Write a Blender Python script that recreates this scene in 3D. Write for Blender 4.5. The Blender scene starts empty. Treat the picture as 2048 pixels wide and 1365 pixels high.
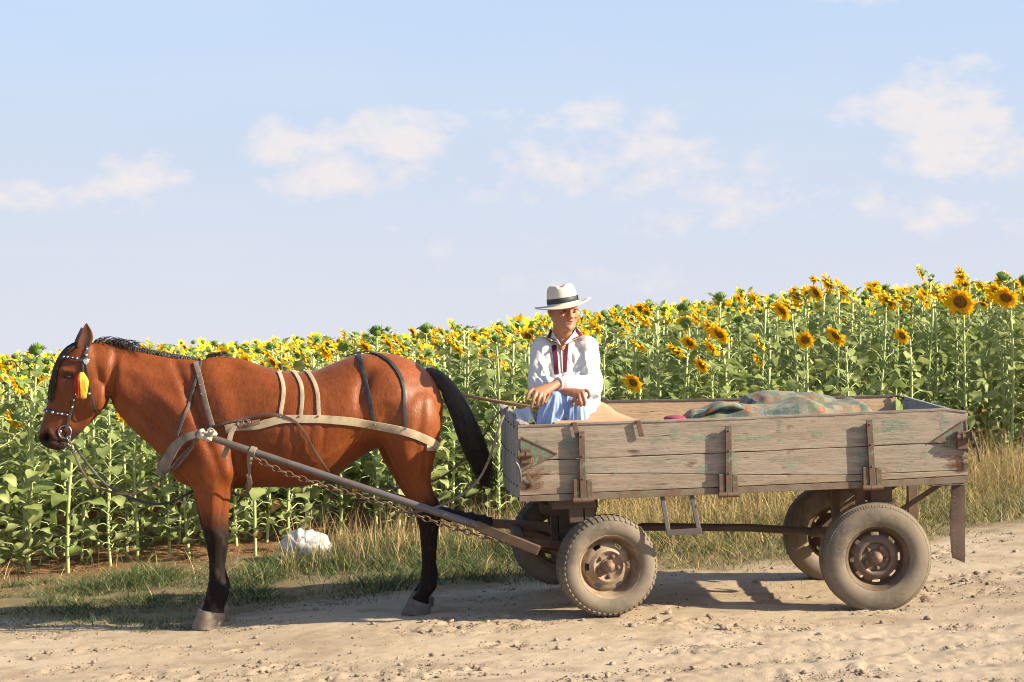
import bpy, math, random
import numpy as np
from mathutils import Vector, Matrix
from mathutils.bvhtree import BVHTree

R = math.radians
SC = bpy.context.scene
COL = SC.collection
random.seed(7)
rng = np.random.default_rng(11)

# ------------------------------------------------------------------ camera
CAMZ, FPX = 1.497, 3744.0
cam_d = bpy.data.cameras.new('camera')
cam = bpy.data.objects.new('camera', cam_d)
COL.objects.link(cam)
cam.location = (0, 0, CAMZ)
cam.rotation_euler = (R(90), 0, 0)
cam_d.sensor_width = 36.0
cam_d.lens = FPX / 2048 * 36
cam_d.clip_start = 0.1
cam_d.clip_end = 5000
cam_d.dof.use_dof = True
cam_d.dof.focus_distance = 10.5
cam_d.dof.aperture_fstop = 11
SC.camera = cam
SC.render.resolution_x, SC.render.resolution_y = 1024, 682
SC.cycles.pixel_filter_type = 'BLACKMAN_HARRIS'
SC.cycles.filter_width = 1.05

# ------------------------------------------------------------------ sun + sky
SUN_EL, SUN_OFF = R(28), R(16)
sdir = Vector((math.cos(SUN_EL) * math.cos(SUN_OFF), -math.cos(SUN_EL) * math.sin(SUN_OFF), math.sin(SUN_EL)))
sun_d = bpy.data.lights.new('sun', 'SUN')
sun_d.energy = 5.0
sun_d.angle = R(0.6)
sun_d.color = (1.0, 0.87, 0.64)
sun = bpy.data.objects.new('sun', sun_d)
COL.objects.link(sun)
sun.rotation_euler = (-sdir).to_track_quat('-Z', 'Y').to_euler()
SC.view_settings.view_transform = 'Standard'
SC.view_settings.look = 'None'
SC.view_settings.exposure = 1.25
SC.view_settings.gamma = 1.0

W = bpy.data.worlds.new("World")
SC.world = W
W.use_nodes = True
wn, wl = W.node_tree.nodes, W.node_tree.links
wn.clear()


def wnode(t, **k):
    n = wn.new(t)
    for a, b in k.items():
        setattr(n, a, b)
    return n


def wmath(op, a, b=None, clamp=False):
    n = wnode('ShaderNodeMath', operation=op, use_clamp=clamp)
    for i, v in enumerate((a, b)):
        if v is None:
            continue
        if isinstance(v, (int, float)):
            n.inputs[i].default_value = v
        else:
            wl.new(v, n.inputs[i])
    return n.outputs[0]


sky = wnode('ShaderNodeTexSky', sky_type='NISHITA')
sky.sun_disc = False
sky.sun_elevation = SUN_EL
sky.sun_rotation = math.atan2(sdir.x, sdir.y)
sky.air_density = 1.0
sky.dust_density = 1.6
sky.ozone_density = 1.6
tc = wnode('ShaderNodeTexCoord')
sep = wnode('ShaderNodeSeparateXYZ')
wl.new(tc.outputs['Generated'], sep.inputs[0])
# warp the direction with noise so that the clouds get billowed edges
nz = wnode('ShaderNodeTexNoise')
nz.inputs['Scale'].default_value = 30
nz.inputs['Detail'].default_value = 8
nz.inputs['Roughness'].default_value = 0.62
mp = wnode('ShaderNodeMapping')
mp.inputs['Scale'].default_value = (1, 1, 1.7)
wl.new(tc.outputs['Generated'], mp.inputs[0])
wl.new(mp.outputs[0], nz.inputs['Vector'])
nz2 = wnode('ShaderNodeTexNoise')
nz2.inputs['Scale'].default_value = 70
nz2.inputs['Detail'].default_value = 8
wl.new(mp.outputs[0], nz2.inputs['Vector'])
CLOUDS = [(290, 350, 70, 40, .8), (255, 390, 60, 35, .6), (610, 300, 75, 60, .95), (650, 350, 90, 50, .9), (800, 275, 90, 45, 1.0), (850, 250, 70, 32, .9), (800, 330, 100, 50, .6),
          (1140, 222, 40, 16, .7), (1010, 250, 70, 30, .5), (1180, 250, 170, 40, .5), (1200, 330, 230, 60, .7), (1050, 345, 180, 50, .6),
          (1790, 230, 90, 45, 1.05), (1870, 250, 90, 60, 1.1), (1900, 310, 110, 60, 1.0), (1700, 245, 80, 28, .5), (1480, 400, 140, 40, .6), (1400, 440, 160, 35, .4),
          (1780, 420, 140, 50, .6), (1900, 440, 140, 40, .5), (60, 395, 130, 28, .7), (1860, 160, 80, 28, .6), (760, 470, 60, 16, .3), (980, 500, 110, 30, .3), (1730, 12, 110, 18, .5), (1250, 560, 300, 40, .3)]
dens = None
for (cu, cv, ru, rv, a) in CLOUDS:
    x0, z0 = (cu - 1024) / FPX, (682.5 - cv) / FPX
    dx = wmath('MULTIPLY', wmath('SUBTRACT', sep.outputs[0], x0), FPX / (ru * 1.3))
    dz = wmath('MULTIPLY', wmath('SUBTRACT', sep.outputs[2], z0), FPX / (rv * 1.2))
    d2 = wmath('ADD', wmath('MULTIPLY', dx, dx), wmath('MULTIPLY', dz, dz))
    g = wmath('MULTIPLY', wmath('SUBTRACT', 1.0, wmath('MULTIPLY', d2, 0.55), True), a)
    dens = g if dens is None else wmath('MAXIMUM', dens, g)
nsum = wmath('ADD', wmath('MULTIPLY', nz.outputs[0], 2.1), wmath('MULTIPLY', nz2.outputs[0], 0.75))
cl = wmath('MULTIPLY', wmath('SUBTRACT', wmath('ADD', wmath('MULTIPLY', dens, 0.75), nsum), 1.66), 1.8, True)
cl = wmath('MULTIPLY', cl, wmath('MULTIPLY', dens, 2.5, True))
cl = wmath('MULTIPLY', cl, 0.68)
# pale summer haze low over the horizon, fading out to the clear blue above
az_ = wmath('ABSOLUTE', sep.outputs[2])
low = wmath('SUBTRACT', 1.0, wmath('MULTIPLY', az_, 2.1), True)
grad = wmath('MULTIPLY', az_, 6.2, True)
hazec = wnode('ShaderNodeMixRGB')
wl.new(grad, hazec.inputs[0])
hazec.inputs[1].default_value = (3.12, 3.22, 3.52, 1)
hazec.inputs[2].default_value = (2.40, 2.95, 3.86, 1)
mixh = wnode('ShaderNodeMixRGB')
wl.new(wmath('MULTIPLY', low, 1.25, True), mixh.inputs[0])
wl.new(sky.outputs[0], mixh.inputs[1])
wl.new(hazec.outputs[0], mixh.inputs[2])
# faint streaks in the haze
vz = wnode('ShaderNodeTexNoise')
vz.inputs['Scale'].default_value = 4
vz.inputs['Detail'].default_value = 6
mp2 = wnode('ShaderNodeMapping')
mp2.inputs['Scale'].default_value = (1, 1, 5)
wl.new(tc.outputs['Generated'], mp2.inputs[0])
wl.new(mp2.outputs[0], vz.inputs['Vector'])
veil = wmath('MULTIPLY', wmath('MULTIPLY', wmath('SUBTRACT', vz.outputs[0], .42), 2.2, True), low)
mixv = wnode('ShaderNodeMixRGB')
wl.new(wmath('MULTIPLY', veil, .45), mixv.inputs[0])
wl.new(mixh.outputs[0], mixv.inputs[1])
mixv.inputs[2].default_value = (3.3, 3.4, 3.85, 1)
mixc = wnode('ShaderNodeMixRGB')
wl.new(cl, mixc.inputs[0])
wl.new(mixv.outputs[0], mixc.inputs[1])
mixc.inputs[2].default_value = (4.15, 3.72, 3.50, 1)
bg = wnode('ShaderNodeBackground')
bg.inputs[1].default_value = 0.10
wl.new(mixc.outputs[0], bg.inputs[0])
wo = wnode('ShaderNodeOutputWorld')
wl.new(bg.outputs[0], wo.inputs[0])


# ------------------------------------------------------------------ helpers
def P(u, v, Y):
    return Vector(((u - 1024) / FPX * Y, Y, CAMZ + (682.5 - v) / FPX * Y))


def uv_of(p):
    return (1024 + p[0] / p[1] * FPX, 682.5 - (p[2] - CAMZ) / p[1] * FPX)


def ray(u, v):
    return Vector(((u - 1024) / FPX, 1, (682.5 - v) / FPX)).normalized()


CAMP = Vector((0, 0, CAMZ))


def hashn(ix, iy, s):
    h = (ix.astype(np.int64) * 374761393 + iy.astype(np.int64) * 668265263 + s * 1442695041) & 0xffffffff
    h = ((h ^ (h >> 13)) * 1274126177) & 0xffffffff
    return ((h ^ (h >> 16)) & 0xffff) / 65535.0


def vnoise(x, y, s=0):
    x, y = np.asarray(x, float), np.asarray(y, float)
    ix, iy = np.floor(x), np.floor(y)
    fx, fy = x - ix, y - iy
    fx, fy = fx * fx * (3 - 2 * fx), fy * fy * (3 - 2 * fy)
    a, b = hashn(ix, iy, s), hashn(ix + 1, iy, s)
    c, d = hashn(ix, iy + 1, s), hashn(ix + 1, iy + 1, s)
    return (a * (1 - fx) + b * fx) * (1 - fy) + (c * (1 - fx) + d * fx) * fy


def fbm(x, y, s=0, o=4):
    t, a, n = 0, 0.5, 0
    for i in range(o):
        t = t + a * vnoise(x * 2 ** i, y * 2 ** i, s + i)
        n += a
        a *= 0.5
    return t / n


def sstep(a, b, x):
    t = np.clip((x - a) / (b - a), 0, 1)
    return t * t * (3 - 2 * t)


WLOC = {}


class MB:
    def __init__(s):
        s.v, s.f, s.m = [], [], []
        s.mi = 0

    def add(s, vs, fs):
        o = len(s.v)
        s.v += [tuple(p) for p in vs]
        for f in fs:
            s.f.append(tuple(i + o for i in f))
            s.m.append(s.mi)
        return s

    def box(s, o, a, b, c):
        o, a, b, c = map(Vector, (o, a, b, c))
        vs = [o, o + a, o + a + b, o + b, o + c, o + a + c, o + a + b + c, o + b + c]
        return s.add(vs, [(0, 3, 2, 1), (4, 5, 6, 7), (0, 1, 5, 4), (1, 2, 6, 5), (2, 3, 7, 6), (3, 0, 4, 7)])

    def bar(s, p, q, w, h, up=(0, 0, 1)):
        p, q = Vector(p), Vector(q)
        d = q - p
        a = d.cross(Vector(up))
        if a.length < 1e-6:
            a = Vector((1, 0, 0))
        a.normalize()
        b = a.cross(d).normalized()
        return s.box(p - a * w / 2 - b * h / 2, a * w, b * h, d) if False else s.box(p - a * w / 2 - b * h / 2, d, a * w, b * h)

    def rings(s, rings, cap=True, closed=True):
        n = len(rings[0])
        vs = [p for r in rings for p in r]
        fs = []
        for i in range(len(rings) - 1):
            for j in range(n if closed else n - 1):
                k = (j + 1) % n
                fs.append((i * n + j, i * n + k, (i + 1) * n + k, (i + 1) * n + j))
        if cap:
            c0 = sum((Vector(p) for p in rings[0]), Vector()) / n
            c1 = sum((Vector(p) for p in rings[-1]), Vector()) / n
            vs += [c0, c1]
            a, b = len(vs) - 2, len(vs) - 1
            o = (len(rings) - 1) * n
            for j in range(n):
                k = (j + 1) % n
                fs.append((a, k, j))
                fs.append((b, o + j, o + k))
        return s.add(vs, fs)

    def tube(s, pts, rad, n=8, cap=True):
        pts = [Vector(p) for p in pts]
        if isinstance(rad, (int, float)):
            rad = [rad] * len(pts)
        up = None
        rs = []
        for i, p in enumerate(pts):
            d = (pts[min(i + 1, len(pts) - 1)] - pts[max(i - 1, 0)])
            if d.length < 1e-9:
                d = Vector((0, 0, 1))
            d.normalize()
            if up is None:
                up = Vector((0, 0, 1)) if abs(d.z) < 0.9 else Vector((1, 0, 0))
            a = d.cross(up).normalized()
            b = a.cross(d).normalized()
            up = b
            rs.append([p + (a * math.cos(t) + b * math.sin(t)) * rad[i] for t in [2 * math.pi * k / n for k in range(n)]])
        return s.rings(rs, cap)

    def ribbon(s, pts, nrm, width, thick):
        """flat strap lying on a surface: pts with normals"""
        rs = []
        m = len(pts)
        for i, p in enumerate(pts):
            t = (pts[min(i + 1, m - 1)] - pts[max(i - 1, 0)]).normalized()
            nn = nrm[i].normalized()
            sd = t.cross(nn).normalized()
            nn = sd.cross(t).normalized()
            w = width[i] if isinstance(width, list) else width
            h = w / 2
            rs.append([p - sd * h, p - sd * h * .96 + nn * thick * .8, p - sd * h * .6 + nn * thick, p + sd * h * .6 + nn * thick, p + sd * h * .96 + nn * thick * .8, p + sd * h, p + sd * h * .6 - nn * .004, p - sd * h * .6 - nn * .004])
        return s.rings(rs)

    def ell(s, c, r, n=12, m=8, rot=None):
        c = Vector(c)
        r = (r, r, r) if isinstance(r, (int, float)) else r
        rs = []
        for i in range(1, m):
            ph = math.pi * i / m
            ring = []
            for j in range(n):
                th = 2 * math.pi * j / n
                q = Vector((r[0] * math.sin(ph) * math.cos(th), r[1] * math.sin(ph) * math.sin(th), r[2] * math.cos(ph)))
                ring.append(c + (rot @ q if rot else q))
            rs.append(ring)
        return s.rings(rs)

    def lathe(s, c, ax, prof, n=48, skip=None, cap=False):
        """prof = [(w along ax, r)]"""
        c, ax = Vector(c), Vector(ax).normalized()
        a = ax.cross(Vector((0, 0, 1))).normalized()
        b = a.cross(ax).normalized()
        rs = [[c + ax * w + (a * math.cos(2 * math.pi * k / n) + b * math.sin(2 * math.pi * k / n)) * r for k in range(n)] for w, r in prof]
        if skip is None:
            return s.rings(rs, cap)
        vs = [p for r in rs for p in r]
        fs = []
        for i in range(len(rs) - 1):
            for j in range(n):
                if skip(i, j):
                    continue
                k = (j + 1) % n
                fs.append((i * n + j, i * n + k, (i + 1) * n + k, (i + 1) * n + j))
        return s.add(vs, fs)


def loft(mb, rings, sub=4):
    """catmull-rom interpolated loft of equally sized rings"""
    rr = [np.array([tuple(p) for p in r]) for r in rings]
    out = []
    for i in range(len(rr) - 1):
        p0, p1, p2, p3 = rr[max(i - 1, 0)], rr[i], rr[i + 1], rr[min(i + 2, len(rr) - 1)]
        for k in range(sub):
            t = k / sub
            out.append(0.5 * ((2 * p1) + (-p0 + p2) * t + (2 * p0 - 5 * p1 + 4 * p2 - p3) * t * t + (-p0 + 3 * p1 - 3 * p2 + p3) * t ** 3))
    out.append(rr[-1])
    mb.rings([[Vector(q) for q in r] for r in out])


def crom(pts, sub=6):
    pp = [Vector(p) for p in pts]
    out = []
    for i in range(len(pp) - 1):
        p0, p1, p2, p3 = pp[max(i - 1, 0)], pp[i], pp[i + 1], pp[min(i + 2, len(pp) - 1)]
        for k in range(sub):
            t = k / sub
            out.append(0.5 * ((2 * p1) + (-p0 + p2) * t + (2 * p0 - 5 * p1 + 4 * p2 - p3) * t * t + (-p0 + 3 * p1 - 3 * p2 + p3) * t ** 3))
    out.append(pp[-1])
    return out


def tag(o, label=None, cat=None, group=None, kind=None):
    for k, v in (('label', label), ('category', cat), ('group', group), ('kind', kind)):
        if v:
            o[k] = v
    return o


def empty(name, loc, label=None, cat=None, group=None):
    o = bpy.data.objects.new(name, None)
    o.empty_display_size = 0.1
    COL.objects.link(o)
    o.location = loc
    WLOC[o.name] = Vector(loc)
    return tag(o, label, cat, group)


def np_mesh(name, V, F, mi=None):
    """V (n,3), F (m,3|4)"""
    me = bpy.data.meshes.new(name)
    V = np.asarray(V, np.float32)
    F = np.asarray(F, np.int32)
    me.vertices.add(len(V))
    me.vertices.foreach_set('co', V.ravel())
    k = F.shape[1]
    me.loops.add(F.size)
    me.loops.foreach_set('vertex_index', F.ravel())
    me.polygons.add(len(F))
    me.polygons.foreach_set('loop_start', np.arange(0, F.size, k, dtype=np.int32))
    if mi is not None:
        me.polygons.foreach_set('material_index', np.asarray(mi, np.int32))
    me.update(calc_edges=True)
    return me


def link_mesh(name, me, mat, parent, smooth=True):
    for m in (mat if isinstance(mat, (list, tuple)) else [mat]):
        me.materials.append(m)
    if smooth:
        me.polygons.foreach_set('use_smooth', [True] * len(me.polygons))
    o = bpy.data.objects.new(name, me)
    COL.objects.link(o)
    n = len(me.vertices)
    co = np.empty(n * 3, np.float32)
    me.vertices.foreach_get('co', co)
    co = co.reshape(-1, 3)
    c = (co.min(0) + co.max(0)) / 2
    if parent is None:
        c[2] = co[:, 2].min()
    me.vertices.foreach_set('co', (co - c).ravel())
    me.update()
    w = Vector([float(x) for x in c])
    WLOC[o.name] = w
    if parent is not None:
        o.parent = parent
        o.location = w - WLOC[parent.name]
    else:
        o.location = w
    return o


def build(mb, name, mat, parent=None, smooth=False, bevel=0.0, subsurf=0, auto=None):
    me = bpy.data.meshes.new(name)
    me.from_pydata([tuple(p) for p in mb.v], [], mb.f)
    if isinstance(mat, (list, tuple)):
        me.polygons.foreach_set('material_index', mb.m)
    me.update()
    o = link_mesh(name, me, mat, parent, smooth or auto is not None)
    if auto is not None:
        try:
            me.set_sharp_from_angle(angle=R(auto))
        except Exception:
            pass
    if bevel:
        b = o.modifiers.new('bevel', 'BEVEL')
        b.width = bevel
        b.segments = 2
        b.limit_method = 'ANGLE'
    if subsurf:
        b = o.modifiers.new('sub', 'SUBSURF')
        b.levels = b.render_levels = subsurf
    return o


def remesh(mb, voxel, smooth=6, fac=0.5):
    """union of closed lofts as one continuous surface; returns (V, F) numpy"""
    me = bpy.data.meshes.new('tmp')
    me.from_pydata([tuple(p) for p in mb.v], [], mb.f)
    me.update()
    import bmesh
    bm = bmesh.new()
    bm.from_mesh(me)
    bmesh.ops.recalc_face_normals(bm, faces=bm.faces)
    bm.to_mesh(me)
    bm.free()
    o = bpy.data.objects.new('tmp', me)
    COL.objects.link(o)
    r = o.modifiers.new('r', 'REMESH')
    r.mode = 'VOXEL'
    r.voxel_size = voxel
    r.adaptivity = 0
    if smooth:
        s = o.modifiers.new('s', 'SMOOTH')
        s.factor = fac
        s.iterations = smooth
    dg = bpy.context.evaluated_depsgraph_get()
    dg.update()
    m2 = o.evaluated_get(dg).to_mesh()
    n = len(m2.vertices)
    V = np.empty(n * 3, np.float32)
    m2.vertices.foreach_get('co', V)
    V = V.reshape(-1, 3).copy()
    F = [tuple(p.vertices) for p in m2.polygons]
    o.evaluated_get(dg).to_mesh_clear()
    bpy.data.objects.remove(o)
    bpy.data.meshes.remove(me)
    F4 = np.array([f if len(f) == 4 else (f[0], f[1], f[2], f[2]) for f in F if len(f) == 4], np.int32)
    return V, F4


def vnormals(V, F):
    a = V[F[:, 2]] - V[F[:, 0]]
    b = V[F[:, 3]] - V[F[:, 1]]
    n = np.cross(a, b)
    N = np.zeros_like(V)
    for k in range(4):
        np.add.at(N, F[:, k], n)
    return N / (np.linalg.norm(N, axis=1, keepdims=True) + 1e-12)


def set_col(me, cols, name='Col'):
    a = me.color_attributes.new(name, 'FLOAT_COLOR', 'POINT')
    c = np.ones((len(me.vertices), 4), np.float32)
    c[:, :3] = cols
    a.data.foreach_set('color', c.ravel())


# ------------------------------------------------------------------ materials
class NT:
    def __init__(s, name):
        s.mat = bpy.data.materials.new(name)
        s.mat.use_nodes = True
        s.n, s.l = s.mat.node_tree.nodes, s.mat.node_tree.links
        s.b = s.n['Principled BSDF']
        s.out = s.n['Material Output']

    def node(s, t, **k):
        n = s.n.new(t)
        for a, b in k.items():
            setattr(n, a, b)
        return n

    def put(s, sock, v):
        if v is None:
            return
        if hasattr(v, 'is_output') or isinstance(v, bpy.types.NodeSocket):
            s.l.new(v, sock)
        elif isinstance(v, (tuple, list)) and len(v) == 3 and sock.type == 'RGBA':
            sock.default_value = (*v, 1)
        else:
            sock.default_value = v

    def math(s, op, a, b=None, clamp=False):
        n = s.node('ShaderNodeMath', operation=op, use_clamp=clamp)
        s.put(n.inputs[0], a)
        s.put(n.inputs[1], b)
        return n.outputs[0]

    def mix(s, f, a, b, mode='MIX'):
        n = s.node('ShaderNodeMixRGB', blend_type=mode)
        s.put(n.inputs[0], f)
        s.put(n.inputs[1], a)
        s.put(n.inputs[2], b)
        return n.outputs[0]

    def coord(s, kind='Object', scale=(1, 1, 1), rot=(0, 0, 0)):
        t = s.node('ShaderNodeTexCoord')
        m = s.node('ShaderNodeMapping')
        m.inputs['Scale'].default_value = scale
        m.inputs['Rotation'].default_value = rot
        s.l.new(t.outputs[kind], m.inputs[0])
        return m.outputs[0]

    def noise(s, vec, scale=5, detail=4, rough=.55, col=False):
        n = s.node('ShaderNodeTexNoise')
        if vec is not None:
            s.l.new(vec, n.inputs['Vector'])
        n.inputs['Scale'].default_value = scale
        n.inputs['Detail'].default_value = detail
        n.inputs['Roughness'].default_value = rough
        return n.outputs[1 if col else 0]

    def ramp(s, f, pts):
        n = s.node('ShaderNodeValToRGB')
        s.l.new(f, n.inputs[0])
        e = n.color_ramp.elements
        while len(e) < len(pts):
            e.new(0.5)
        for el, (p, c) in zip(e, pts):
            el.position = p
            el.color = (*c, 1) if isinstance(c, (tuple, list)) else (c, c, c, 1)
        return n.outputs[0]

    def bump(s, h, strength=.3, dist=.01):
        n = s.node('ShaderNodeBump')
        n.inputs['Strength'].default_value = strength
        n.inputs['Distance'].default_value = dist
        s.l.new(h, n.inputs['Height'])
        s.l.new(n.outputs[0], s.b.inputs['Normal'])
        return n

    def done(s, color=None, rough=None, metal=None, spec=None):
        s.put(s.b.inputs['Base Color'], color)
        s.put(s.b.inputs['Roughness'], rough)
        s.put(s.b.inputs['Metallic'], metal)
        if spec is not None:
            s.put(s.b.inputs['Specular IOR Level'], spec)
        return s.mat

    def translucent(s, color, f):
        t = s.node('ShaderNodeBsdfTranslucent')
        s.put(t.inputs[0], color)
        m = s.node('ShaderNodeMixShader')
        m.inputs[0].default_value = f
        s.l.new(s.b.outputs[0], m.inputs[1])
        s.l.new(t.outputs[0], m.inputs[2])
        s.l.new(m.outputs[0], s.out.inputs[0])


def simple(name, c, rough=.6, metal=0, var=.25, scale=8, bump=.15, dist=.004, spec=None, c2=None):
    t = NT(name)
    v = t.coord('Object')
    n = t.noise(v, scale, 5, .6)
    dark = tuple(x * (1 - var) for x in c) if c2 is None else c2
    col = t.mix(t.ramp(n, [(.35, 0.0), (.65, 1.0)]), dark, c)
    if bump:
        t.bump(t.noise(v, scale * 6, 5, .6), bump, dist)
    return t.done(col, rough, metal, spec)


def rusty(name, base, rust=(.16, .07, .035), amt=.5, scale=9, rough=.7, green=None, gamt=.62):
    t = NT(name)
    v = t.coord('Object')
    n = t.noise(v, scale, 8, .7)
    c = t.mix(t.ramp(n, [(amt - .08, 0.0), (amt + .08, 1.0)]), base, rust)
    n2 = t.noise(v, scale * 2.3, 6, .7)
    c = t.mix(t.math('MULTIPLY', n2, .30), c, (.22, .155, .10))
    if green:
        n3 = t.noise(v, scale * 1.3, 6, .75)
        c = t.mix(t.ramp(n3, [(gamt - .03, 0.0), (gamt + .03, 1.0)]), c, green)
    t.bump(n, .35, .003)
    return t.done(c, rough, .15)


def wood(name, ca, cb, axis='x', green=0.0, stain=True, grain=1.0):
    t = NT(name)

    def ax(a, b, c):
        return {'x': (a, b, c), 'z': (b, c, a), 'y': (b, a, c)}[axis]
    warp = t.node('ShaderNodeVectorMath', operation='ADD')
    t.l.new(t.coord('Object', ax(1, 1, 1)), warp.inputs[0])
    wn_ = t.node('ShaderNodeVectorMath', operation='SCALE')
    wn_.inputs['Scale'].default_value = .02
    t.l.new(t.noise(t.coord('Object', ax(2, 6, 6)), 2.5, 2, .5, True), wn_.inputs[0])
    t.l.new(wn_.outputs[0], warp.inputs[1])

    def st(sc):
        m = t.node('ShaderNodeMapping')
        m.inputs['Scale'].default_value = sc
        t.l.new(warp.outputs[0], m.inputs[0])
        return m.outputs[0]
    g = t.noise(st(ax(1.6, 22, 24)), 1.0, 9, .72)
    gf = t.noise(st(ax(9, 170, 190)), 1.0, 5, .7)
    gc = t.noise(st(ax(1.3, 60, 75)), 1.0, 3, .5)
    vo = t.coord('Object')
    c = t.mix(t.ramp(g, [(.32, 0.0), (.66, 1.0)]), ca, cb)
    c = t.mix(t.ramp(gf, [(.36, .6), (.52, 0.0)]), c, tuple(x * .5 for x in ca))
    crack = t.ramp(gc, [(.285, 1.0), (.325, 0.0)])
    c = t.mix(crack, c, tuple(x * .16 for x in ca))
    big = t.noise(vo, 3.5, 6, .65)
    c = t.mix(t.math('MULTIPLY', t.ramp(big, [(.42, 0.0), (.68, 1.0)]), .4), c, tuple(x * k for x, k in zip(cb, (.92, .78, .66))))
    c = t.mix(t.ramp(t.noise(vo, 1.7, 5, .6), [(.30, .40), (.5, 0.0)]), c, tuple(x * .62 for x in ca))
    if stain:
        sn = t.noise(vo, 6.5, 6, .75)
        c = t.mix(t.ramp(sn, [(.62, 0.0), (.70, .7)]), c, (.12, .075, .05))
        # knots
        vk = t.node('ShaderNodeTexVoronoi')
        vk.inputs['Scale'].default_value = 1.0
        t.l.new(t.coord('Object', ax(2.1, 6, 6)), vk.inputs['Vector'])
        c = t.mix(t.ramp(vk.outputs['Distance'], [(.05, .85), (.10, 0.0)]), c, (.085, .05, .032))
    if green:
        vg = t.coord('Object', (4, 4, 9))
        ng = t.noise(vg, 1.9, 9, .8)
        c = t.mix(t.ramp(ng, [(green, 0.0), (green + .04, .85)]), c, (.10, .30, .21))
    hgt = t.math('SUBTRACT', t.math('ADD', g, t.math('MULTIPLY', gf, .8)), t.math('MULTIPLY', crack, .8))
    t.bump(hgt, .6 * grain, .004)
    return t.done(c, .85, 0, .2)

# ================================================================== TERRAIN
def edge_y(X):
    return 13.3 + 0.42 * (X + 3.6)


def grass_y(X):
    return np.interp(X, [-8, -3.3, -2.6, -1.86, -1.3, -0.07, 1.06, 1.9, 3.03, 3.7, 8], [11.5, 11.45, 11.0, 10.95, 11.35, 11.7, 12.05, 12.2, 12.9, 13.4, 15.0])


def gz(X, Y):
    X, Y = np.asarray(X, float), np.asarray(Y, float)
    Xc = np.clip(X, -60, 60) + (X - np.clip(X, -60, 60)) * .2
    z = 0.054 * Xc + 0.010 * (Y - 10.5) - 0.028
    z = z - 0.062 * np.exp(-((X - 2.0) / 1.1) ** 2) * np.exp(-((Y - 10.6) / 1.6) ** 2)
    z = z - np.maximum(0, Y - 45) * .030 - np.maximum(0, 4 - Y) * .0
    z = z - 0.020 * np.exp(-((X + 1.85) / .5) ** 2 - ((Y - 10.7) / .6) ** 2)
    near = sstep(30, 18, np.hypot(X, Y - 11))
    # gentle wheel ruts along the road and lumps
    road = sstep(0.1, -0.5, Y - grass_y(X))
    z = z + near * road * 0.012 * (fbm(X * .8 + 3, Y * 2.4, 5, 3) - .5) * 2
    return z


def gzf(x, y):
    return float(gz(x, y))


def gridlines(lo, hi, step, far_lo, far_hi):
    c = list(np.arange(lo, hi + 1e-6, step))
    s = step
    a = c[0]
    left = []
    while a > far_lo:
        s = min(s * 1.16, 40)
        a -= s
        left.append(a)
    s = step
    b = c[-1]
    right = []
    while b < far_hi:
        s = min(s * 1.16, 40)
        b += s
        right.append(b)
    return np.array(left[::-1] + c + right)


gx = gridlines(-4.6, 5.2, 0.018, -700, 700)
gy = gridlines(7.6, 15.5, 0.022, -200, 1500)
GX, GY = np.meshgrid(gx, gy)
GZ = gz(GX, GY)
roadm = sstep(0.25, -0.35, GY - grass_y(GX) + 0.5 * (fbm(GX * 3, GY * 3, 21, 4) - .5))
lumpz = np.where((np.abs(GX) < 6) & (GY > 6) & (GY < 16), 1.0, 0.0)
l1 = fbm(GX * 7, GY * 9, 31, 4)
l2 = fbm(GX * 22, GY * 26, 41, 3)
clod = sstep(.50, .78, fbm(GX * 2.2, GY * 3.4, 51, 3)) 
GZ = GZ + lumpz * roadm * ((l1 - .5) * 0.014 + (l2 - .5) * 0.022 * (.25 + 1.8 * clod))
# hoof/tyre ridges in the foreground on the right
rid = sstep(.2, 1.2, GX) * sstep(10.0, 9.3, GY) * sstep(7.6, 8.4, GY)
tr = np.sin((GY - 0.07 * GX ** 2 * .4 - .12 * GX) * 13.0 + 1.5 * fbm(GX * .7, GY * .7, 61, 2))
GZ = GZ + lumpz * rid * (.012 * tr + .008 * sstep(.5, .62, fbm(GX * 20, GY * 25, 71, 3)))
GZ = GZ + lumpz * (1 - roadm) * (l1 - .5) * 0.03
ny, nx = GX.shape
idx = np.arange(nx * ny).reshape(ny, nx)
F = np.stack([idx[:-1, :-1], idx[:-1, 1:], idx[1:, 1:], idx[1:, :-1]], -1).reshape(-1, 4)
me = np_mesh('ground', np.stack([GX, GY, GZ], -1).reshape(-1, 3), F)
d_f = GY - (edge_y(GX) - .15) + .5 * (fbm(GX * 2.5, GY * 2.5, 81, 3) - .5)
soil = sstep(-.1, .3, d_f)
n1 = fbm(GX * 5, GY * 5, 91, 4)
n2 = fbm(GX * 1.1, GY * 1.6, 95, 4)
rc = np.array([.42, .33, .232])
rc2 = np.array([.33, .25, .175])
rcl = np.array([.48, .385, .28])
k = sstep(.35, .68, n2)[..., None]
road_c = rc * (1 - k) + rcl * k
k = (sstep(.5, .75, fbm(GX * 4, GY * 7, 99, 4)) * .75)[..., None]
road_c = road_c * (1 - k) + rc2 * k
k = (sstep(.3, 1.4, GX) * sstep(10.1, 9.2, GY))[..., None] * .55
road_c = road_c * (1 - k) + np.array([.40, .32, .24]) * k
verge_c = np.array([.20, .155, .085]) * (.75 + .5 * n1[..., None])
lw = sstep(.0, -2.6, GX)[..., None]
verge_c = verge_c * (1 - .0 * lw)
soil_c = np.array([.235, .125, .07]) * (.7 + .6 * n1[..., None])
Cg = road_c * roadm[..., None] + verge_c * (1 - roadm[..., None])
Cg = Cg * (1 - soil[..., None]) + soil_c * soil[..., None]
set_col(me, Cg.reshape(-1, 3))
t = NT('earth')
at = t.node('ShaderNodeAttribute', attribute_name='Col')
v = t.coord('Object')
nn = t.noise(v, 14, 9, .78)
nf = t.noise(v, 120, 6, .75)
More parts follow.
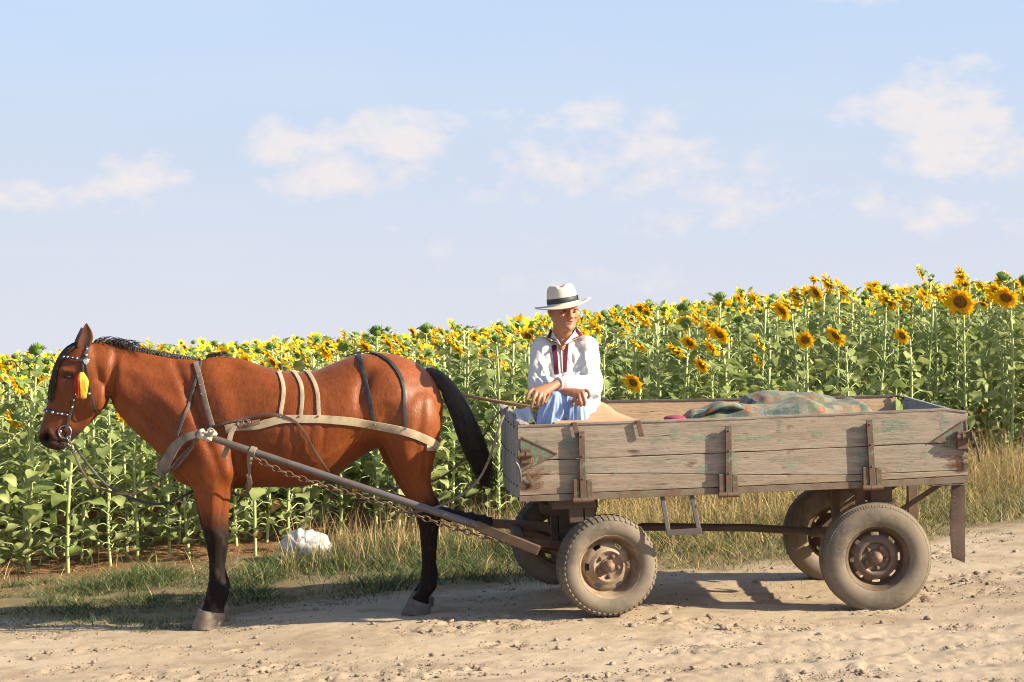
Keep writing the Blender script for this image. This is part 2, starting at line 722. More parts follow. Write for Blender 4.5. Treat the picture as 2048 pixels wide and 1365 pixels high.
c = t.mix(t.ramp(nn, [(.3, .55), (.6, 0.0)]), at.outputs[0], t.mix(1.0, at.outputs[0], (.62, .58, .55), 'MULTIPLY'))
c = t.mix(t.ramp(nf, [(.56, 0.0), (.72, .5)]), c, t.mix(1.0, at.outputs[0], (1.35, 1.33, 1.3), 'MULTIPLY'))
t.bump(t.math('ADD', nn, t.math('MULTIPLY', nf, .8)), .5, .02)
M_earth = t.done(c, .95, 0, .15)
ground = link_mesh('ground', me, M_earth, None)
tag(ground, kind='structure')

# gravel and clods, nobody could count it -----------------------------------
ICO_V, ICO_F = None, None


def pebble_base():
    phi = (1 + 5 ** .5) / 2
    v = np.array([(-1, phi, 0), (1, phi, 0), (-1, -phi, 0), (1, -phi, 0), (0, -1, phi), (0, 1, phi), (0, -1, -phi), (0, 1, -phi), (phi, 0, -1), (phi, 0, 1), (-phi, 0, -1), (-phi, 0, 1)], float)
    v /= np.linalg.norm(v[0])
    f = np.array([(0, 11, 5), (0, 5, 1), (0, 1, 7), (0, 7, 10), (0, 10, 11), (1, 5, 9), (5, 11, 4), (11, 10, 2), (10, 7, 6), (7, 1, 8), (3, 9, 4), (3, 4, 2), (3, 2, 6), (3, 6, 8), (3, 8, 9), (4, 9, 5), (2, 4, 11), (6, 2, 10), (8, 6, 7), (9, 8, 1)])
    return v, f


pv, pf = pebble_base()
N = 60000
px = rng.uniform(-4.8, 5.2, N)
py = 7.7 + (rng.uniform(0, 1, N) ** 1.25) * 5.3
w = fbm(px * 2.2, py * 3.4, 51, 3)
keep = (rng.uniform(0, 1, N) < .10 + 1.0 * sstep(.46, .66, w)) & (py < grass_y(px) - .0)
px, py = px[keep], py[keep]
N = len(px)
sz = 0.0021 * (1 + rng.pareto(2.3, N)).clip(1, 7)
jit = 1 + rng.uniform(-.5, .5, (N, 12, 3))
ang = rng.uniform(0, 6.28, N)
base = pv[None] * jit
ca, sa = np.cos(ang)[:, None], np.sin(ang)[:, None]
bx, by, bz = base[..., 0] * 1.3, base[..., 1], base[..., 2] * .75
V = np.stack([bx * ca - by * sa, bx * sa + by * ca, bz], -1) * sz[:, None, None]
V += np.stack([px, py, gz(px, py) + sz * .25], -1)[:, None, :]
Fp = (pf[None] + (np.arange(N) * 12)[:, None, None]).reshape(-1, 3)
me = np_mesh('gravel', V.reshape(-1, 3), Fp)
M_clod = simple('clod', (.31, .24, .175), .95, 0, .55, 3, .2, .003, .2)
gr = link_mesh('gravel', me, M_clod, None, smooth=False)
tag(gr, 'loose gravel and dry clods scattered over the dirt road', kind='stuff')

M_stone = simple('stone', (.33, .27, .21), .9, 0, .3, 14, .4, .004, .2)
STONES = [(1336, 1228, 15, 'pale stone on the road just right of the front wheel'), (1448, 1258, 17, 'flat pale stone between the two near wheels, nearest the viewer'),
          (1265, 1255, 16, 'low crumbly clod in front of the front wheel'), (1640, 1272, 13, 'grey clod in front of the rear wheel'),
          (1857, 1240, 15, 'dark clod right of the rear wheel in churned dirt'), (1225, 1330, 12, 'small brown stone near the lower edge below the front wheel'),
          (800, 1332, 11, 'small stone on sunlit road in the lower middle'), (188, 1326, 11, 'small bluish stone at the lower left of the road'),
          (1512, 1166, 12, 'rounded stone in front of the far rear wheel'), (2030, 1105, 10, 'dark pebble at the right edge of the road'),
          (975, 1245, 9, 'small stone on the sunlit road below the shaft end'), (520, 1290, 9, 'small clod on the road right of the front hoof')]
import bmesh
for (u, v_, w_, lb) in STONES:
    d = ray(u, v_)
    Y = 10.0
    for _ in range(8):
        Y = (CAMZ - gzf(d.x / d.y * Y, Y)) / (-d.z / d.y)
    bm = bmesh.new()
    bmesh.ops.create_icosphere(bm, subdivisions=3, radius=1)
    sd = random.random() * 50
    s_ = w_ / FPX * Y / 2
    for q in bm.verts:
        n_ = vnoise(q.co.x * 1.7 + sd, q.co.y * 1.7 + q.co.z * 2.1, 3)
        q.co *= .75 + .55 * float(n_)
        q.co.x *= 1.15 * s_
        q.co.y *= s_
        q.co.z *= .72 * s_
    me = bpy.data.meshes.new('stone')
    bm.to_mesh(me)
    bm.free()
    me.materials.append(M_stone)
    o = bpy.data.objects.new('stone', me)
    COL.objects.link(o)
    x_ = d.x / d.y * Y
    o.location = (x_, Y, gzf(x_, Y) + s_ * .35)
    o.rotation_euler = (0, 0, random.random() * 6)
    tag(o, lb, 'stone', 'stones lying on the dirt road')


# ================================================================== GRASS
def leafmat(name, c1, c2, trans=.3, scale=3, rough=.6, spec=.3, vein=False):
    t = NT(name)
    v = t.coord('Object')
    inf = t.node('ShaderNodeObjectInfo')
    n = t.noise(v, scale, 3, .6)
    f = t.math('ADD', t.ramp(n, [(.3, 0.0), (.7, 1.0)]), t.math('MULTIPLY', t.math('SUBTRACT', inf.outputs['Random'], .5), .6), True)
    c = t.mix(f, c1, c2)
    t.done(c, rough, 0, spec)
    t.translucent(c, trans)
    return t.mat


M_gr_green = leafmat('grass_green', (.028, .058, .018), (.07, .11, .035), .2)  # green and olive darkened to stand in for deep shade in the undergrowth
M_gr_olive = leafmat('grass_olive', (.11, .13, .04), (.24, .24, .08), .25)
M_gr_dry = leafmat('grass_dry', (.46, .34, .14), (.66, .50, .24), .3)
M_gr_brown = leafmat('grass_brown', (.20, .095, .04), (.36, .19, .085), .2)
M_gr_red = leafmat('grass_seed', (.28, .17, .10), (.38, .25, .14), .2)


def blades(name, X, Y, H, Wd, lean, mi, mats, seg=3, label=None, curl=.6):
    n = len(X)
    Z = gz(X, Y)
    a = rng.uniform(0, 6.283, n)
    fa = rng.uniform(0, 6.283, n)
    ts = np.linspace(0, 1, seg + 1)
    V = np.zeros((n, seg + 1, 2, 3))
    for i, tt in enumerate(ts):
        off = lean * (tt + curl * tt * tt) * H
        cx = X + np.cos(a) * off
        cy = Y + np.sin(a) * off
        cz = Z + H * tt * (1 - .25 * lean * tt * (1 + curl)) - .01
        wd = Wd * (1 - tt ** 1.6) * .5 + .0004
        for s_ in (0, 1):
            sg = -1 if s_ == 0 else 1
            V[:, i, s_, 0] = cx + sg * np.cos(fa) * wd
            V[:, i, s_, 1] = cy + sg * np.sin(fa) * wd
            V[:, i, s_, 2] = cz
    b = (np.arange(n) * (seg + 1) * 2)[:, None, None]
    f = np.array([(2 * i, 2 * i + 1, 2 * i + 3, 2 * i + 2) for i in range(seg)])[None]
    F = (b + f).reshape(-1, 4)
    me = np_mesh(name, V.reshape(-1, 3), F, np.repeat(mi, seg))
    o = link_mesh(name, me, mats, None)
    tag(o, label, kind='stuff')
    return o


def strip_pts(n, d0, d1, x0=-5.2, x1=6.5):
    """random points between grass line + d0 and grass line + d1 (fractions to the field edge)"""
    X = rng.uniform(x0, x1, n)
    a, b = grass_y(X), edge_y(X)
    Y = a + (b - a) * rng.uniform(d0, d1, n)
    return X, Y


# short green grass at the road side
X, Y = strip_pts(95000, -.12, .8)
den = fbm(X * 2.4, Y * 2.4, 101, 3)
frac = (Y - grass_y(X)) / (edge_y(X) - grass_y(X))
keep = rng.uniform(0, 1, len(X)) < sstep(.30, .50, den) * np.clip(sstep(-.15, .15, frac), .0, 1) * np.where(X < -1.7, 1.0, 1.0) * (1 - .45 * sstep(0, 2, X))
X, Y, frac, den = X[keep], Y[keep], frac[keep], den[keep]
n = len(X)
H = rng.uniform(.018, .060, n) * (.6 + 1.3 * sstep(.45, .7, den)) * (1 + .8 * sstep(0, .5, frac))
u_ = rng.uniform(0, 1, n)
rg = sstep(-.5, 1.2, X)
mi = np.where(u_ < .80 - .35 * rg, 0, np.where(u_ < .93 - .2 * rg, 1, 2))
blades('short_grass', X, Y, H, rng.uniform(.003, .006, n), rng.uniform(.2, 1.1, n), mi, [M_gr_green, M_gr_olive, M_gr_dry], 2, 'short green grass patches along the edge of the dirt road')

# tall dry grass of the verge
X, Y = strip_pts(150000, .06, 1.12)
frac = (Y - grass_y(X)) / (edge_y(X) - grass_y(X))
lft = sstep(.9, -.2, X)
right = (.03 + .97 * sstep(-1.5, -.9, X)) * (1 - lft * .85 * sstep(.55, .25, frac)) * (1 - .35 * lft)
den = fbm(X * 1.6, Y * 1.6, 111, 3)
keep = rng.uniform(0, 1, len(X)) < right * (.3 + .7 * sstep(.0, .4, frac)) * (.45 + .55 * sstep(.35, .55, den)) * (1 - .5 * sstep(.95, 1.12, frac))
X, Y, frac, den = X[keep], Y[keep], frac[keep], den[keep]
n = len(X)
tall = sstep(.15, .85, frac)
H = rng.uniform(.05, .15, n) * (.7 + .6 * den) + tall * rng.uniform(0, .30, n) * (.35 + .65 * sstep(.2, 2.5, X)) * (.5 + den)
u_ = rng.uniform(0, 1, n)
gfrac = np.where(X < .4, .48, .14) + .25 * (1 - tall)
mi = np.where(u_ < gfrac, 0, np.where(u_ < gfrac + .22, 1, np.where(u_ < .93, 2, 3)))
blades('dry_grass', X, Y, H, rng.uniform(.0025, .006, n), rng.uniform(.15, 1.0, n), mi, [M_gr_green, M_gr_olive, M_gr_dry, M_gr_red], 3, 'tall dry yellow grass between the cart and the sunflowers')

# seed stalks
X, Y = strip_pts(2600, .45, 1.1, -1.6, 6.5)
n = len(X)
blades('grass_stalks', X, Y, rng.uniform(.3, .62, n) * (.62 + .38 * sstep(0, 2.5, X)), np.full(n, .004), rng.uniform(.05, .35, n), rng.choice(2, n), [M_gr_dry, M_gr_red], 3, 'thin dry seed stalks standing above the verge grass')

# brown litter under the sunflowers
X = rng.uniform(-5, 4, 52000)
Y = edge_y(X) + rng.uniform(-1.0, 2.4, 52000)
keep = rng.uniform(0, 1, len(X)) < (1 - .8 * sstep(-1.7, -.8, X)) * (Y > grass_y(X) + .85)
X, Y = X[keep], Y[keep]
n = len(X)
blades('dry_litter', X, Y, rng.uniform(.01, .06, n), rng.uniform(.003, .008, n), rng.uniform(1.2, 3.0, n), rng.choice(2, n, p=[.55, .45]), [M_gr_brown, M_gr_dry], 2, 'brown dead weeds and straw at the foot of the sunflowers')

# two tufts on the road, lower right
tx, ty = [], []
for (cx, cy, rx, ry, m_) in [(2.22, 8.65, .16, .03, 240), (-.0, 8.2, .02, .01, 10), (-1.55, 8.22, .05, .02, 26), (1.62, 8.85, .03, .02, 14), (-.1, 11.05, .09, .05, 160), (-1.95, 10.72, .28, .07, 800), (-1.0, 11.25, .12, .05, 200), (-3.1, 10.95, .5, .12, 900)]:
    tx.append(rng.normal(cx, rx, m_))
    ty.append(rng.normal(cy, ry, m_))
X, Y = np.concatenate(tx), np.concatenate(ty)
n = len(X)
blades('grass_tufts', X, Y, rng.uniform(.01, .035, n), rng.uniform(.003, .006, n), rng.uniform(.3, 1.3, n), rng.choice(3, n, p=[.6, .2, .2]), [M_gr_green, M_gr_olive, M_gr_dry], 2, 'small low grass tufts growing on the bare road')

# ================================================================== SUNFLOWERS
M_leaf = leafmat('sunflower_leaf', (.14, .20, .052), (.39, .43, .165), .38, 7, .55, .35)
M_wilt = leafmat('sunflower_leaf_wilted', (.12, .16, .05), (.25, .27, .12), .25, 7, .7)
M_yel = leafmat('sunflower_leaf_yellow', (.33, .24, .05), (.17, .085, .04), .25, 9, .7)
M_stem = leafmat('sunflower_stem', (.30, .36, .13), (.44, .49, .24), .0, 5, .6)
M_petal = leafmat('petal', (.86, .49, .008), (.93, .62, .02), .30, 20, .6, .2)
M_bract = leafmat('bract', (.10, .18, .035), (.17, .26, .06), .2, 20)
t = NT('seed_disc')
v = t.coord('Object')
n_ = t.noise(v, 60, 5, .7)
ln = t.node('ShaderNodeVectorMath', operation='LENGTH')
t.l.new(v, ln.inputs[0])
c = t.mix(t.ramp(n_, [(.35, 0.0), (.65, 1.0)]), (.10, .035, .01), (.34, .15, .03))
t.bump(n_, .8, .006)
M_disc = t.done(c, .9)
SF_MATS = [M_stem, M_leaf, M_petal, M_disc, M_bract, M_wilt, M_yel]


def leaf_geo(L, fold, droop, seg):
    """heart shaped leaf along +x from the origin"""
    ts = np.linspace(0, 1, seg + 1)
    wd = np.interp(ts, [0, .12, .3, .5, .7, .88, 1], [.16, .42, .47, .40, .27, .12, 0.0]) * L
    ps = []
    for t_, w_ in zip(ts, wd):
        ang = droop * t_
        x = L * (t_ - .08) * math.cos(ang * .6)
        z = -L * t_ * math.sin(ang * .6) * 1.0
        wave = .07 * L * math.sin(t_ * 9 + L * 500)
        ps.append([(x, -w_, z + w_ * fold + wave), (x, 0, z), (x, w_, z + w_ * fold - wave)])
    V = np.array(ps).reshape(-1, 3)
    V[0, 0] -= .07 * L
    V[2, 0] -= .07 * L
    F = []
    for i in range(seg):
        for j in range(2):
            a = i * 3 + j
            F.append((a, a + 1, a + 4, a + 3))
    return V, np.array(F)


def rotz(V, a):
    c, s = math.cos(a), math.sin(a)
    return np.stack([V[:, 0] * c - V[:, 1] * s, V[:, 0] * s + V[:, 1] * c, V[:, 2]], -1)


def roty(V, a):
    c, s = math.cos(a), math.sin(a)
    return np.stack([V[:, 0] * c + V[:, 2] * s, V[:, 1], -V[:, 0] * s + V[:, 2] * c], -1)


def tube_np(pts, rad, n=5):
    pts = np.array(pts, float)
    rad = np.broadcast_to(rad, (len(pts),))
    V = []
    for i, p in enumerate(pts):
        d = pts[min(i + 1, len(pts) - 1)] - pts[max(i - 1, 0)]
        d = d / (np.linalg.norm(d) + 1e-9)
        up = np.array([0, 0, 1.0]) if abs(d[2]) < .9 else np.array([1.0, 0, 0])
        a = np.cross(d, up)
        a /= np.linalg.norm(a)
        b = np.cross(a, d)
        for k in range(n):
            th = 2 * math.pi * k / n
            V.append(p + (a * math.cos(th) + b * math.sin(th)) * rad[i])
    F = []
    for i in range(len(pts) - 1):
        for k in range(n):
            F.append((i * n + k, i * n + (k + 1) % n, (i + 1) * n + (k + 1) % n, (i + 1) * n + k))
    return np.array(V), np.array(F)


class Acc:
    def __init__(s):
        s.V, s.F, s.M, s.n = [], [], [], 0

    def add(s, V, F, m):
        s.V.append(V)
        s.F.append(np.asarray(F) + s.n)
        s.M.append(np.full(len(F), m))
        s.n += len(V)

    def get(s):
        return np.concatenate(s.V), np.concatenate(s.F), np.concatenate(s.M)


def plant_body(r, lowres=False, H=1.6, bloom=True):
    """returns stem (V,F) and foliage (V,F,M), head base point and tilt. plant faces +x"""
    st, fo = Acc(), Acc()
    bx, by = r.uniform(-.03, .03), r.uniform(-.03, .03)
    nseg = 5 if lowres else 9
    pts = []
    for i in range(nseg + 1):
        t_ = i / nseg
        pts.append((bx * math.sin(t_ * 2.2) + .02 * math.sin(t_ * 5 + bx * 80), by * math.sin(t_ * 3), H * t_ - .02))
    hp = None
    top = np.array(pts[-1])
    if bloom:
        for q in ((.018, 0, .035), (.052, 0, .052), (.085, 0, .040)):
            pts.append(tuple(top + np.array(q)))
    else:
        pts.append(tuple(top + np.array((.0, 0, .03))))
    rad = np.interp(np.linspace(0, 1, len(pts)), [0, .5, .85, 1], [.0135, .0115, .008, .0075])
    V, F = tube_np(pts, rad, 4 if lowres else 6)
    st.add(V, F, 0)
    z0 = .40 * H if lowres else .10 * H
    nl = 15 if lowres else 36
    az = r.uniform(0, 6.28)
    for i in range(nl):
        t_ = i / (nl - 1)
        z = z0 + (H * .985 - z0) * t_ ** (.92 if lowres else 1.12)
        az += 2.4 + r.uniform(-.4, .4)
        hfrac = z / H
        L = np.interp(hfrac, [0, .3, .6, .85, 1], [.11, .13, .135, .108, .065]) * r.uniform(.6, 1.25) * (1.2 if lowres else 1.0)
        pl = np.interp(hfrac, [0, .3, .7, 1], [.10, .14, .12, .035]) * r.uniform(.8, 1.2)
        rise = np.interp(hfrac, [0, .3, .7, 1], [.3, .6, .8, .9]) * pl
        low = hfrac < .27
        droop = r.uniform(1.9, 2.6) if low else r.uniform(.2, 1.9) if hfrac < .7 else r.uniform(.0, 1.1)
        base = np.array([np.interp(z, [0, H], [0, bx * .8]), 0, z])
        if low:
            pp = [(0, 0, 0), (pl * .5, 0, rise * .7), (pl * .9, 0, rise * .55), (pl, 0, rise * .2)]
        else:
            pp = [(0, 0, 0), (pl * .45, 0, rise * .75), (pl * .85, 0, rise * 1.02), (pl, 0, rise)]
        if not lowres:
            V, F = tube_np(pp, [.0058, .0045, .0038, .0035], 4)
            fo.add(rotz(V, az) + base, F, 0)
        V, F = leaf_geo(L, (.15 if not low else .9) * r.uniform(.4, 1.8), droop, 3 if lowres else 5)
        roll = r.uniform(-.7, .7) * (.4 if low else 1)
        V = np.stack([V[:, 0], V[:, 1] * math.cos(roll) - V[:, 2] * math.sin(roll), V[:, 1] * math.sin(roll) + V[:, 2] * math.cos(roll)], -1)
        V = roty(V, 1.15 if low else r.uniform(-.75, .6) + (.15 if hfrac < .8 else -.2))
        V = rotz(V, r.uniform(-.4, .4)) + np.array(pp[-1])
        m = 1
        if low:
            m = 5 if r.uniform() < .75 else (6 if r.uniform() < .35 else 1)
        fo.add(rotz(V, az) + base, F, m)
    return st.get(), fo.get(), np.array(pts[-1]), H


def head_geo(r, lowres=False, Rd=.046, Rp=.104):
    """flower facing +x, centred at the origin; returns petals (V,F,M) and disc (V,F)"""
    a = Acc()
    npet = 15 if lowres else 24
    for lay in range(1 if lowres else 2):
        for i in range(npet):
            th = 2 * math.pi * (i + .5 * lay) / npet + r.uniform(-.08, .08)
            Lp = (Rp - Rd) * r.uniform(.75, 1.2)
            w = .014 * r.uniform(.8, 1.2) * (1.6 if lowres else 1)
            sw = r.uniform(-.45, .55) + (.2 if lay else 0)
            xs = [0, math.sin(sw) * Lp * .5, math.sin(sw) * Lp * 1.0 + r.uniform(-.008, .012)]
            rs = [Rd * .93, Rd + Lp * .5 * math.cos(sw * .7), Rd + Lp * math.cos(sw * .7)]
            ws = [w * .7, w, .001]
            V = []
            tw = r.uniform(-.005, .005)
            for x, rr, ww in zip(xs, rs, ws):
                for s_ in (-1, 1):
                    V.append((x + .004 * lay + s_ * tw, rr * math.cos(th) - s_ * ww * math.sin(th), rr * math.sin(th) + s_ * ww * math.cos(th)))
            a.add(np.array(V), [(0, 1, 3, 2), (2, 3, 5, 4)], 2)
    # green back: receptacle bowl and bracts
    rings = []
    n = 8 if lowres else 14
    for x, rr in ((-.045, .006), (-.038, Rd * .45), (-.02, Rd * .85), (-.004, Rd * 1.02)):
        rings.append([(x, rr * math.cos(2 * math.pi * k / n), rr * math.sin(2 * math.pi * k / n)) for k in range(n)])
    V = np.array(rings).reshape(-1, 3)
    F = [(i * n + k, i * n + (k + 1) % n, (i + 1) * n + (k + 1) % n, (i + 1) * n + k) for i in range(3) for k in range(n)]
    a.add(V, F, 4)
    if not lowres:
        for i in range(12):
            th = 2 * math.pi * i / 12 + r.uniform(-.1, .1)
            V = []
            for x, rr, ww in ((-.02, Rd * .8, .011), (-.012, Rd * 1.2, .012), (-.02 + r.uniform(-.01, .01), Rd * 1.55, .001)):
                for s_ in (-1, 1):
                    V.append((x - .003, rr * math.cos(th) - s_ * ww * math.sin(th), rr * math.sin(th) + s_ * ww * math.cos(th)))
            a.add(np.array(V), [(0, 1, 3, 2), (2, 3, 5, 4)], 4)
    d = []
    for x, rr in ((0, Rd * .99), (.010, Rd * .86), (.012, Rd * .55), (.006, Rd * .2), (.005, .0005)):
        d.append([(x, rr * math.cos(2 * math.pi * k / n), rr * math.sin(2 * math.pi * k / n)) for k in range(n)])
    DV = np.array(d).reshape(-1, 3)
    DF = np.array([(i * n + k, i * n + (k + 1) % n, (i + 1) * n + (k + 1) % n, (i + 1) * n + k) for i in range(4) for k in range(n)])
    return a.get(), (DV, DF)


def bud_geo(r):
    a = Acc()
    for i in range(16):
        th = 2 * math.pi * i / 16
        for (r0, r1, r2, x0, x1, x2) in ((.028, .05, .03, -.0, .02, .05), (.02, .045, .075, -.01, .0, .01 + r.uniform(-.01, .02))):
            V = []
            for x, rr, ww in ((x0, r0, .008), (x1, r1, .01), (x2, r2, .001)):
                for s_ in (-1, 1):
                    V.append((x, rr * math.cos(th) - s_ * ww * math.sin(th), rr * math.sin(th) + s_ * ww * math.cos(th)))
            a.add(np.array(V), [(0, 1, 3, 2), (2, 3, 5, 4)], 4)
    n = 10
    rings = [[(x, rr * math.cos(2 * math.pi * k / n), rr * math.sin(2 * math.pi * k / n)) for k in range(n)] for x, rr in ((-.03, .008), (-.015, .03), (.01, .042), (.03, .03), (.034, .001))]
    a.add(np.array(rings).reshape(-1, 3), [(i * n + k, i * n + (k + 1) % n, (i + 1) * n + (k + 1) % n, (i + 1) * n + k) for i in range(4) for k in range(n)], 4)
    return a.get()


rr_ = np.random.default_rng(5)
VAR = []
for i in range(9):
    stem, fol, hp, H0 = plant_body(rr_, False, 1.5, bloom=(i < 7))
    ms = np_mesh('stem', stem[0], stem[1])
    ms.materials.append(M_stem)
    mf = np_mesh('foliage', fol[0], fol[1], fol[2])
    for m in SF_MATS:
        mf.materials.append(m)
    for m_ in (ms, mf):
        m_.polygons.foreach_set('use_smooth', [True] * len(m_.polygons))
    VAR.append((ms, mf, Vector(hp)))
HEADS = []
for i in range(6):
    (V, F, Mi), (DV, DF) = head_geo(rr_)
    mp_ = np_mesh('flower_head', V, F, Mi)
    for m in SF_MATS:
        mp_.materials.append(m)
    md = np_mesh('seed_disc', DV, DF)
    md.materials.append(M_disc)
    md.polygons.foreach_set('use_smooth', [True] * len(md.polygons))
    HEADS.append((mp_, md))
BUDS = []
for i in range(3):
    V, F, Mi = bud_geo(rr_)
    mb_ = np_mesh('bud', V, F, Mi)
    for m in SF_MATS:
        mb_.materials.append(m)
    BUDS.append(mb_)


def sunflower(x, y, H, yaw, hs, droop, label, group, vi=None, headyaw=0.0, bud=False):
    vi = random.randrange(7) if not bud else random.choice((7, 8))
    ms, mf, hp = VAR[vi]
    root = bpy.data.objects.new('sunflower', None)
    root.empty_display_size = .05
    COL.objects.link(root)
    root.location = (x, y, gzf(x, y))
    root.rotation_euler = (random.uniform(-.03, .03), random.uniform(-.03, .03), yaw)
    tag(root, label, 'sunflower', group)
    s = H / 1.5
    w = .92 + .16 * random.random()
    for nm, me_ in (('stem', ms), ('foliage', mf)):
        o = bpy.data.objects.new(nm, me_)
        COL.objects.link(o)
        o.parent = root
        o.scale = (w, w, s)
    if bud:
        h = bpy.data.objects.new('bud', random.choice(BUDS))
        h.rotation_euler = (random.random() * 6, -1.2 + random.uniform(-.3, .3), 0)
    else:
        hm, dm = random.choice(HEADS)
        h = bpy.data.objects.new('flower_head', hm)
        h.rotation_euler = (0, droop, headyaw)
    COL.objects.link(h)
    h.parent = root
    h.location = (hp.x * w + (.01 if not bud else 0), hp.y * w, hp.z * s)
    h.scale = (hs, hs, hs)
    if not bud:
        d = bpy.data.objects.new('seed_disc', dm)
        COL.objects.link(d)
        d.parent = h
    return root


# traced flowers: (u, v, head diameter px, facing: angle of the flower direction seen from above in degrees; -90 faces the viewer, 180 faces left), depth rows behind the field edge, droop, label
def on_edge(u, rows):
    k_ = (u - 1024) / FPX
    Y = 14.5
    for _ in range(12):
        Y = float(edge_y(k_ * Y)) + .25 + rows
    return k_ * Y, Y


TR = [
    (1841, 543, 36, 175, 2.0, .25, 'tallest thin sunflower, head turned left, alone against the sky'),
    (1917, 548, 40, 205, 2.2, .1, 'tall sunflower standing against the sky above the broad dark-centred head'),
    (1925, 600, 68, 246, .3, .35, 'sunflower with the broadest head and large brown centre, right of the cart'),
    (1898, 597, 46, 200, 1.2, .5, 'sunflower half hidden behind the broadest head on its left'),
    (1995, 583, 54, 226, .6, .4, 'left one of the touching pair of sunflower heads at the right edge'),
    (2016, 592, 58, 240, .3, .6, 'right one of the touching pair of sunflower heads at the right edge'),
    (1664, 565, 50, 205, 1.0, .3, 'tall bright sunflower rising over the canopy above the blankets'),
    (1680, 580, 40, 215, 1.6, .3, 'sunflower tucked behind the tall bright one above the blankets'),
    (1626, 582, 40, 230, 1.4, .5, 'small round sunflower head between two taller ones against the sky'),
    (1592, 590, 44, 205, 1.2, .5, 'sunflower with upturned ragged petals left of the small round head'),
    (1582, 617, 50, 220, .5, .5, 'sunflower of a stacked trio, lowest with brown centre'),
    (1603, 675, 42, 262, .0, .35, 'low sunflower facing the viewer fully, round and symmetric'),
    (1684, 667, 50, 225, .3, .6, 'sunflower with oval brown centre below a small yellow head'),
    (1681, 630, 32, 190, 1.2, .3, 'small yellow sunflower head right above the oval-centred one'),
    (1803, 668, 40, 235, .2, .4, 'single low sunflower among green leaves between two thick stems'),
    (1779, 600, 56, 214, .8, .6, 'large sunflower with its face down among a cluster over the cart rear'),
    (1756, 590, 42, 190, 1.1, .4, 'sunflower seen edge-on at the left of the cluster over the cart rear'),
    (1813, 598, 46, 195, 1.0, .6, 'crescent shaped sunflower head in the middle of the cluster'),
    (1836, 597, 46, 190, .9, .4, 'edge-on sunflower head right of the crescent shaped one'),
    (1857, 590, 42, 215, 1.0, .3, 'narrow sunflower head at the right end of the cluster'),
    (1504, 597, 48, 200, 1.0, .4, 'yellow sunflower rising over the canopy between man and tall bright one'),
    (1449, 663, 56, 230, .2, .6, 'large sunflower in a pair above the middle hinge of the cart'),
    (1438, 690, 46, 210, .1, .6, 'lower sunflower of the pair above the middle hinge of the cart'),
    (1411, 726, 42, 225, .0, .5, 'low sunflower with dark centre above the left end of the blankets'),
    (1346, 697, 46, 215, .2, .8, 'nodding sunflower halfway between the man and the blankets'),
    (1519, 680, 38, 185, .5, .4, 'upper of two edge-on sunflowers above the blankets'),
    (1521, 716, 34, 185, .2, .4, 'lower of two edge-on sunflowers above the blankets'),
    (1268, 760, 46, 240, .0, .45, 'lowest sunflower right of the man, just above the wooden seat'),
    (1241, 645, 38, 200, .8, .7, 'small nodding sunflower head right of the hat brim'),
    (1267, 687, 42, 205, .4, .8, 'nodding sunflower right of the man at shoulder height'),
    (1194, 652, 32, 215, 1.0, .3, 'small sunflower just right of the man\'s cheek'),
    (1001, 665, 46, 195, .3, .5, 'upper of two nodding sunflowers left of the man'),
    (1005, 716, 46, 195, .0, .7, 'lower of two nodding sunflowers left of the man'),
    (914, 690, 42, 215, .3, .6, 'bright sunflower above the tail of the horse'),
    (888, 735, 36, 188, .2, .5, 'edge-on sunflower directly above the root of the tail'),
    (1064, 765, 40, 190, .1, .5, 'sunflower half hidden behind the man\'s sleeve'),
    (737, 690, 40, 230, .4, .6, 'sunflower above the croup of the horse'),
    (655, 697, 42, 225, .4, .6, 'sunflower above the loins of the horse'),
    (690, 665, 28, 210, 2.4, .3, 'small far sunflower above the dip of the horse back'),
    (30, 718, 40, 200, .9, .4, 'sunflower near the left edge level with the horse ear'),
    (42, 765, 52, 190, .0, .5, 'bright nodding sunflower left of the horse forehead'),
    (34, 832, 50, 195, .0, .6, 'lower nodding sunflower left of the horse nose'),
    (246, 832, 32, 200, .1, .6, 'sunflower peeping out under the horse throat'),
]
TR_XY = []
for (u, v, dpx, face, rows, droop, lb) in TR:
    x, y = on_edge(u, rows)
    H = CAMZ + (682.5 - v) / FPX * y - gzf(x, y) - .04
    hs = dpx / FPX * y / .20
    yaw = R(face - (20 if face < 238 else 8))
    droop += .12
    hs *= .94
    # the head hangs off towards the facing direction: move the stem back
    x -= .085 * math.cos(yaw)
    y -= .085 * math.sin(yaw)
    TR_XY.append((x, y))
    sunflower(x, y, H, yaw, min(hs, 1.5), droop, lb, 'sunflowers of the field')
for (u, v, rows, lb) in [(2012, 552, .7, 'tall plant with closed green bud at the right edge'), (1790, 590, 2.4, 'green unopened bud behind the cluster over the cart rear'), (1435, 592, 1.5, 'tall green budding plant against the sky right of the man'),
                         (1372, 610, 1.6, 'green budding plant midway between man and hinge, against the sky'), (60, 697, .8, 'green budding plant left of the horse forehead'), (742, 660, 2.2, 'green bud over the croup against the sky'),
                         (850, 655, 2.2, 'green bud left of the tail against the sky'), (1895, 590, 2.6, 'dark green bud just left of the broadest head')]:
    x, y = on_edge(u, rows)
    TR_XY.append((x, y))
    sunflower(x, y, CAMZ + (682.5 - v) / FPX * y - gzf(x, y) - .03, random.random() * 6, 1.15, 0, lb, 'sunflowers of the field', bud=True)

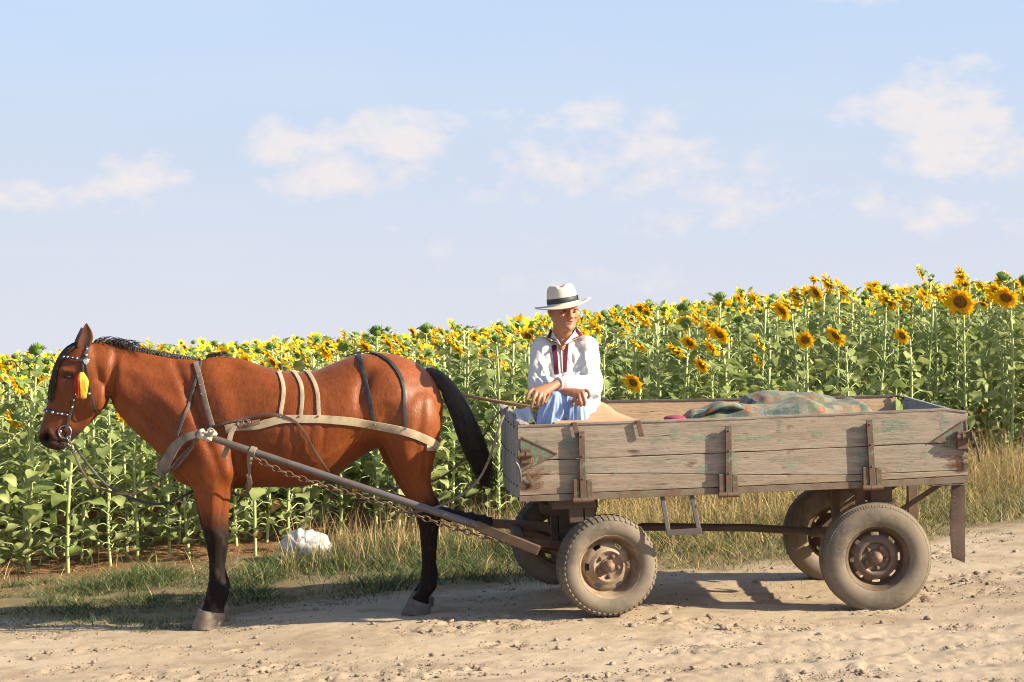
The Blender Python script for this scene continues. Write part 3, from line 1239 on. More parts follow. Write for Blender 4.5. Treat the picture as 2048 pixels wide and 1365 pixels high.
MARKS = ["at the left picture edge", "behind the muzzle of the horse", "behind the cheek and tassel", "under the jaw of the horse", "under the middle of the neck", "in front of the chest",
         "behind foreleg and withers", "behind the girth strap", "behind the first back strap", "behind the third back strap", "behind the loin of the horse", "behind the front hip strap",
         "behind the rear hip strap", "behind the root of the tail", "behind the middle of the tail", "left of the slatted front board", "left of the man, behind his sleeve", "behind the face of the man",
         "behind the sunlit shoulder of the man", "above the right end of the seat board", "just left of the red cloth", "above the left end of the blankets", "above the middle hinge of the cart",
         "above the left end of the rear blanket", "above the left half of the rear blanket", "above the right half of the rear blanket", "above the bare board right of the blankets", "above the rear hinge of the cart",
         "above the far rear corner of the cart", "above the near rear corner latch", "just right of the cart", "at the right picture edge"]
RANKS = ['front-rank', 'second-rank', 'third-rank', 'fourth-rank', 'fifth-rank', 'sixth-rank', 'seventh-rank', 'eighth-rank', 'ninth-rank', 'tenth-rank', 'back-rank', 'back-rank', 'back-rank', 'back-rank', 'back-rank', 'back-rank']
th_e = math.atan(.42)
ROWSTEP = .62
ex, ey = math.cos(th_e), math.sin(th_e)
stuff_pts = []
cand = []
for r_ in range(0, 15):
    s_ = -8.6 + (r_ % 2) * .13
    while s_ < 9.6:
        x = -.0 + s_ * ex
        y0 = float(edge_y(x)) + .02 + r_ * ROWSTEP
        xx, yy = x + random.gauss(0, .035), y0 + random.gauss(0, .06)
        s_ += .27 + random.uniform(-.05, .07)
        if min((xx - a) ** 2 + (yy - b) ** 2 for a, b in TR_XY) < .022:
            continue
        uu_ = xx / yy * FPX
        if any(abs(uu_ - a / b * FPX) < 36 and b - 1.3 < yy < b for a, b in TR_XY[:43]) and random.random() < .9:
            continue
        inview = abs(uu_) < 1090
        cand.append((yy - float(edge_y(xx)), xx, yy, inview))
cand.sort()


def hfield(x, y):
    b = np.interp(x, [-4, -2, -.5, 1, 2.4, 4.5], [1.36, 1.36, 1.40, 1.50, 1.60, 1.66])
    return float(b) + random.gauss(0, .075)


n_ind = 0
LABS, SFR = {}, {}
for d_, xx, yy, inview in cand:
    H = hfield(xx, yy) - (.14 if d_ < .45 and random.random() < .5 else 0)
    if inview and n_ind < 249:
        n_ind += 1
        mk = MARKS[int(min(31, max(0, (1024 + xx / yy * FPX) // 64)))]
        rk = RANKS[max(0, int(round((d_ - .02) / ROWSTEP)))]
        face = R(random.gauss(170, 32))
        bud = random.random() < .30
        # plants of the first ranks that carry no open head at camera side hide theirs
        hs = random.uniform(.55, .9) if d_ > .5 else random.uniform(.45, .75)
        bud = bud or (d_ < .5 and random.random() < .55)
        lb = '%s %s sunflower %s' % (rk, 'green budding' if bud else 'flowering', mk)
        LABS.setdefault(lb, []).append((xx / yy, n_ind))
        SFR[n_ind] = sunflower(xx, yy, H * random.uniform(.95, 1.03), face, hs, random.uniform(.2, 1.0), lb, 'sunflowers of the field', bud=bud)
    else:
        stuff_pts.append((xx, yy, H))
for lb, it in LABS.items():
    it.sort()
    words_ = {2: ['left one of two', 'right one of two'], 3: ['leftmost of three', 'middle one of three', 'rightmost of three'], 4: ['leftmost of four', 'second of four', 'third of four', 'rightmost of four']}.get(len(it))
    if words_:
        for (a_, k_), w_ in zip(it, words_):
            SFR[k_]['label'] = lb + ', ' + w_
# far ranks
y_ = 0
d_ = 15 * ROWSTEP + .2
rowi = 0
while d_ < 60:
    stepx = .27 * (1 + max(0, d_ - 14) * .028)
    halfw = 4.9 + d_ * .42
    x = -halfw
    while x < halfw + 2:
        xx, yy = x + random.gauss(0, .06), float(edge_y(min(max(x, -9), 12))) + d_ + random.gauss(0, .08)
        if abs(xx) < yy * .36 + 1.2:
            stuff_pts.append((xx, yy, hfield(xx, yy)))
        x += stepx * random.uniform(.8, 1.2)
    d_ += ROWSTEP * (1 + max(0, d_ - 14) * .028)
# low-poly variants merged into one mesh
LV = []
for i in range(8):
    (sv, sf, sm), (fv, ff, fm), hp, H0 = plant_body(rr_, True, 1.5, True)
    (hv, hf, hm), (dv, df) = head_geo(rr_, True)
    a = Acc()
    keep_top = True
    a.add(sv, sf, 0)
    for m in np.unique(fm):
        pass
    a.V.append(fv)
    a.F.append(ff + a.n)
    a.M.append(fm)
    a.n += len(fv)
    dr = rr_.uniform(.2, 1.0)
    if i % 8 < 5:
        q = roty(hv * rr_.uniform(.75, 1.15), dr) + hp
        a.V.append(q)
        a.F.append(hf + a.n)
        a.M.append(hm)
        a.n += len(q)
        q = roty(dv * .9, dr) + hp
        a.add(q, df, 3)
    else:
        bv, bf_, bm_ = bud_geo(rr_)
        q = roty(bv * 1.1, -1.2) + hp
        a.add(q, bf_, 4)
    LV.append(a.get())
big = Acc()
for i, (x, y, H) in enumerate(stuff_pts):
    V, F, Mi = LV[i % 8]
    V = V.copy()
    V[:, 2] *= H / 1.5
    V = rotz(V, R(random.gauss(180, 36)))
    V += np.array([x, y, gzf(x, y)])
    big.V.append(V)
    big.F.append(F + big.n)
    big.M.append(Mi)
    big.n += len(V)
V, F, Mi = big.get()
me = np_mesh('sunflower_field', V, F, Mi)
sf = link_mesh('sunflower_field', me, SF_MATS, None)
tag(sf, 'dense mass of far sunflowers reaching back to the horizon', kind='stuff')
print('sunflowers individual', n_ind + len(TR), 'stuff', len(stuff_pts), 'faces', len(F))

# ================================================================== HORSE
HY = 10.8            # median plane of the horse
HN, HF = 10.64, 10.96  # near / far leg planes


def pair_ring(pt, pb, Y, hw, n=28, st=0.0, sb=0.0, p=2.0, Xsc=None):
    """section between two pixel points in plane Y with half width hw across"""
    a, b = P(pt[0], pt[1], Y), P(pb[0], pb[1], Y)
    c, h = (a + b) / 2, (a - b) / 2
    out = []
    for k in range(n):
        th = 2 * math.pi * k / n
        cc, ss = math.cos(th), math.sin(th)
        e = 2 / p
        cv = math.copysign(abs(cc) ** e, cc)
        sv = math.copysign(abs(ss) ** e, ss)
        sq = 1 - (st * max(0, cc) if cc > 0 else sb * max(0, -cc))
        out.append(c + h * cv + Vector((0, hw * sv * sq, 0)))
    return out


def leg_rings(st, Y, Ysrc, dx=None, n=22):
    """st: (xl, xr, y, hw[, yoff]) pixel rows traced in plane Ysrc, moved to plane Y with the same heights"""
    out = []
    for i, s_ in enumerate(st):
        xl, xr, y, hw = s_[:4]
        yo = s_[4] if len(s_) > 4 else 0
        yr = s_[5] if len(s_) > 5 else y
        d = dx(y) if dx else 0
        z, z2 = P(0, y, Ysrc).z, P(0, yr, Ysrc).z
        X0, X1 = (xl + d - 1024) / FPX * Y, (xr + d - 1024) / FPX * Y
        c = Vector(((X0 + X1) / 2, Y + yo * (1 if Y > HY else -1), (z + z2) / 2))
        h = Vector(((X1 - X0) / 2, 0, (z2 - z) / 2))
        ring = []
        for k in range(n):
            th = 2 * math.pi * k / n
            ring.append(c + h * math.cos(th) + Vector((0, hw * math.sin(th), 0)))
        out.append(ring)
    return out


hb = MB()
loft(hb, [
    pair_ring((334, 858), (340, 925), HY, .07),
    pair_ring((345, 810), (348, 955), HY, .145, sb=.1),
    pair_ring((372, 745), (372, 972), HY, .185, st=.35),
    pair_ring((405, 720), (405, 980), HY, .20, st=.52),
    pair_ring((440, 712), (440, 982), HY, .215, st=.58),
    pair_ring((485, 718), (485, 977), HY, .245, st=.45),
    pair_ring((535, 735), (535, 975), HY, .285, st=.25),
    pair_ring((585, 744), (585, 976), HY, .31, st=.15),
    pair_ring((630, 741), (630, 969), HY, .315, st=.15),
    pair_ring((675, 722), (675, 950), HY, .305, st=.22),
    pair_ring((715, 709), (715, 920), HY, .29, st=.25),
    pair_ring((755, 705), (755, 897), HY, .275, st=.2),
    pair_ring((795, 710), (795, 892), HY, .265, st=.18),
    pair_ring((830, 724), (828, 896), HY, .245, st=.2),
    pair_ring((857, 744), (853, 896), HY, .205, st=.2),
    pair_ring((876, 776), (872, 885), HY, .15),
    pair_ring((886, 805), (883, 858), HY, .08)], 4)
# neck
loft(hb, [
    pair_ring((172, 694), (200, 752), HY, .05),
    pair_ring((196, 684), (214, 784), HY, .068, st=.3),
    pair_ring((232, 691), (232, 822), HY, .075, st=.5),
    pair_ring((272, 701), (262, 856), HY, .085, st=.55),
    pair_ring((315, 709), (296, 888), HY, .105, st=.55),
    pair_ring((358, 716), (325, 915), HY, .14, st=.55),
    pair_ring((398, 722), (355, 945), HY, .17, st=.5),
    pair_ring((435, 740), (400, 965), HY, .18, st=.5)], 4)
# head
loft(hb, [
    pair_ring((160, 684), (190, 690), HY, .045),
    pair_ring((139, 694), (208, 722), HY, .070, st=.1),
    pair_ring((121, 714), (216, 762), HY, .088, sb=.15),
    pair_ring((109, 742), (214, 800), HY, .092, sb=.25),
    pair_ring((102, 772), (198, 830), HY, .078, sb=.3),
    pair_ring((95, 802), (172, 856), HY, .062, sb=.3),
    pair_ring((86, 834), (153, 876), HY, .054, sb=.25),
    pair_ring((79, 858), (144, 884), HY, .055, sb=.15),
    pair_ring((78, 877), (137, 893), HY, .056),
    pair_ring((84, 890), (128, 899), HY, .044),
    pair_ring((94, 896), (116, 902), HY, .022)], 4)
# lips
hb.ell(P(104, 888, HY), (.045, .040, .030), 16, 10)
hb.ell(P(126, 889, HY), (.034, .030, .028), 16, 10)
# jowls (both sides)
for sy in (-1, 1):
    hb.ell(P(192, 792, HY) + Vector((0, sy * .052, 0)), (.075, .030, .095), 18, 12)
    hb.ell(P(134, 742, HY) + Vector((0, sy * .070, 0)), (.034, .016, .020), 16, 10)
FORE = [(352, 478, 860, .05), (350, 486, 905, .10), (357, 482, 940, .105), (378, 468, 966, .09), (388, 463, 985, .078), (395, 460, 1005, .070), (400, 458, 1030, .062), (405, 457, 1053, .056), (410, 457, 1078, .052), (413, 456, 1095, .046), (416, 454, 1112, .038), (418, 452, 1130, .033), (418, 451, 1150, .032),
        (417, 456, 1168, .037), (414, 459, 1185, .043), (409, 456, 1198, .040), (407, 451, 1208, .038), (401, 449, 1220, .043), (396, 449, 1232, .047)]
HIND = [(775, 850, 782, .035), (755, 868, 800, .085), (745, 880, 832, .118), (752, 881, 865, .122), (768, 875, 895, .112), (784, 868, 925, .095), (798, 863, 950, .078), (810, 863, 970, .066), (820, 870, 988, .056), (828, 880, 1008, .050), (832, 882, 1028, .047), (837, 881, 1045, .043), (841, 877, 1062, .037), (843, 875, 1085, .034), (844, 874, 1110, .033), (843, 873, 1140, .033),
        (840, 875, 1160, .038), (837, 873, 1176, .042), (829, 864, 1189, .038), (822, 858, 1199, .038), (819, 860, 1210, .044)]
loft(hb, leg_rings(FORE, HN, HN), 3)
loft(hb, leg_rings(HIND, HN, HN), 3)
fdx = lambda y: float(np.interp(y, [900, 970, 1050, 1260], [-6, -8, -6, 6]))
hdx = lambda y: float(np.interp(y, [800, 930, 985, 1040, 1240], [-6, -20, -20, -6, 6]))
loft(hb, leg_rings(FORE, HF, HN, fdx), 3)
loft(hb, leg_rings(HIND, HF, HN, hdx), 3)
HVt, HFc = remesh(hb, .0095, 9, .5)
HN_ = vnormals(HVt, HFc)
if (HN_[:, 2] * (HVt[:, 2] - HVt[:, 2].mean())).sum() < 0:
    HFc = HFc[:, ::-1]
    HN_ = -HN_


def sculpt(V, N, items, Yc=None, mirror=True):
    """items: (u, v, ru, rv, angle deg, amount m) gaussian pushes along the normal on the near side (mirrored)"""
    if Yc is None:
        Yc = HY
    X, Y, Z = V[:, 0], V[:, 1], V[:, 2]
    side = np.where(Y > Yc, 1, -1)
    Yn = np.where(Y > Yc, 2 * Yc - Y, Y)
    u = 1024 + X / Yn * FPX
    v = 682.5 - (Z - CAMZ) / Yn * FPX
    facing = np.clip(-(N[:, 1] * -side) * -1, -1, 1)
    fy = np.clip(N[:, 1] * side, 0, 1)
    d = np.zeros(len(V))
    for (cu, cv, ru, rv, an, amt) in items:
        a = R(an)
        du, dv = u - cu, v - cv
        p_ = (du * math.cos(a) + dv * math.sin(a)) / ru
        q_ = (-du * math.sin(a) + dv * math.cos(a)) / rv
        d += amt * 1.5 * np.exp(-(p_ * p_ + q_ * q_)) * np.clip(fy * 2.2, 0, 1)
    return V + N * d[:, None]


HVt = sculpt(HVt, HN_, [
    (392, 830, 9, 95, -22, -.018),     # groove in front of the shoulder blade
    (440, 800, 26, 80, -18, .014),     # shoulder blade
    (418, 900, 34, 30, 0, .018),       # point of shoulder / upper arm
    (478, 905, 14, 45, 12, -.016),     # behind the elbow
    (455, 945, 16, 20, 0, .012),       # elbow
    (330, 800, 55, 14, 38, .010),      # neck muscle
    (300, 850, 70, 7, 40, -.012),      # jugular groove
    (270, 745, 60, 14, 18, .008), (222, 772, 9, 60, 8, -.022), (232, 740, 40, 16, 70, .006),
    (470, 735, 26, 18, 20, -.010),     # hollow under the withers
    (600, 775, 60, 26, 0, .004),
    (730, 760, 14, 36, 20, -.014),     # flank hollow
    (722, 800, 12, 30, 0, -.010),
    (735, 728, 16, 14, 0, .014),       # point of hip
    (800, 790, 36, 60, -10, .014),     # thigh
    (757, 855, 18, 26, -20, .016),     # stifle
    (840, 850, 9, 60, 6, -.008),
    (850, 800, 16, 50, 0, .008),
    (747, 888, 26, 9, -35, -.012),     # flank fold
    (815, 920, 12, 34, -14, .008), (850, 930, 6, 40, 0, -.006),
    (690, 880, 60, 7, -38, -.004), (650, 915, 40, 5, -30, .004),
    (560, 860, 5, 50, 10, -.003), (590, 865, 5, 55, 8, -.003), (620, 865, 5, 50, 6, -.003), (648, 860, 5, 46, 4, -.003),
    (426, 1010, 8, 40, 5, .006), (446, 1010, 5, 36, 8, -.006), (432, 1072, 14, 14, 0, .007), (446, 1120, 4, 40, 0, -.005), (430, 1120, 5, 40, 0, .003),
    (452, 1182, 8, 10, 0, .006), (868, 1012, 8, 14, 0, .006), (850, 1020, 6, 30, 10, -.005), (866, 1100, 4, 44, 0, -.004), (868, 1172, 6, 9, 0, .005),
    (140, 752, 13, 6, 10, -.013),      # eye socket
    (134, 742, 12, 4, 12, .008),       # brow
    (132, 795, 32, 5, 68, .007),       # facial crest
    (118, 800, 30, 7, 72, -.007),
    (150, 830, 26, 12, 60, -.008),
    (91, 874, 6, 9, 15, -.034),        # nostril
    (83, 872, 4, 11, 15, .010), (100, 866, 8, 5, 40, .012), (112, 880, 9, 6, 0, .006),
    (120, 884, 26, 2.4, 8, -.012),     # mouth line
    (205, 800, 10, 26, 15, .006), (172, 760, 16, 16, 0, -.006),
])
HN_ = vnormals(HVt, HFc)
nz_ = fbm(HVt[:, 0] * 14 + 50, HVt[:, 2] * 14 + HVt[:, 1] * 9 + 50, 7, 3) - .5
HVt = HVt + HN_ * (nz_ * .005)[:, None]
hu = 1024 + HVt[:, 0] / HY * FPX
hv = 682.5 - (HVt[:, 2] - CAMZ) / HY * FPX
coat = np.tile(np.array([.198, .050, .0095]), (len(HVt), 1))


def blend(C, m, c):
    m = np.clip(m, 0, 1)[:, None]
    return C * (1 - m) + np.array(c) * m


nn_ = fbm(HVt[:, 0] * 5 + 9, HVt[:, 2] * 5 + 9, 17, 3)
nf_ = fbm(HVt[:, 0] * 30 + 9, HVt[:, 2] * 16 + 9, 19, 3)
coat = blend(coat, sstep(.45, .75, nn_) * .35, (.125, .024, .006))
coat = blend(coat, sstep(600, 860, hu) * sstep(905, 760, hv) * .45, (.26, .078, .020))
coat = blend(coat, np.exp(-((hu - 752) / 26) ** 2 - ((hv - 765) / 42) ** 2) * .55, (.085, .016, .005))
coat = blend(coat, sstep(215, 150, hu) * .5, (.11, .034, .013))
hd = ((hu - 95) * math.cos(R(25)) + (860 - hv) * math.sin(R(25)))
coat = blend(coat, sstep(842, 880, hv + (hu - 100) * .1) * (hu < 170), (.035, .020, .015))
coat = blend(coat, np.exp(-((hu - 92) / 9) ** 2 - ((hv - 876) / 10) ** 2), (.012, .008, .007))
coat = blend(coat, np.exp(-((hu - 138) / 13) ** 2 - ((hv - 752) / 9) ** 2) * .8, (.035, .018, .012))
coat = blend(coat, sstep(735, 700, hv) * sstep(165, 130, hu) * .7, (.05, .022, .013))
blk = (.013, .009, .008)
fore_m = sstep(1000, 1062, hv + (nf_ - .5) * 26 - (hu - 430) * .25) * (hu < 520)
hind_m = sstep(960, 1032, hv + (nf_ - .5) * 30 + (hu - 850) * .9) * (hu > 700)
coat = blend(coat, fore_m + hind_m, blk)
coat = blend(coat, sstep(.62, .8, nf_) * .35 * (fore_m + hind_m), (.09, .06, .045))
coat = blend(coat, sstep(1205, 1222, hv) * .3 * (hu < 520), (.16, .12, .09))
me = np_mesh('horse', HVt, HFc)
set_col(me, coat)
t = NT('coat')
at = t.node('ShaderNodeAttribute', attribute_name='Col')
v = t.coord('Object', (1, 1, .35))
hn = t.noise(v, 160, 3, .6)
hn2 = t.noise(t.coord('Object'), 7, 4, .6)
c = t.mix(t.ramp(hn, [(.3, .35), (.6, 0.0)]), at.outputs[0], t.mix(1.0, at.outputs[0], (.6, .55, .55), 'MULTIPLY'))
hd_ = t.noise(t.coord('Object', (9, 9, 3)), 6, 6, .7)
c = t.mix(t.ramp(hd_, [(.40, .45), (.56, 0.0)]), c, t.mix(1.0, at.outputs[0], (.62, .5, .5), 'MULTIPLY'))
c = t.mix(t.ramp(hn2, [(.5, 0.0), (.75, .25)]), c, t.mix(1.0, at.outputs[0], (1.3, 1.35, 1.5), 'MULTIPLY'))
t.bump(t.math('ADD', t.math('ADD', hn, t.math('MULTIPLY', hn2, 1.5)), t.math('MULTIPLY', t.noise(t.coord('Object', (1, 1, .5)), 38, 4, .6), 1.6)), .32, .005)
t.b.inputs['Sheen Weight'].default_value = .08
t.b.inputs['Sheen Roughness'].default_value = .4
t.b.inputs['Sheen Tint'].default_value = (1, .75, .55, 1)
rgh = t.math('ADD', t.math('MULTIPLY', t.noise(t.coord('Object'), 9, 5, .7), .45), .26)
sp_ = t.node('ShaderNodeSeparateColor')
t.l.new(at.outputs[0], sp_.inputs[0])
M_coat = t.done(c, t.math('ADD', rgh, t.math('MULTIPLY', t.math('LESS_THAN', sp_.outputs[0], .04), .18)), 0, None)
t.put(t.b.inputs['Specular IOR Level'], t.math('ADD', .10, t.math('MULTIPLY', sp_.outputs[0], 1.0), True))
horse = link_mesh('horse', me, M_coat, None)
tag(horse, 'brown bay horse with black legs harnessed to the cart, head lowered to the left', 'horse')
HB = BVHTree.FromPolygons([Vector(p) for p in HVt.tolist()], [tuple(f) for f in HFc.tolist()])

# hooves
M_hoof = simple('hoof', (.24, .185, .135), .7, 0, .4, 22, .3, .003)
M_hoofd = simple('hoof_dark', (.13, .11, .095), .7, 0, .4, 22, .3, .003)
M_black = simple('black_hair', (.018, .013, .011), .48, 0, .4, 40, 0, spec=.5)
for (cor, sole, Y, dy0, m, dxf) in [
        ((395, 450, 1222, 1230), (383, 448, 1259), HN, 0, M_hoof, 0), ((398, 452, 1222, 1230), (389, 452, 1259), HF, 0, M_hoof, 6),
        ((817, 862, 1198, 1212), (802, 861, 1229), HN, 0, M_hoofd, 0), ((819, 863, 1198, 1212), (807, 861, 1229), HF, 0, M_hoofd, 6)]:
    mb = MB()
    n = 26
    rs = []
    xl, xr, yl, yr = cor
    sl, sr, sy = sole
    Ys = HN
    for f_ in (-.12, 0, .35, .7, .93, 1.0):
        a_ = max(0, f_)
        X0 = (xl + (sl - xl) * a_ + dxf - 1024) / FPX * Y
        X1 = (xr + (sr - xr) * a_ + dxf - 1024) / FPX * Y
        z0 = P(0, yl + (sy - yl) * f_, Ys).z
        z1 = P(0, yr + (sy - yr) * f_, Ys).z
        zz = gzf((X0 + X1) / 2, Y) + .004 if f_ == 1.0 else None
        hw = (X1 - X0) / 2 * (.84 if f_ < 1 else .82)
        ring = []
        for k in range(n):
            th = 2 * math.pi * k / n
            cx = math.cos(th)
            X_ = (X0 + X1) / 2 + (X1 - X0) / 2 * cx * (.93 if f_ < 0 else 1)
            z_ = (z0 + (z1 - z0) * (cx + 1) / 2) if zz is None else zz
            ring.append((X_, Y + hw * math.sin(th) * (.93 if f_ < 0 else 1) * (1.0 - .12 * cx), z_))
        rs.append(ring)
    mb.rings(rs)
    o = build(mb, 'hoof', m, horse, smooth=True, auto=50)

# ears
for (Y, tip, b0, b1, m) in [(HY - .055, (172, 647), (150, 697), (183, 692), 0), (HY + .055, (163, 655), (146, 697), (178, 694), 0)]:
    mb = MB()
    rs = []
    T = P(tip[0], tip[1], Y)
    for t_, w_ in ((0, .9), (.15, 1.0), (.35, 1.05), (.6, .80), (.8, .46), (.94, .2), (1, .03)):
        a, b = P(b0[0], b0[1], Y), P(b1[0], b1[1], Y)
        c_ = (a + b) / 2
        c_ = c_ + (T - c_) * t_ + Vector((.008 * math.sin(t_ * 3), 0, 0))
        h = (b - a) / 2 * w_ * .92
        ring = []
        for k in range(16):
            th = 2 * math.pi * k / 16
            dep = .026 * w_
            inner = -.018 * w_ * max(0, math.sin(-th)) ** 2 * 1.6 if Y < HY else 0
            ring.append(c_ + h * math.cos(th) + Vector((0, dep * math.sin(th) - inner * 1.0, 0)))
        rs.append(ring)
    loft(mb, rs, 3)
    t_ = M_ear = simple('ear', (.11, .038, .018), .6, 0, .5, 18, .2, .003) if Y < HY else M_ear
    build(mb, 'ear', t_, horse, smooth=True)
# eyes
M_eye = simple('eye', (.010, .007, .006), .12, 0, .2, 8, 0, spec=.8)
M_lid = simple('eyelid', (.055, .028, .018), .6, 0, .3, 20, .1, .002)
hit = HB.ray_cast(CAMP, ray(139, 752))
ec = hit[0]
for sy in (0, 1):
    c_ = Vector((ec.x, ec.y if sy == 0 else 2 * HY - ec.y, ec.z))
    s_ = 1 if sy == 0 else -1
    mb = MB()
    mb.ell(c_ + Vector((0, .011 * s_, 0)), (.021, .016, .016), 16, 10)
    e = build(mb, 'eye', M_eye, horse, smooth=True)
    mb = MB()
    for (vv, b_) in ((-1, .013), (1, .011)):
        pts = [c_ + Vector((-.026 + .052 * k / 8, -s_ * (.003 + .007 * math.sin(math.pi * k / 8)), vv * -b_ * math.sin(math.pi * k / 8) * (1.0 if vv < 0 else .55) - .004 * (k / 8 - .5))) for k in range(9)]
        mb.tube(pts, [.0025 + .0035 * math.sin(math.pi * k / 8) for k in range(9)], 8)
    build(mb, 'eyelid', M_lid, e, smooth=True)


def strands(mb, n, f, seg=6, w=.0016, taper=True, r=None):
    """f(i, r) -> list of control points"""
    r = r or random
    for i in range(n):
        pts = crom(f(i), 3)
        m = len(pts)
        mb.tube(pts, [w * (1 - .85 * (k / (m - 1)) ** 2) for k in range(m)], 3, cap=False)


# mane and forelock
t = NT('mane_hair')
v = t.coord('Object')
c = t.mix(t.ramp(t.noise(v, 30, 4, .6), [(.4, 0.0), (.7, 1.0)]), (.014, .010, .009), (.06, .034, .022))
M_mane = t.done(c, .42, 0, .6)


def crest(s):
    """point on the crest, s 0..1 from the poll to the withers"""
    u = 186 + (392 - 186) * s
    v_ = np.interp(u, [180, 196, 232, 272, 315, 358, 398, 430], [686, 684, 691, 701, 709, 716, 722, 713])
    return u, float(v_)


mb = MB()


def mane_f(i):
    s = random.random() ** .95
    u, v_ = crest(s)
    base = P(u, v_ + 2, HY) + Vector((0, random.uniform(-.010, .022), 0))
    up = random.uniform(.004, .022) * (1.2 - .4 * s)
    back = random.uniform(.0, .03)
    L = random.uniform(.03, .10) * (1 - .4 * s)
    return [base, base + Vector((back * .5, .008, up)), base + Vector((back, .03, up * .9)), base + Vector((back + .01, .055, up * .3 - L * .3)), base + Vector((back + .02, .075, -L))]


strands(mb, 1300, mane_f, w=.0017)


def wisp(i):
    s = random.random() * .35
    u, v_ = crest(s)
    b = P(u, v_, HY) + Vector((0, random.uniform(-.02, .02), 0))
    L = random.uniform(.07, .17)
    return [b, b + Vector((L * .35, -.01, random.uniform(.012, .032))), b + Vector((L * .7, -.02, random.uniform(.0, .03))), b + Vector((L, -.03, random.uniform(-.045, -.01)))]


strands(mb, 60, wisp, w=.0018)


def wisp2(i):
    b = P(412 + random.uniform(-3, 8), 722, HY) + Vector((0, random.uniform(-.02, .02), 0))
    L = random.uniform(.04, .16)
    return [b, b + Vector((L * .3, -.005, .03 + random.uniform(-.008, .012))), b + Vector((L * .7, -.005, .045 + random.uniform(-.015, .008))), b + Vector((L, -.01, random.uniform(.018, .035)))]


strands(mb, 46, wisp2, w=.0016)


def fore_f(i):
    # forelock falling down the forehead
    a = random.random()
    b = P(168 + random.uniform(-10, 10), 688 + random.uniform(-3, 3), HY) + Vector((0, random.uniform(-.045, .03), .004))
    L = random.uniform(.45, 1.0)
    path = [(146, 690), (124, 706), (111, 727), (104, 752), (100, 776), (98, 800)]
    m = max(2, int(round(L * 6)))
    sp = random.uniform(-.055, .02)
    du = random.uniform(0, 18)
    out = [b]
    for k, (u, v_) in enumerate(path[:m]):
        out.append(P(u - 2 + du * (.55 + .06 * k), v_ + du * .35, HY) + Vector((0, sp * (1 + .12 * k), 0)))
        q = HB.find_nearest(out[-1])
        if q[0] is not None:
            off = (out[-1] - q[0]).dot(q[1])
            if off < .006 or off > .012:
                out[-1] = q[0] + q[1] * random.uniform(.005, .012)
    return out


strands(mb, 420, fore_f, w=.0024)
build(mb, 'mane', M_mane, horse, smooth=True)

# tail
mb = MB()
TC = [(850, 742, .030), (872, 752, .034), (893, 772, .040), (908, 797, .048), (921, 825, .054), (933, 856, .058), (945, 886, .057), (955, 912, .050), (963, 938, .036), (967, 958, .018), (967, 972, .004)]
rs = []
for i, (u, v_, r_) in enumerate(TC):
    a_, b_ = TC[max(0, i - 1)], TC[min(len(TC) - 1, i + 1)]
    d = Vector((b_[0] - a_[0], 0, -(b_[1] - a_[1]))).normalized()
    nrm = Vector((d.z, 0, -d.x))
    c_ = P(u, v_, HY)
    rs.append([c_ + nrm * (r_ * .62 * math.cos(2 * math.pi * k / 20)) + Vector((0, r_ * .6 * math.sin(2 * math.pi * k / 20), 0)) for k in range(20)])
loft(mb, rs, 3)


def tail_f(i):
    th, q = random.uniform(0, 6.283), random.uniform(.55, 1.18)
    st_ = random.choice([0, 0, 0, 0, 1, 1, 2, 3])
    en = random.randint(7, len(TC))
    out = []
    fl = random.uniform(-.02, .02) if random.random() < .75 else random.uniform(-.08, .03)
    for i_ in range(st_, en):
        u, v_, r_ = TC[i_]
        a_, b_ = TC[max(0, i_ - 1)], TC[min(len(TC) - 1, i_ + 1)]
        d = Vector((b_[0] - a_[0], 0, -(b_[1] - a_[1]))).normalized()
        nrm = Vector((d.z, 0, -d.x))
        q2 = q if i_ > 0 else .8
        r2 = r_ * q2 + (.004 if i_ > 0 else 0)
        out.append(P(u, v_, HY) + nrm * (r2 * math.cos(th) * .84 - fl * (i_ / 10) ** 2 * -1) + Vector((0, r2 * .8 * math.sin(th), -abs(fl) * (i_ / 10) ** 2)))
    return out


strands(mb, 1900, tail_f, w=.0020)


def tail_loose(i):
    # long hairs hanging below the dock on the near side
    k = random.uniform(0, 1)
    u, v_ = 884 + 20 * k, 790 + 40 * k
    b = P(u, v_, HY) + Vector((0, random.uniform(-.03, .02), 0))
    L = random.uniform(.10, .30)
    return [b, b + Vector((.012 + L * .12, 0, -L * .4)), b + Vector((.02 + L * .3, 0, -L)), ]


strands(mb, 170, tail_loose, w=.0018)
build(mb, 'tail', M_mane, horse, smooth=True)


# ================================================================== straps lying on the horse
def hug(pts, off=.004, sub=6, bvh=None, Yplane=HY, straight=False):
    """pixel path -> points and normals on the surface seen there"""
    bvh = bvh or HB
    pp = crom([Vector((p[0], p[1], 0)) for p in pts], sub)
    out, nr = [], []
    for q in pp:
        h = bvh.ray_cast(CAMP, ray(q.x, q.y))
        if h[0] is None:
            h = bvh.find_nearest(P(q.x, q.y, Yplane))
        out.append(h[0] + h[1] * off)
        nr.append(h[1])
    # smooth normals
    for _ in range(2):
        nr = [(nr[max(0, i - 1)] + nr[i] * 2 + nr[min(len(nr) - 1, i + 1)]).normalized() for i in range(len(nr))]
        out = [out[0]] + [(out[i - 1] + out[i] * 2 + out[i + 1]) / 4 for i in range(1, len(out) - 1)] + [out[-1]]
    return out, nr


def mirrored(pts, nrm):
    return [Vector((p.x, 2 * HY - p.y, p.z)) for p in pts], [Vector((n.x, -n.y, n.z)) for n in nrm]


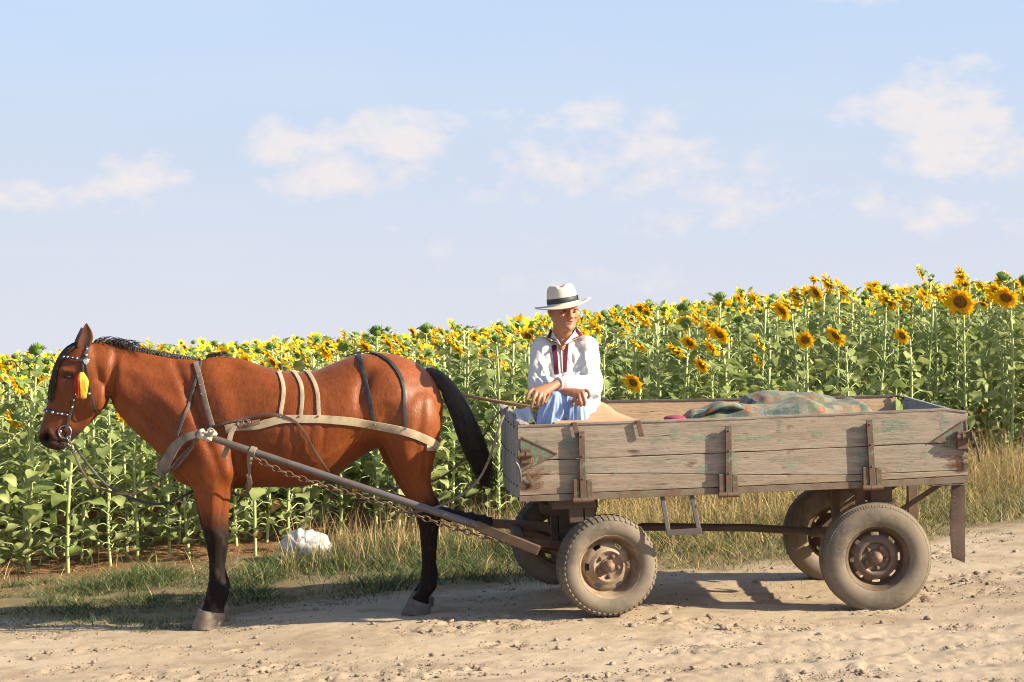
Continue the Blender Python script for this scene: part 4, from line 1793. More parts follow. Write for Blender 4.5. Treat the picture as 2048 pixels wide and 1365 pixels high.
def strap_over(name, pts, width, mat, parent, off=.004, thick=.004):
    """from low on the near side, over the back, to the far side"""
    p, n = hug(pts, off)
    p2, n2 = mirrored(p, n)
    mb = MB()
    top, tn = p[-1], n[-1]
    mid = Vector((top.x, HY, top.z + .006))
    pts3 = p + [mid] + p2[::-1]
    nr3 = n + [Vector((0, 0, 1))] + n2[::-1]
    mb.ribbon(pts3, nr3, width, thick)
    return build(mb, name, mat, parent, smooth=True, auto=40)


def strap(name, pts, width, mat, parent, off=.005, thick=.004, both=False, bvh=None, free=None, sub=6):
    p, n = hug(pts, off, sub, bvh)
    mb = MB()
    mb.ribbon(p, n, width, thick)
    if both:
        p2, n2 = mirrored(p, n)
        mb.ribbon(p2, n2, width, thick)
    return build(mb, name, mat, parent, smooth=True, auto=40)


def leather(name, c, c2, web=False, rough=.55):
    t = NT(name)
    v = t.coord('Object')
    n = t.noise(v, 14, 6, .65)
    c_ = t.mix(t.ramp(n, [(.35, 0.0), (.65, 1.0)]), c, c2)
    if web:
        wv = t.node('ShaderNodeTexWave')
        wv.inputs['Scale'].default_value = 95
        t.l.new(v, wv.inputs[0])
        t.bump(wv.outputs[1], .3, .002)
    else:
        t.bump(t.noise(v, 120, 4), .2, .001)
    return t.done(c_, rough, 0, .35)


M_web = leather('webbing', (.30, .235, .15), (.46, .37, .25), True, .85)
M_webg = leather('webbing_grey', (.13, .105, .08), (.24, .19, .14), True, .85)
M_bl = leather('black_leather', (.022, .020, .020), (.06, .055, .055), False, .42)
M_gl = leather('grey_leather', (.06, .052, .05), (.12, .10, .09), False, .5)
M_br = leather('brown_leather', (.07, .038, .022), (.14, .08, .05), False, .5)
M_metal = simple('steel', (.42, .40, .38), .32, .9, .3, 30, .1, .001)
M_silver = simple('stud_silver', (.85, .85, .88), .22, .95, .1, 30, 0)
M_rust = rusty('rusty_iron', (.19, .12, .085), (.17, .075, .04), .5, 14)

harness = empty('harness', P(560, 850, HN - .1), 'webbing and leather driving harness strapped round the body of the horse', 'harness')
strap('side_band', [(452, 858), (480, 853), (512, 853), (540, 846), (566, 840), (610, 839), (655, 840), (700, 843), (740, 849), (775, 856), (805, 862), (835, 872), (858, 882), (874, 892)], .047, M_web, harness, .007, .005, both=True)
# breeching round the buttocks
q1 = hug([(868, 889), (875, 893)], .008)[0][-1]
mb = MB()
bp, bn = [], []
for k in range(25):
    a = math.pi * k / 24 - math.pi / 2
    org = Vector((q1.x + .5 * math.cos(a) + .0, HY + .8 * math.sin(a), q1.z + .004 - .004 * math.cos(a)))
    h = HB.ray_cast(org, (Vector((q1.x - .06, HY, q1.z)) - org).normalized())
    if h[0] is None:
        continue
    bp.append(h[0] + h[1] * .007)
    bn.append(Vector((h[1].x, h[1].y, 0)).normalized())
for _ in range(3):
    bp = [bp[0]] + [(bp[i - 1] + bp[i] * 2 + bp[i + 1]) / 4 for i in range(1, len(bp) - 1)] + [bp[-1]]
mb.ribbon(bp, bn, .046, .005)
build(mb, 'breeching', M_web, harness, smooth=True, auto=40)
strap_over('back_strap', [(561, 842), (563, 818), (567, 795), (567, 772), (562, 755), (558, 746)], .022, M_web, harness)
strap_over('back_strap', [(601, 838), (604, 812), (605, 790), (602, 768), (592, 750), (586, 745)], .022, M_web, harness)
strap_over('back_strap', [(638, 837), (637, 812), (636, 790), (630, 768), (620, 750), (612, 743)], .022, M_web, harness)
strap_over('hip_strap', [(752, 857), (746, 835), (741, 805), (734, 772), (726, 740), (717, 709)], .024, M_bl, harness, .006)
strap_over('hip_strap', [(813, 866), (810, 840), (809, 812), (808, 780), (801, 755), (785, 730), (762, 713), (742, 707)], .022, M_bl, harness, .006)
strap('croup_strap', [(690, 716), (705, 709), (722, 706), (742, 705)], .014, M_bl, harness, .010)
strap_over('neck_strap', [(426, 852), (418, 825), (410, 795), (403, 765), (397, 742), (392, 728)], .030, M_webg, harness, .008, .005)
strap_over('collar_strap', [(356, 872), (364, 848), (374, 820), (384, 790), (392, 765), (399, 740), (402, 726)], .018, M_gl, harness, .006)
strap('flank_strap', [(395, 868), (420, 857), (450, 848), (480, 841), (510, 834), (540, 831), (565, 834), (590, 844), (605, 860), (620, 885), (636, 912), (654, 938), (672, 958)], .016, M_br, harness, .013)
# breast band with its bag-like slack loop
mb = MB()
c0 = [P(400, 868, 10.50), P(372, 876, 10.52), P(352, 893, 10.55), P(338, 915, 10.58), P(326, 938, 10.62)]
pts = crom(c0, 5)
mb.ribbon(pts, [Vector((-.35, -1, .45)).normalized()] * len(pts), [.036 + .055 * (i / (len(pts) - 1)) ** .8 for i in range(len(pts))], .006)
p_, n_ = hug([(326, 930), (332, 922), (336, 910)], .01)
pts = crom([P(326, 936, 10.63), Vector((P(322, 936, 10.8).x - .01, 10.75, P(322, 934, 10.8).z)), Vector((P(322, 936, 10.8).x - .01, 10.87, P(322, 934, 10.8).z)), P(326, 932, 10.98), P(350, 890, 11.06)], 5)
mb.ribbon(pts, [Vector((-1, -.1, .2)).normalized()] * len(pts), .085, .006)
build(mb, 'breast_band', M_webg, harness, smooth=True, auto=50)
mb = MB()
pts = crom([P(404, 862, 10.46), P(392, 880, 10.47), P(380, 900, 10.5), P(362, 925, 10.54), P(345, 942, 10.6)], 5)
mb.ribbon(pts, [Vector((-.2, -1, .2)).normalized()] * len(pts), .016, .005)
build(mb, 'breast_tie', M_gl, harness, smooth=True)
# hanging web tail, loops and girth
mb = MB()
pts = crom([P(470, 852, 10.46), P(462, 868, 10.45), P(458, 885, 10.43), P(452, 902, 10.44), P(446, 915, 10.46)], 4)
mb.ribbon(pts, [Vector((.2, -1, .1)).normalized()] * len(pts), .030, .004)
build(mb, 'web_end', M_webg, harness, smooth=True, auto=50)
strap('girth', [(500, 905), (498, 920), (500, 940), (498, 955), (494, 968), (486, 982)], .020, M_webg, harness, .006)
mb = MB()
pts = crom([P(497, 950, 10.5), P(500, 970, 10.55), P(492, 985, 10.62), P(478, 992, 10.75), P(465, 985, 10.9)], 5)
mb.ribbon(pts, [Vector((.1, -.6, -1)).normalized()] * len(pts), .026, .004)
build(mb, 'girth_loop', M_webg, harness, smooth=True, auto=50)


def torus(mb, c, r, w, nrm, n=18, m=6, sx=1.0, tang=None):
    nrm = Vector(nrm).normalized()
    a = Vector(tang).normalized() if tang else nrm.cross(Vector((0, 0, 1))).normalized()
    b = nrm.cross(a).normalized()
    rs = []
    for i in range(n + 1):
        th = 2 * math.pi * i / n
        d = a * (math.cos(th) * sx) + b * math.sin(th)
        c_ = Vector(c) + d * r
        dn = d.normalized()
        rs.append([c_ + (dn * math.cos(2 * math.pi * k / m) + nrm * math.sin(2 * math.pi * k / m)) * w for k in range(m)])
    mb.rings(rs, cap=False)


mb = MB()
for (u, v_) in ((482, 850), (492, 849)):
    h = HB.ray_cast(CAMP, ray(u, v_))
    torus(mb, h[0] + h[1] * .016, .021, .0035, h[1])
h = HB.ray_cast(CAMP, ray(514, 846))
mb.bar(h[0] + h[1] * .016 + Vector((-.022, 0, -.003)), h[0] + h[1] * .016 + Vector((.022, 0, .004)), .008, .026)
torus(mb, h[0] + h[1] * .018 + Vector((-.052, 0, 0)), .016, .004, h[1], sx=1.3)
torus(mb, h[0] + h[1] * .018 + Vector((.054, 0, 0)), .014, .004, h[1], sx=1.3)
build(mb, 'buckle', M_rust, harness, smooth=True, auto=40)
mb = MB()
for (u, v_) in ((561, 836), (600, 835), (637, 834), (750, 848), (811, 857), (397, 755), (401, 772), (404, 790)):
    h = HB.ray_cast(CAMP, ray(u, v_))
    if h[0]:
        mb.ell(h[0] + h[1] * .015, (.006, .005, .006), 8, 6)
build(mb, 'rivets', M_rust, harness, smooth=True)

# bridle ---------------------------------------------------------------------
bridle = empty('bridle', P(150, 790, HN), 'black leather bridle set with silver studs on the horse head', 'bridle')
strap('headpiece', [(166, 726), (170, 714), (175, 698), (181, 682)], .022, M_bl, bridle, .006, both=True)
strap('browband', [(122, 717), (138, 717), (152, 719), (170, 724)], .016, M_bl, bridle, .012, both=True)
strap('cheekpiece', [(168, 724), (165, 738), (160, 765), (152, 788), (146, 806), (141, 826), (136, 846), (131, 862)], .017, M_bl, bridle, .009, both=True)
strap('throatlash', [(172, 726), (176, 752), (181, 780), (187, 805), (193, 824)], .012, M_bl, bridle, .009, both=True)
strap('noseband', [(84, 820), (97, 822), (112, 826), (128, 829), (142, 830)], .017, M_bl, bridle, .007, both=True)
strap('rosette_strap', [(166, 727), (166, 745), (163, 760)], .012, M_bl, bridle, .012)
mb = MB()
for (u, v_, s_) in [(87, 821, 3), (97, 823, 2), (108, 825, 3.4), (117, 827, 2), (125, 828, 3), (135, 829, 2), (131, 716, 2.6), (138, 716, 3), (147, 717, 2), (156, 718, 2.6), (174, 700, 2.6), (173, 712, 3), (168, 722, 2.4),
                    (153, 788, 3), (149, 799, 2.6), (144, 813, 2.8), (180, 788, 3), (91, 821, 2), (176, 690, 2)]:
    h = HB.ray_cast(CAMP, ray(u, v_))
    if h[0]:
        mb.ell(h[0] + h[1] * .014, s_ / 3744 * 10.7 * .9, 10, 6)
build(mb, 'studs', M_silver, bridle, smooth=True)
h = HB.ray_cast(CAMP, ray(173, 724))
mb = MB()
mb.ell(h[0] + h[1] * .018, (.017, .008, .020), 12, 8)
build(mb, 'rosette', M_silver, bridle, smooth=True)
h = HB.ray_cast(CAMP, ray(131, 864))
RC = h[0] + Vector((0, -.012, 0))
mb = MB()
torus(mb, RC, .036, .0035, (0.1, -1, 0), 28, 8)
mb.ell(RC + Vector((-.026, -.002, 0)), (.008, .006, .014), 10, 6)
build(mb, 'bit_ring', M_metal, bridle, smooth=True)
mb = MB()
for k in range(5):
    torus(mb, RC + Vector((.022 + .004 * k, -.002, -.034 - .016 * k)), .010, .0028, (1, -.3, 0) if k % 2 else (.2, -1, 0), 12, 5, 1.0)
build(mb, 'bit_chain', M_metal, bridle, smooth=True)
# tassel
t = NT('tassel_yarn')
v = t.coord('Object')
wv = t.node('ShaderNodeSeparateXYZ')
t.l.new(v, wv.inputs[0])
fx = t.math('ADD', t.math('MULTIPLY', wv.outputs[0], 22), t.math('MULTIPLY', t.noise(t.coord('Object', (60, 60, 8)), 1, 3), .9))
c = t.ramp(t.math('ADD', fx, .18), [(.25, (.62, .05, .02)), (.48, (.70, .15, .03)), (.62, (.72, .40, .03)), (1, (.75, .48, .05))])
t.bump(t.noise(t.coord('Object', (160, 160, 12)), 1, 3), .6, .004)
M_tas = t.done(c, .8)
h = HB.ray_cast(CAMP, ray(163, 758))
TT = P(163, 744, h[0].y - .02)
tas = empty('tassel', TT, 'red and yellow yarn tassel hanging beside the horse eye', 'tassel')
mb = MB()
mb.lathe(TT, (0, 0, -1), [(0, .006), (.012, .014), (.035, .030), (.06, .036), (.075, .036), (.090, .030), (.096, .014)], 24, cap=True)
build(mb, 'yarn_head', M_tas, tas, smooth=True)
mb = MB()


def tas_f(i):
    th, q = random.uniform(0, 6.283), random.uniform(.8, 1.05)
    z_ = random.uniform(-.05, .0)
    return [TT + Vector((math.cos(th) * r_ * q, math.sin(th) * r_ * q, -w_ + (z_ if k == 3 else 0))) for k, (w_, r_) in enumerate([(.004, .01), (.04, .033), (.075, .037), (.106 + random.uniform(-.01, .008), .028)])]


strands(mb, 260, tas_f, w=.0022)
build(mb, 'yarn_fringe', M_tas, tas, smooth=True)

# reins ----------------------------------------------------------------------
RB = RC + Vector((.038, -.004, -.10))
mb = MB()
pts = crom([RB, P(150, 912, 10.62), P(166, 945, 10.6), P(192, 972, 10.58), P(228, 986, 10.56), P(268, 988, 10.54), P(302, 975, 10.52), P(335, 944, 10.5), P(365, 910, 10.48), P(396, 880, 10.45), P(404, 868, 10.45)], 6)
mb.ribbon(pts, [Vector((.2, -1, .4)).normalized()] * len(pts), .013, .004)
o = build(mb, 'rein', M_br, None, smooth=True)
tag(o, 'brown leather rein curving from the bit up to the tied shaft tip', 'rein')
mb = MB()
pts = crom([RB + Vector((.01, .02, .03)), P(158, 905, 10.66), P(178, 932, 10.68), P(204, 962, 10.7), P(238, 986, 10.72), P(275, 1001, 10.74), P(310, 1009, 10.76), P(345, 1004, 10.78), P(378, 987, 10.8), P(400, 975, 10.82)], 6)
mb.ribbon(pts, [Vector((.2, -1, .4)).normalized()] * len(pts), .015, .004)
o = build(mb, 'rein', M_bl, None, smooth=True)
tag(o, 'black rein hanging lowest in a slack bow between chin and chest', 'rein')
mb = MB()
pts = crom([P(790, 1024, 10.36), P(830, 1024, 10.38), P(862, 1018, 10.4), P(895, 1006, 10.38), P(930, 985, 10.35), P(957, 960, 10.3), P(976, 925, 10.25), P(988, 890, 10.2), P(1000, 850, 10.2), P(1015, 815, 10.3)], 6)
mb.ribbon(pts, [Vector((-.3, -1, .2)).normalized()] * len(pts), .014, .004)
o = build(mb, 'driving_rein', M_webg, None, smooth=True)
tag(o, 'grey flat driving rein sagging from the shaft up to the front board corner', 'rein')
mb = MB()
pts = crom([P(705, 972, 11.0), P(780, 978, 11.0), P(868, 962, 11.0), P(920, 927, 11.0), P(962, 880, 10.9), P(990, 835, 10.8), P(1016, 815, 10.6)], 6)
mb.ribbon(pts, [Vector((-.3, -1, .2)).normalized()] * len(pts), .012, .004)
o = build(mb, 'driving_rein', M_webg, None, smooth=True)
tag(o, 'grey driving rein passing behind the tail to the front board', 'rein')

# ================================================================== CART
A0 = P(1040, 1003, 10.15)
B0 = P(1937, 967, 10.30)
E1 = (B0 - A0).normalized()
E2 = Vector((-math.sin(R(3)), math.cos(R(3)), .035)).normalized()
E3 = E1.cross(E2).normalized()
E2 = E3.cross(E1).normalized()
LEN = (B0 - A0).length


def L(x, y, z):
    return A0 + E1 * x + E2 * y + E3 * z


def toloc(p):
    d = Vector(p) - A0
    return d.dot(E1), d.dot(E2), d.dot(E3)


def bl(u, v, y=0.0):
    """pixel -> (x, z) on the cart plane at local depth y"""
    d = ray(u, v)
    o = L(0, y, 0)
    t_ = (o - CAMP).dot(E2) / d.dot(E2)
    x, _, z = toloc(CAMP + d * t_)
    return x, z


def lbox(mb, x0, x1, y0, y1, z0, z1):
    return mb.box(L(x0, y0, z0), E1 * (x1 - x0), E2 * (y1 - y0), E3 * (z1 - z0))


def plank(mb, x0, x1, y0, y1, zb, zt, nx=36, jit=.0025, seed=0, ends=.0):
    """board with slightly worn edges; zb, zt may be functions of x"""
    fb = zb if callable(zb) else (lambda x: zb)
    ft = zt if callable(zt) else (lambda x: zt)
    rs = []
    for i in range(nx + 1):
        x = x0 + (x1 - x0) * i / nx
        a, b = fb(x), ft(x)
        j1 = (float(fbm(x * 9 + seed, 1.3, seed, 3)) - .5) * 2 * jit
        j2 = (float(fbm(x * 8 + seed, 7.3, seed + 3, 3)) - .5) * 2 * jit
        j3 = (float(fbm(x * 3 + seed, 4.3, seed + 5, 3)) - .5) * 1.2 * jit
        c = .003
        e_ = ends if i in (0, nx) else 0
        rs.append([L(x, y0 + c + j3, a + j1 + e_), L(x, y0 + j3, a + c + j1 + e_), L(x, y0 + j3, b - c + j2 - e_), L(x, y0 + c + j3, b + j2 - e_), L(x, y1 - c, b + j2 * .7 - e_), L(x, y1, b - c - e_), L(x, y1, a + c + e_), L(x, y1 - c, a + j1 + e_)])
    mb.rings(rs)


M_wood = wood('weathered_boards', (.208, .175, .142), (.36, .305, .25), 'x', .655)
M_woodb = wood('weathered_boards_low', (.205, .165, .125), (.35, .285, .225), 'x', .70)
M_woodi = wood('inner_boards', (.40, .28, .18), (.52, .38, .25), 'x', 0)
M_woodg = wood('grey_end_boards', (.20, .20, .22), (.34, .34, .36), 'y', 0)
M_woodz = wood('front_slats', (.24, .25, .24), (.40, .41, .38), 'z', .70)
M_iron = rusty('painted_iron', (.075, .05, .04), (.125, .058, .034), .5, 16, green=(.085, .20, .15), gamt=.57)
M_irong = rusty('green_iron', (.07, .23, .165), (.13, .065, .04), .47, 12, green=(.09, .26, .20), gamt=.60)
M_ironb = rusty('brown_iron', (.075, .045, .032), (.115, .06, .038), .5, 14)
M_steel = rusty('frame_steel', (.15, .125, .095), (.12, .066, .044), .52, 9, green=(.10, .24, .18), gamt=.70)
M_dark = rusty('dark_steel', (.045, .036, .032), (.07, .045, .032), .5, 6)
M_step = rusty('step_steel', (.075, .07, .073), (.09, .055, .04), .56, 9, rough=.5)
M_tube = rusty('shaft_steel', (.10, .095, .10), (.085, .055, .042), .56, 9, rough=.4)

cart = empty('wooden_cart', L(LEN / 2, .6, -.6), 'weathered wooden farm cart on four rubber tyres behind the horse', 'cart')
T_ = .030


def seam(pts):
    xs = [bl(u, v)[0] for u, v in pts]
    zs = [bl(u, v)[1] for u, v in pts]
    return lambda x: float(np.interp(x, xs, zs))


topl = seam([(1043, 853), (1160, 848), (1300, 843), (1455, 838), (1600, 832), (1760, 825), (1890, 819), (1936, 824)])
s1 = seam([(1040, 925), (1110, 920), (1300, 912), (1490, 904), (1680, 895), (1870, 887), (1940, 884)])
s2 = seam([(1040, 953), (1110, 949), (1300, 947), (1490, 950), (1680, 951), (1870, 943), (1940, 941)])
bot = seam([(1040, 992), (1160, 986), (1455, 974), (1740, 962), (1937, 951)])
sw = empty('side_wall', L(LEN / 2, 0, .2))
sw.parent = cart
sw.location = WLOC[sw.name] - WLOC[cart.name]
mb = MB()
plank(mb, .002, LEN, 0, T_, lambda x: s1(x) + .0012, topl, 60, .004, 3)
build(mb, 'board', M_wood, cart, smooth=False)
bpy.data.objects.remove(sw)
mb = MB()
plank(mb, 0, LEN - .003, .001, T_, lambda x: s2(x) + .001, lambda x: s1(x) - .0025, 60, .0012, 7)
build(mb, 'board', M_wood, cart)
mb = MB()
plank(mb, 0, LEN - .003, 0, T_, bot, lambda x: s2(x) - .0015, 60, .001, 9)
build(mb, 'board', M_woodb, cart)
# worn grey top lip
mb = MB()
rs = []
for i in range(90):
    x = .004 + (LEN - .006) * i / 89
    j = (float(fbm(x * 14, 2.2, 77, 4)) - .5)
    z = topl(x) + .0005
    rs.append([L(x, -.004 + .006 * j, z - .006), L(x, -.004 + .006 * j, z + .004 + .004 * j), L(x, T_ + .003, z + .004 + .003 * j), L(x, T_ + .003, z - .006)])
mb.rings(rs)
build(mb, 'top_lip', wood('grey_lip', (.15, .12, .095), (.36, .31, .26), 'x', 0), cart)
# lower steel channel frame
mb = MB()
frb = seam([(1040, 1004), (1160, 1001), (1455, 988), (1740, 976), (1937, 966)])
for (ya, yb) in ((-.004, .04), (1.21, 1.25)):
    for seg_ in range(10):
        pass
    rs = []
    for i in range(21):
        x = -.004 + (LEN + .004) * i / 20
        rs.append([L(x, ya, frb(x)), L(x, ya, bot(x) - .003), L(x, yb, bot(x) - .003), L(x, yb, frb(x))])
    mb.rings(rs)
for x in (0.0, .33, 1.16, 1.94, LEN - .045):
    lbox(mb, x, x + .04, .042, 1.208, frb(x) + .003, bot(x) - .007)
build(mb, 'frame', M_steel, cart, bevel=.002)
mb = MB()
lbox(mb, -.010, .002, .006, .034, frb(0) + .006, bot(0) - .010)
build(mb, 'frame_hollow_shade', simple('hollow_shade_black', (.006, .005, .005), .9, 0, .1, 5, 0), cart)  # solid black block painted as the darkness inside the frame end
# floor
mb = MB()
for k in range(7):
    lbox(mb, .01, LEN - .03, .034 + k * .169, .034 + k * .169 + .165, .042, .062)
build(mb, 'floor', M_woodi, cart)
# far side wall (slightly higher)
mb = MB()
ftop = [bl(1209, 803, 1.25), bl(1560, 797, 1.25), bl(1797, 792, 1.25)]
ft = lambda x: float(np.interp(x, [p[0] for p in ftop], [p[1] for p in ftop]))
xe = bl(1790, 800, 1.23)[0]
plank(mb, .25, xe, 1.215, 1.245, lambda x: ft(x) - .135, ft, 40, .003, 13)
build(mb, 'board', M_woodi, cart)
mb = MB()
plank(mb, -.0, LEN - .01, 1.216, 1.244, .04, lambda x: ft(x) - .139, 40, .002, 15)
build(mb, 'board', M_woodi, cart)
mb = MB()
for i in range(30):
    pass
rs = []
for i in range(50):
    x = .24 + (xe - .25) * i / 49
    z = ft(x)
    j = (float(fbm(x * 10, 2.2, 87, 4)) - .5) * .004
    rs.append([L(x, 1.210, z - .004 + j), L(x, 1.210, z + .006 + j), L(x, 1.252, z + .006 + j), L(x, 1.252, z - .004 + j)])
mb.rings(rs)
build(mb, 'top_lip', simple('dark_lip', (.10, .085, .08), .8, 0, .4, 10, .3), cart)
mb = MB()
x1_, z1_ = bl(1792, 792, 1.23)
pts = [L(x1_ - .02, 1.2, z1_ + .004), L(x1_ + .02, 1.19, z1_ - .004), L(x1_ + .045, 1.18, z1_ - .03), L(x1_ + .058, 1.17, z1_ - .075)]
mb.tube(crom(pts, 5), .007, 8)
x2_, z2_ = bl(1207, 802, 1.2)
lbox(mb, x2_ - .012, x2_ + .022, 1.18, 1.26, z2_ - .018, z2_ + .018)
build(mb, 'latch_hook', M_dark, cart, smooth=True, auto=40)

# front end: slatted panel leaning outwards
FC = dict(bn=P(1038, 1001, 10.17), tn=P(1041, 850, 10.17), tf=P(999, 810, 11.40), bf=P(1006, 968, 11.40))


def FP(s, t_):
    """s along near->far, t_ up; bulges forward"""
    b = FC['bn'].lerp(FC['bf'], s)
    t2 = FC['tn'].lerp(FC['tf'], s)
    return b.lerp(t2, t_) - E1 * .018 * math.sin(math.pi * s)


mb = MB()
nsl = 9
for k in range(nsl):
    s0, s1_ = k / nsl + .010, (k + 1) / nsl - .010
    vs = []
    for tt in (0.02, 1.0):
        for (s_, dx) in ((s0, 0), (s1_, 0), (s1_, .022), (s0, .022)):
            vs.append(FP(s_, tt) + E1 * dx)
    mb.add(vs, [(0, 1, 2, 3), (4, 7, 6, 5), (0, 4, 5, 1), (1, 5, 6, 2), (2, 6, 7, 3), (3, 7, 4, 0)])
build(mb, 'front_slats', M_woodz, cart, bevel=.002)
mb = MB()
for tt in (.14, .52, .9):
    vs = [FP(0, tt) + E1 * .026, FP(1, tt) + E1 * .026, FP(1, tt) + E1 * .048, FP(0, tt) + E1 * .048]
    vs += [p + E3 * .045 for p in vs]
    mb.add(vs, [(0, 1, 2, 3), (4, 7, 6, 5), (0, 4, 5, 1), (1, 5, 6, 2), (2, 6, 7, 3), (3, 7, 4, 0)])
build(mb, 'front_rail', M_woodi, cart, bevel=.002)
mb = MB()
pts = [FP(s_ / 10, 1.0) + E3 * .006 + E1 * .010 for s_ in range(11)]
mb.ribbon(pts, [E3] * 11, .035, .008)
pts = [FP(s_ / 10, .98) - E1 * .006 for s_ in range(11)]
build(mb, 'front_cap', wood('grey_cap', (.26, .26, .27), (.42, .41, .40), 'y', 0), cart)
mb = MB()
for k in range(9):
    for tt in (.18, .56, .93):
        mb.ell(FP((k + .5) / nsl, tt) - E1 * .002, .006, 6, 5)
build(mb, 'nails', M_dark, cart, smooth=True)
# rear end board
mb = MB()
RC_ = [P(1936, 826, 10.32), P(1816, 792, 11.5)]
for k, (z0, z1) in enumerate(((.0, .20), (.204, .0))):
    b0 = L(LEN - .028, .034, .05 if k == 0 else .225)
    b1 = L(LEN - .028, 1.21, .05 if k == 0 else .225)
    t0 = L(LEN - .028, .034, .22) if k == 0 else RC_[0] + E1 * .0
    t1 = L(LEN - .028, 1.21, .22) if k == 0 else RC_[1] + E1 * .0
    if k == 1:
        t0 = L(LEN - .028, .034, toloc(RC_[0])[2] + .004)
        t1 = L(LEN - .028, 1.21, toloc(RC_[1])[2])
    vs = [b0, b1, t1, t0]
    vs += [p + E1 * .024 for p in vs]
    mb.add(vs, [(0, 1, 2, 3), (4, 7, 6, 5), (0, 4, 5, 1), (1, 5, 6, 2), (2, 6, 7, 3), (3, 7, 4, 0)])
build(mb, 'rear_board', M_woodg, cart, bevel=.003)

# three strap hinges with shoe and barrel
for k, (ut, vt, ub, vb) in enumerate([(1162, 862, 1166, 1001), (1455, 851, 1456, 990), (1736, 839, 1743, 976)]):
    mb = MB()
    x0, z0 = bl(ut, vt)
    x1, z1 = bl(ub, vb)
    w = .017
    a, b = L(x0 - w, -.034, z0), L(x1 - w, -.034, z1)
    mb.box(L(x1 - w, -.036, z1 + .01), E1 * 2 * w, E2 * .012, (L(x0, 0, z0) - L(x1, 0, z1)) - E3 * .01)
    mb.box(L(x1 - w + .004, -.024, z1 + .03), E1 * (2 * w - .008), E2 * .0235, (L(x0, 0, z0) - L(x1, 0, z1)) - E3 * .05)
    h_ = build(mb, 'hinge_strap', M_iron, cart, bevel=.002)
    mb = MB()
    lbox(mb, x1 - .052, x1 - .020, -.030, -.006, z1 + .012, z1 + .118)
    lbox(mb, x1 + .020, x1 + .052, -.030, -.006, z1 + .012, z1 + .112)
    build(mb, 'hinge_plate', M_iron, h_, bevel=.002)
    mb = MB()
    mb.tube([L(x1 - .056, -.032, z1 + .004), L(x1 - .012, -.032, z1 + .004)], .015, 14)
    mb.tube([L(x1 - .010, -.032, z1 + .004), L(x1 + .056, -.032, z1 + .004)], .0145, 14)
    build(mb, 'hinge_barrel', M_ironb, h_, smooth=True, auto=40)
    mb = MB()
    for tt in (.07, .36, .68):
        q = L(x0, -.037, z0).lerp(L(x1, -.037, z1), tt)
        mb.ell(q, (.006, .004, .006), 8, 6)
    build(mb, 'bolts', M_ironb, h_, smooth=True)
# hanging brackets
for (ut, vt, ub, vb) in [(1149, 850, 1155, 874), (1276, 846, 1283, 873)]:
    mb = MB()
    x0, z0 = bl(ut, vt)
    x1, z1 = bl(ub, vb)
    mb.box(L(x1 - .014, -.020, z1), E1 * .028, E2 * .008, (L(x0, 0, z0 + .008) - L(x1, 0, z1)))
    mb.box(L(x0 - .014, -.020, z0 + .006), E1 * .028, E2 * .05, E3 * .006)
    build(mb, 'bracket', M_ironb, cart, bevel=.002)
# triangular corner plates with bolt latches
for k, tri in enumerate([[(1041, 874), (1114, 908), (1040, 946)], [(1866, 882), (1930, 840), (1934, 906)]]):
    mb = MB()
    q = [bl(*p) for p in tri]
    vs = [L(x, -.004, z) for x, z in q] + [L(x, -.009, z) for x, z in q]
    mb.add(vs, [(0, 1, 2), (5, 4, 3), (0, 3, 4, 1), (1, 4, 5, 2), (2, 5, 3, 0)])
    pl = build(mb, 'corner_plate', M_irong, cart)
    mb = MB()
    for a, b in ((0, 1), (1, 2)):
        mb.bar(L(q[a][0], -.010, q[a][1]), L(q[b][0], -.010, q[b][1]), .006, .006, E2)
    build(mb, 'plate_edge', M_ironb, pl)
    mb = MB()
    if k == 0:
        x, z = bl(1052, 910)
        lbox(mb, x - .03, x + .028, -.030, -.010, z - .045, z + .035)
        build(mb, 'latch_plate', M_ironb, pl, bevel=.003)
        mb = MB()
        mb.tube([L(x - .042, -.034, z + .002), L(x + .030, -.034, z + .002)], .014, 12)
        mb.tube([L(x - .048, -.034, z + .002), L(x - .036, -.034, z + .002)], .026, 14)
        mb.tube([L(x - .003, -.034, z + .002), L(x + .001, -.034, z + .002)], .018, 14)
        build(mb, 'latch_bolt', M_ironb, pl, smooth=True, auto=40)
        mb = MB()
        a = [bl(1030, 923), bl(1036, 932), bl(1040, 948), bl(1041, 962)]
        mb.tube(crom([L(x_, -.05, z_) for x_, z_ in a], 4), .0065, 8)
        build(mb, 'latch_handle', M_tube, pl, smooth=True)
        mb = MB()
        a, b = bl(1052, 948), bl(1066, 972)
        mb.bar(L(a[0], -.016, a[1]), L(b[0], -.012, b[1]), .016, .010, E2)
        mb.bar(L(a[0] - .035, -.014, a[1] - .004), L(a[0] + .02, -.014, a[1] + .004), .010, .010, E2)
        build(mb, 'hasp', M_ironb, pl, bevel=.002)
    else:
        x, z = bl(1922, 878)
        lbox(mb, x - .028, x + .030, -.030, -.010, z - .055, z + .045)
        build(mb, 'latch_plate', M_ironb, pl, bevel=.003)
        mb = MB()
        mb.tube([L(x - .034, -.036, z + .012), L(x + .045, -.036, z + .018)], .013, 12)
        mb.tube([L(x + .044, -.036, z + .018), L(x + .052, -.036, z + .018)], .030, 14)
        mb.tube([L(x - .004, -.036, z + .014), L(x + .004, -.036, z + .014)], .019, 14)
        build(mb, 'latch_bolt', M_ironb, pl, smooth=True, auto=40)
        mb = MB()
        a = [bl(1943, 866), bl(1944, 875), bl(1949, 890), bl(1953, 905), bl(1956, 923)]
        mb.tube(crom([L(x_, -.03, z_) for x_, z_ in a], 4), .0065, 8)
        build(mb, 'latch_handle', M_dark, pl, smooth=True)
mb = MB()
x, z = bl(1940, 908, .3)
lbox(mb, LEN - .002, LEN + .006, .06, .12, .13, .25)
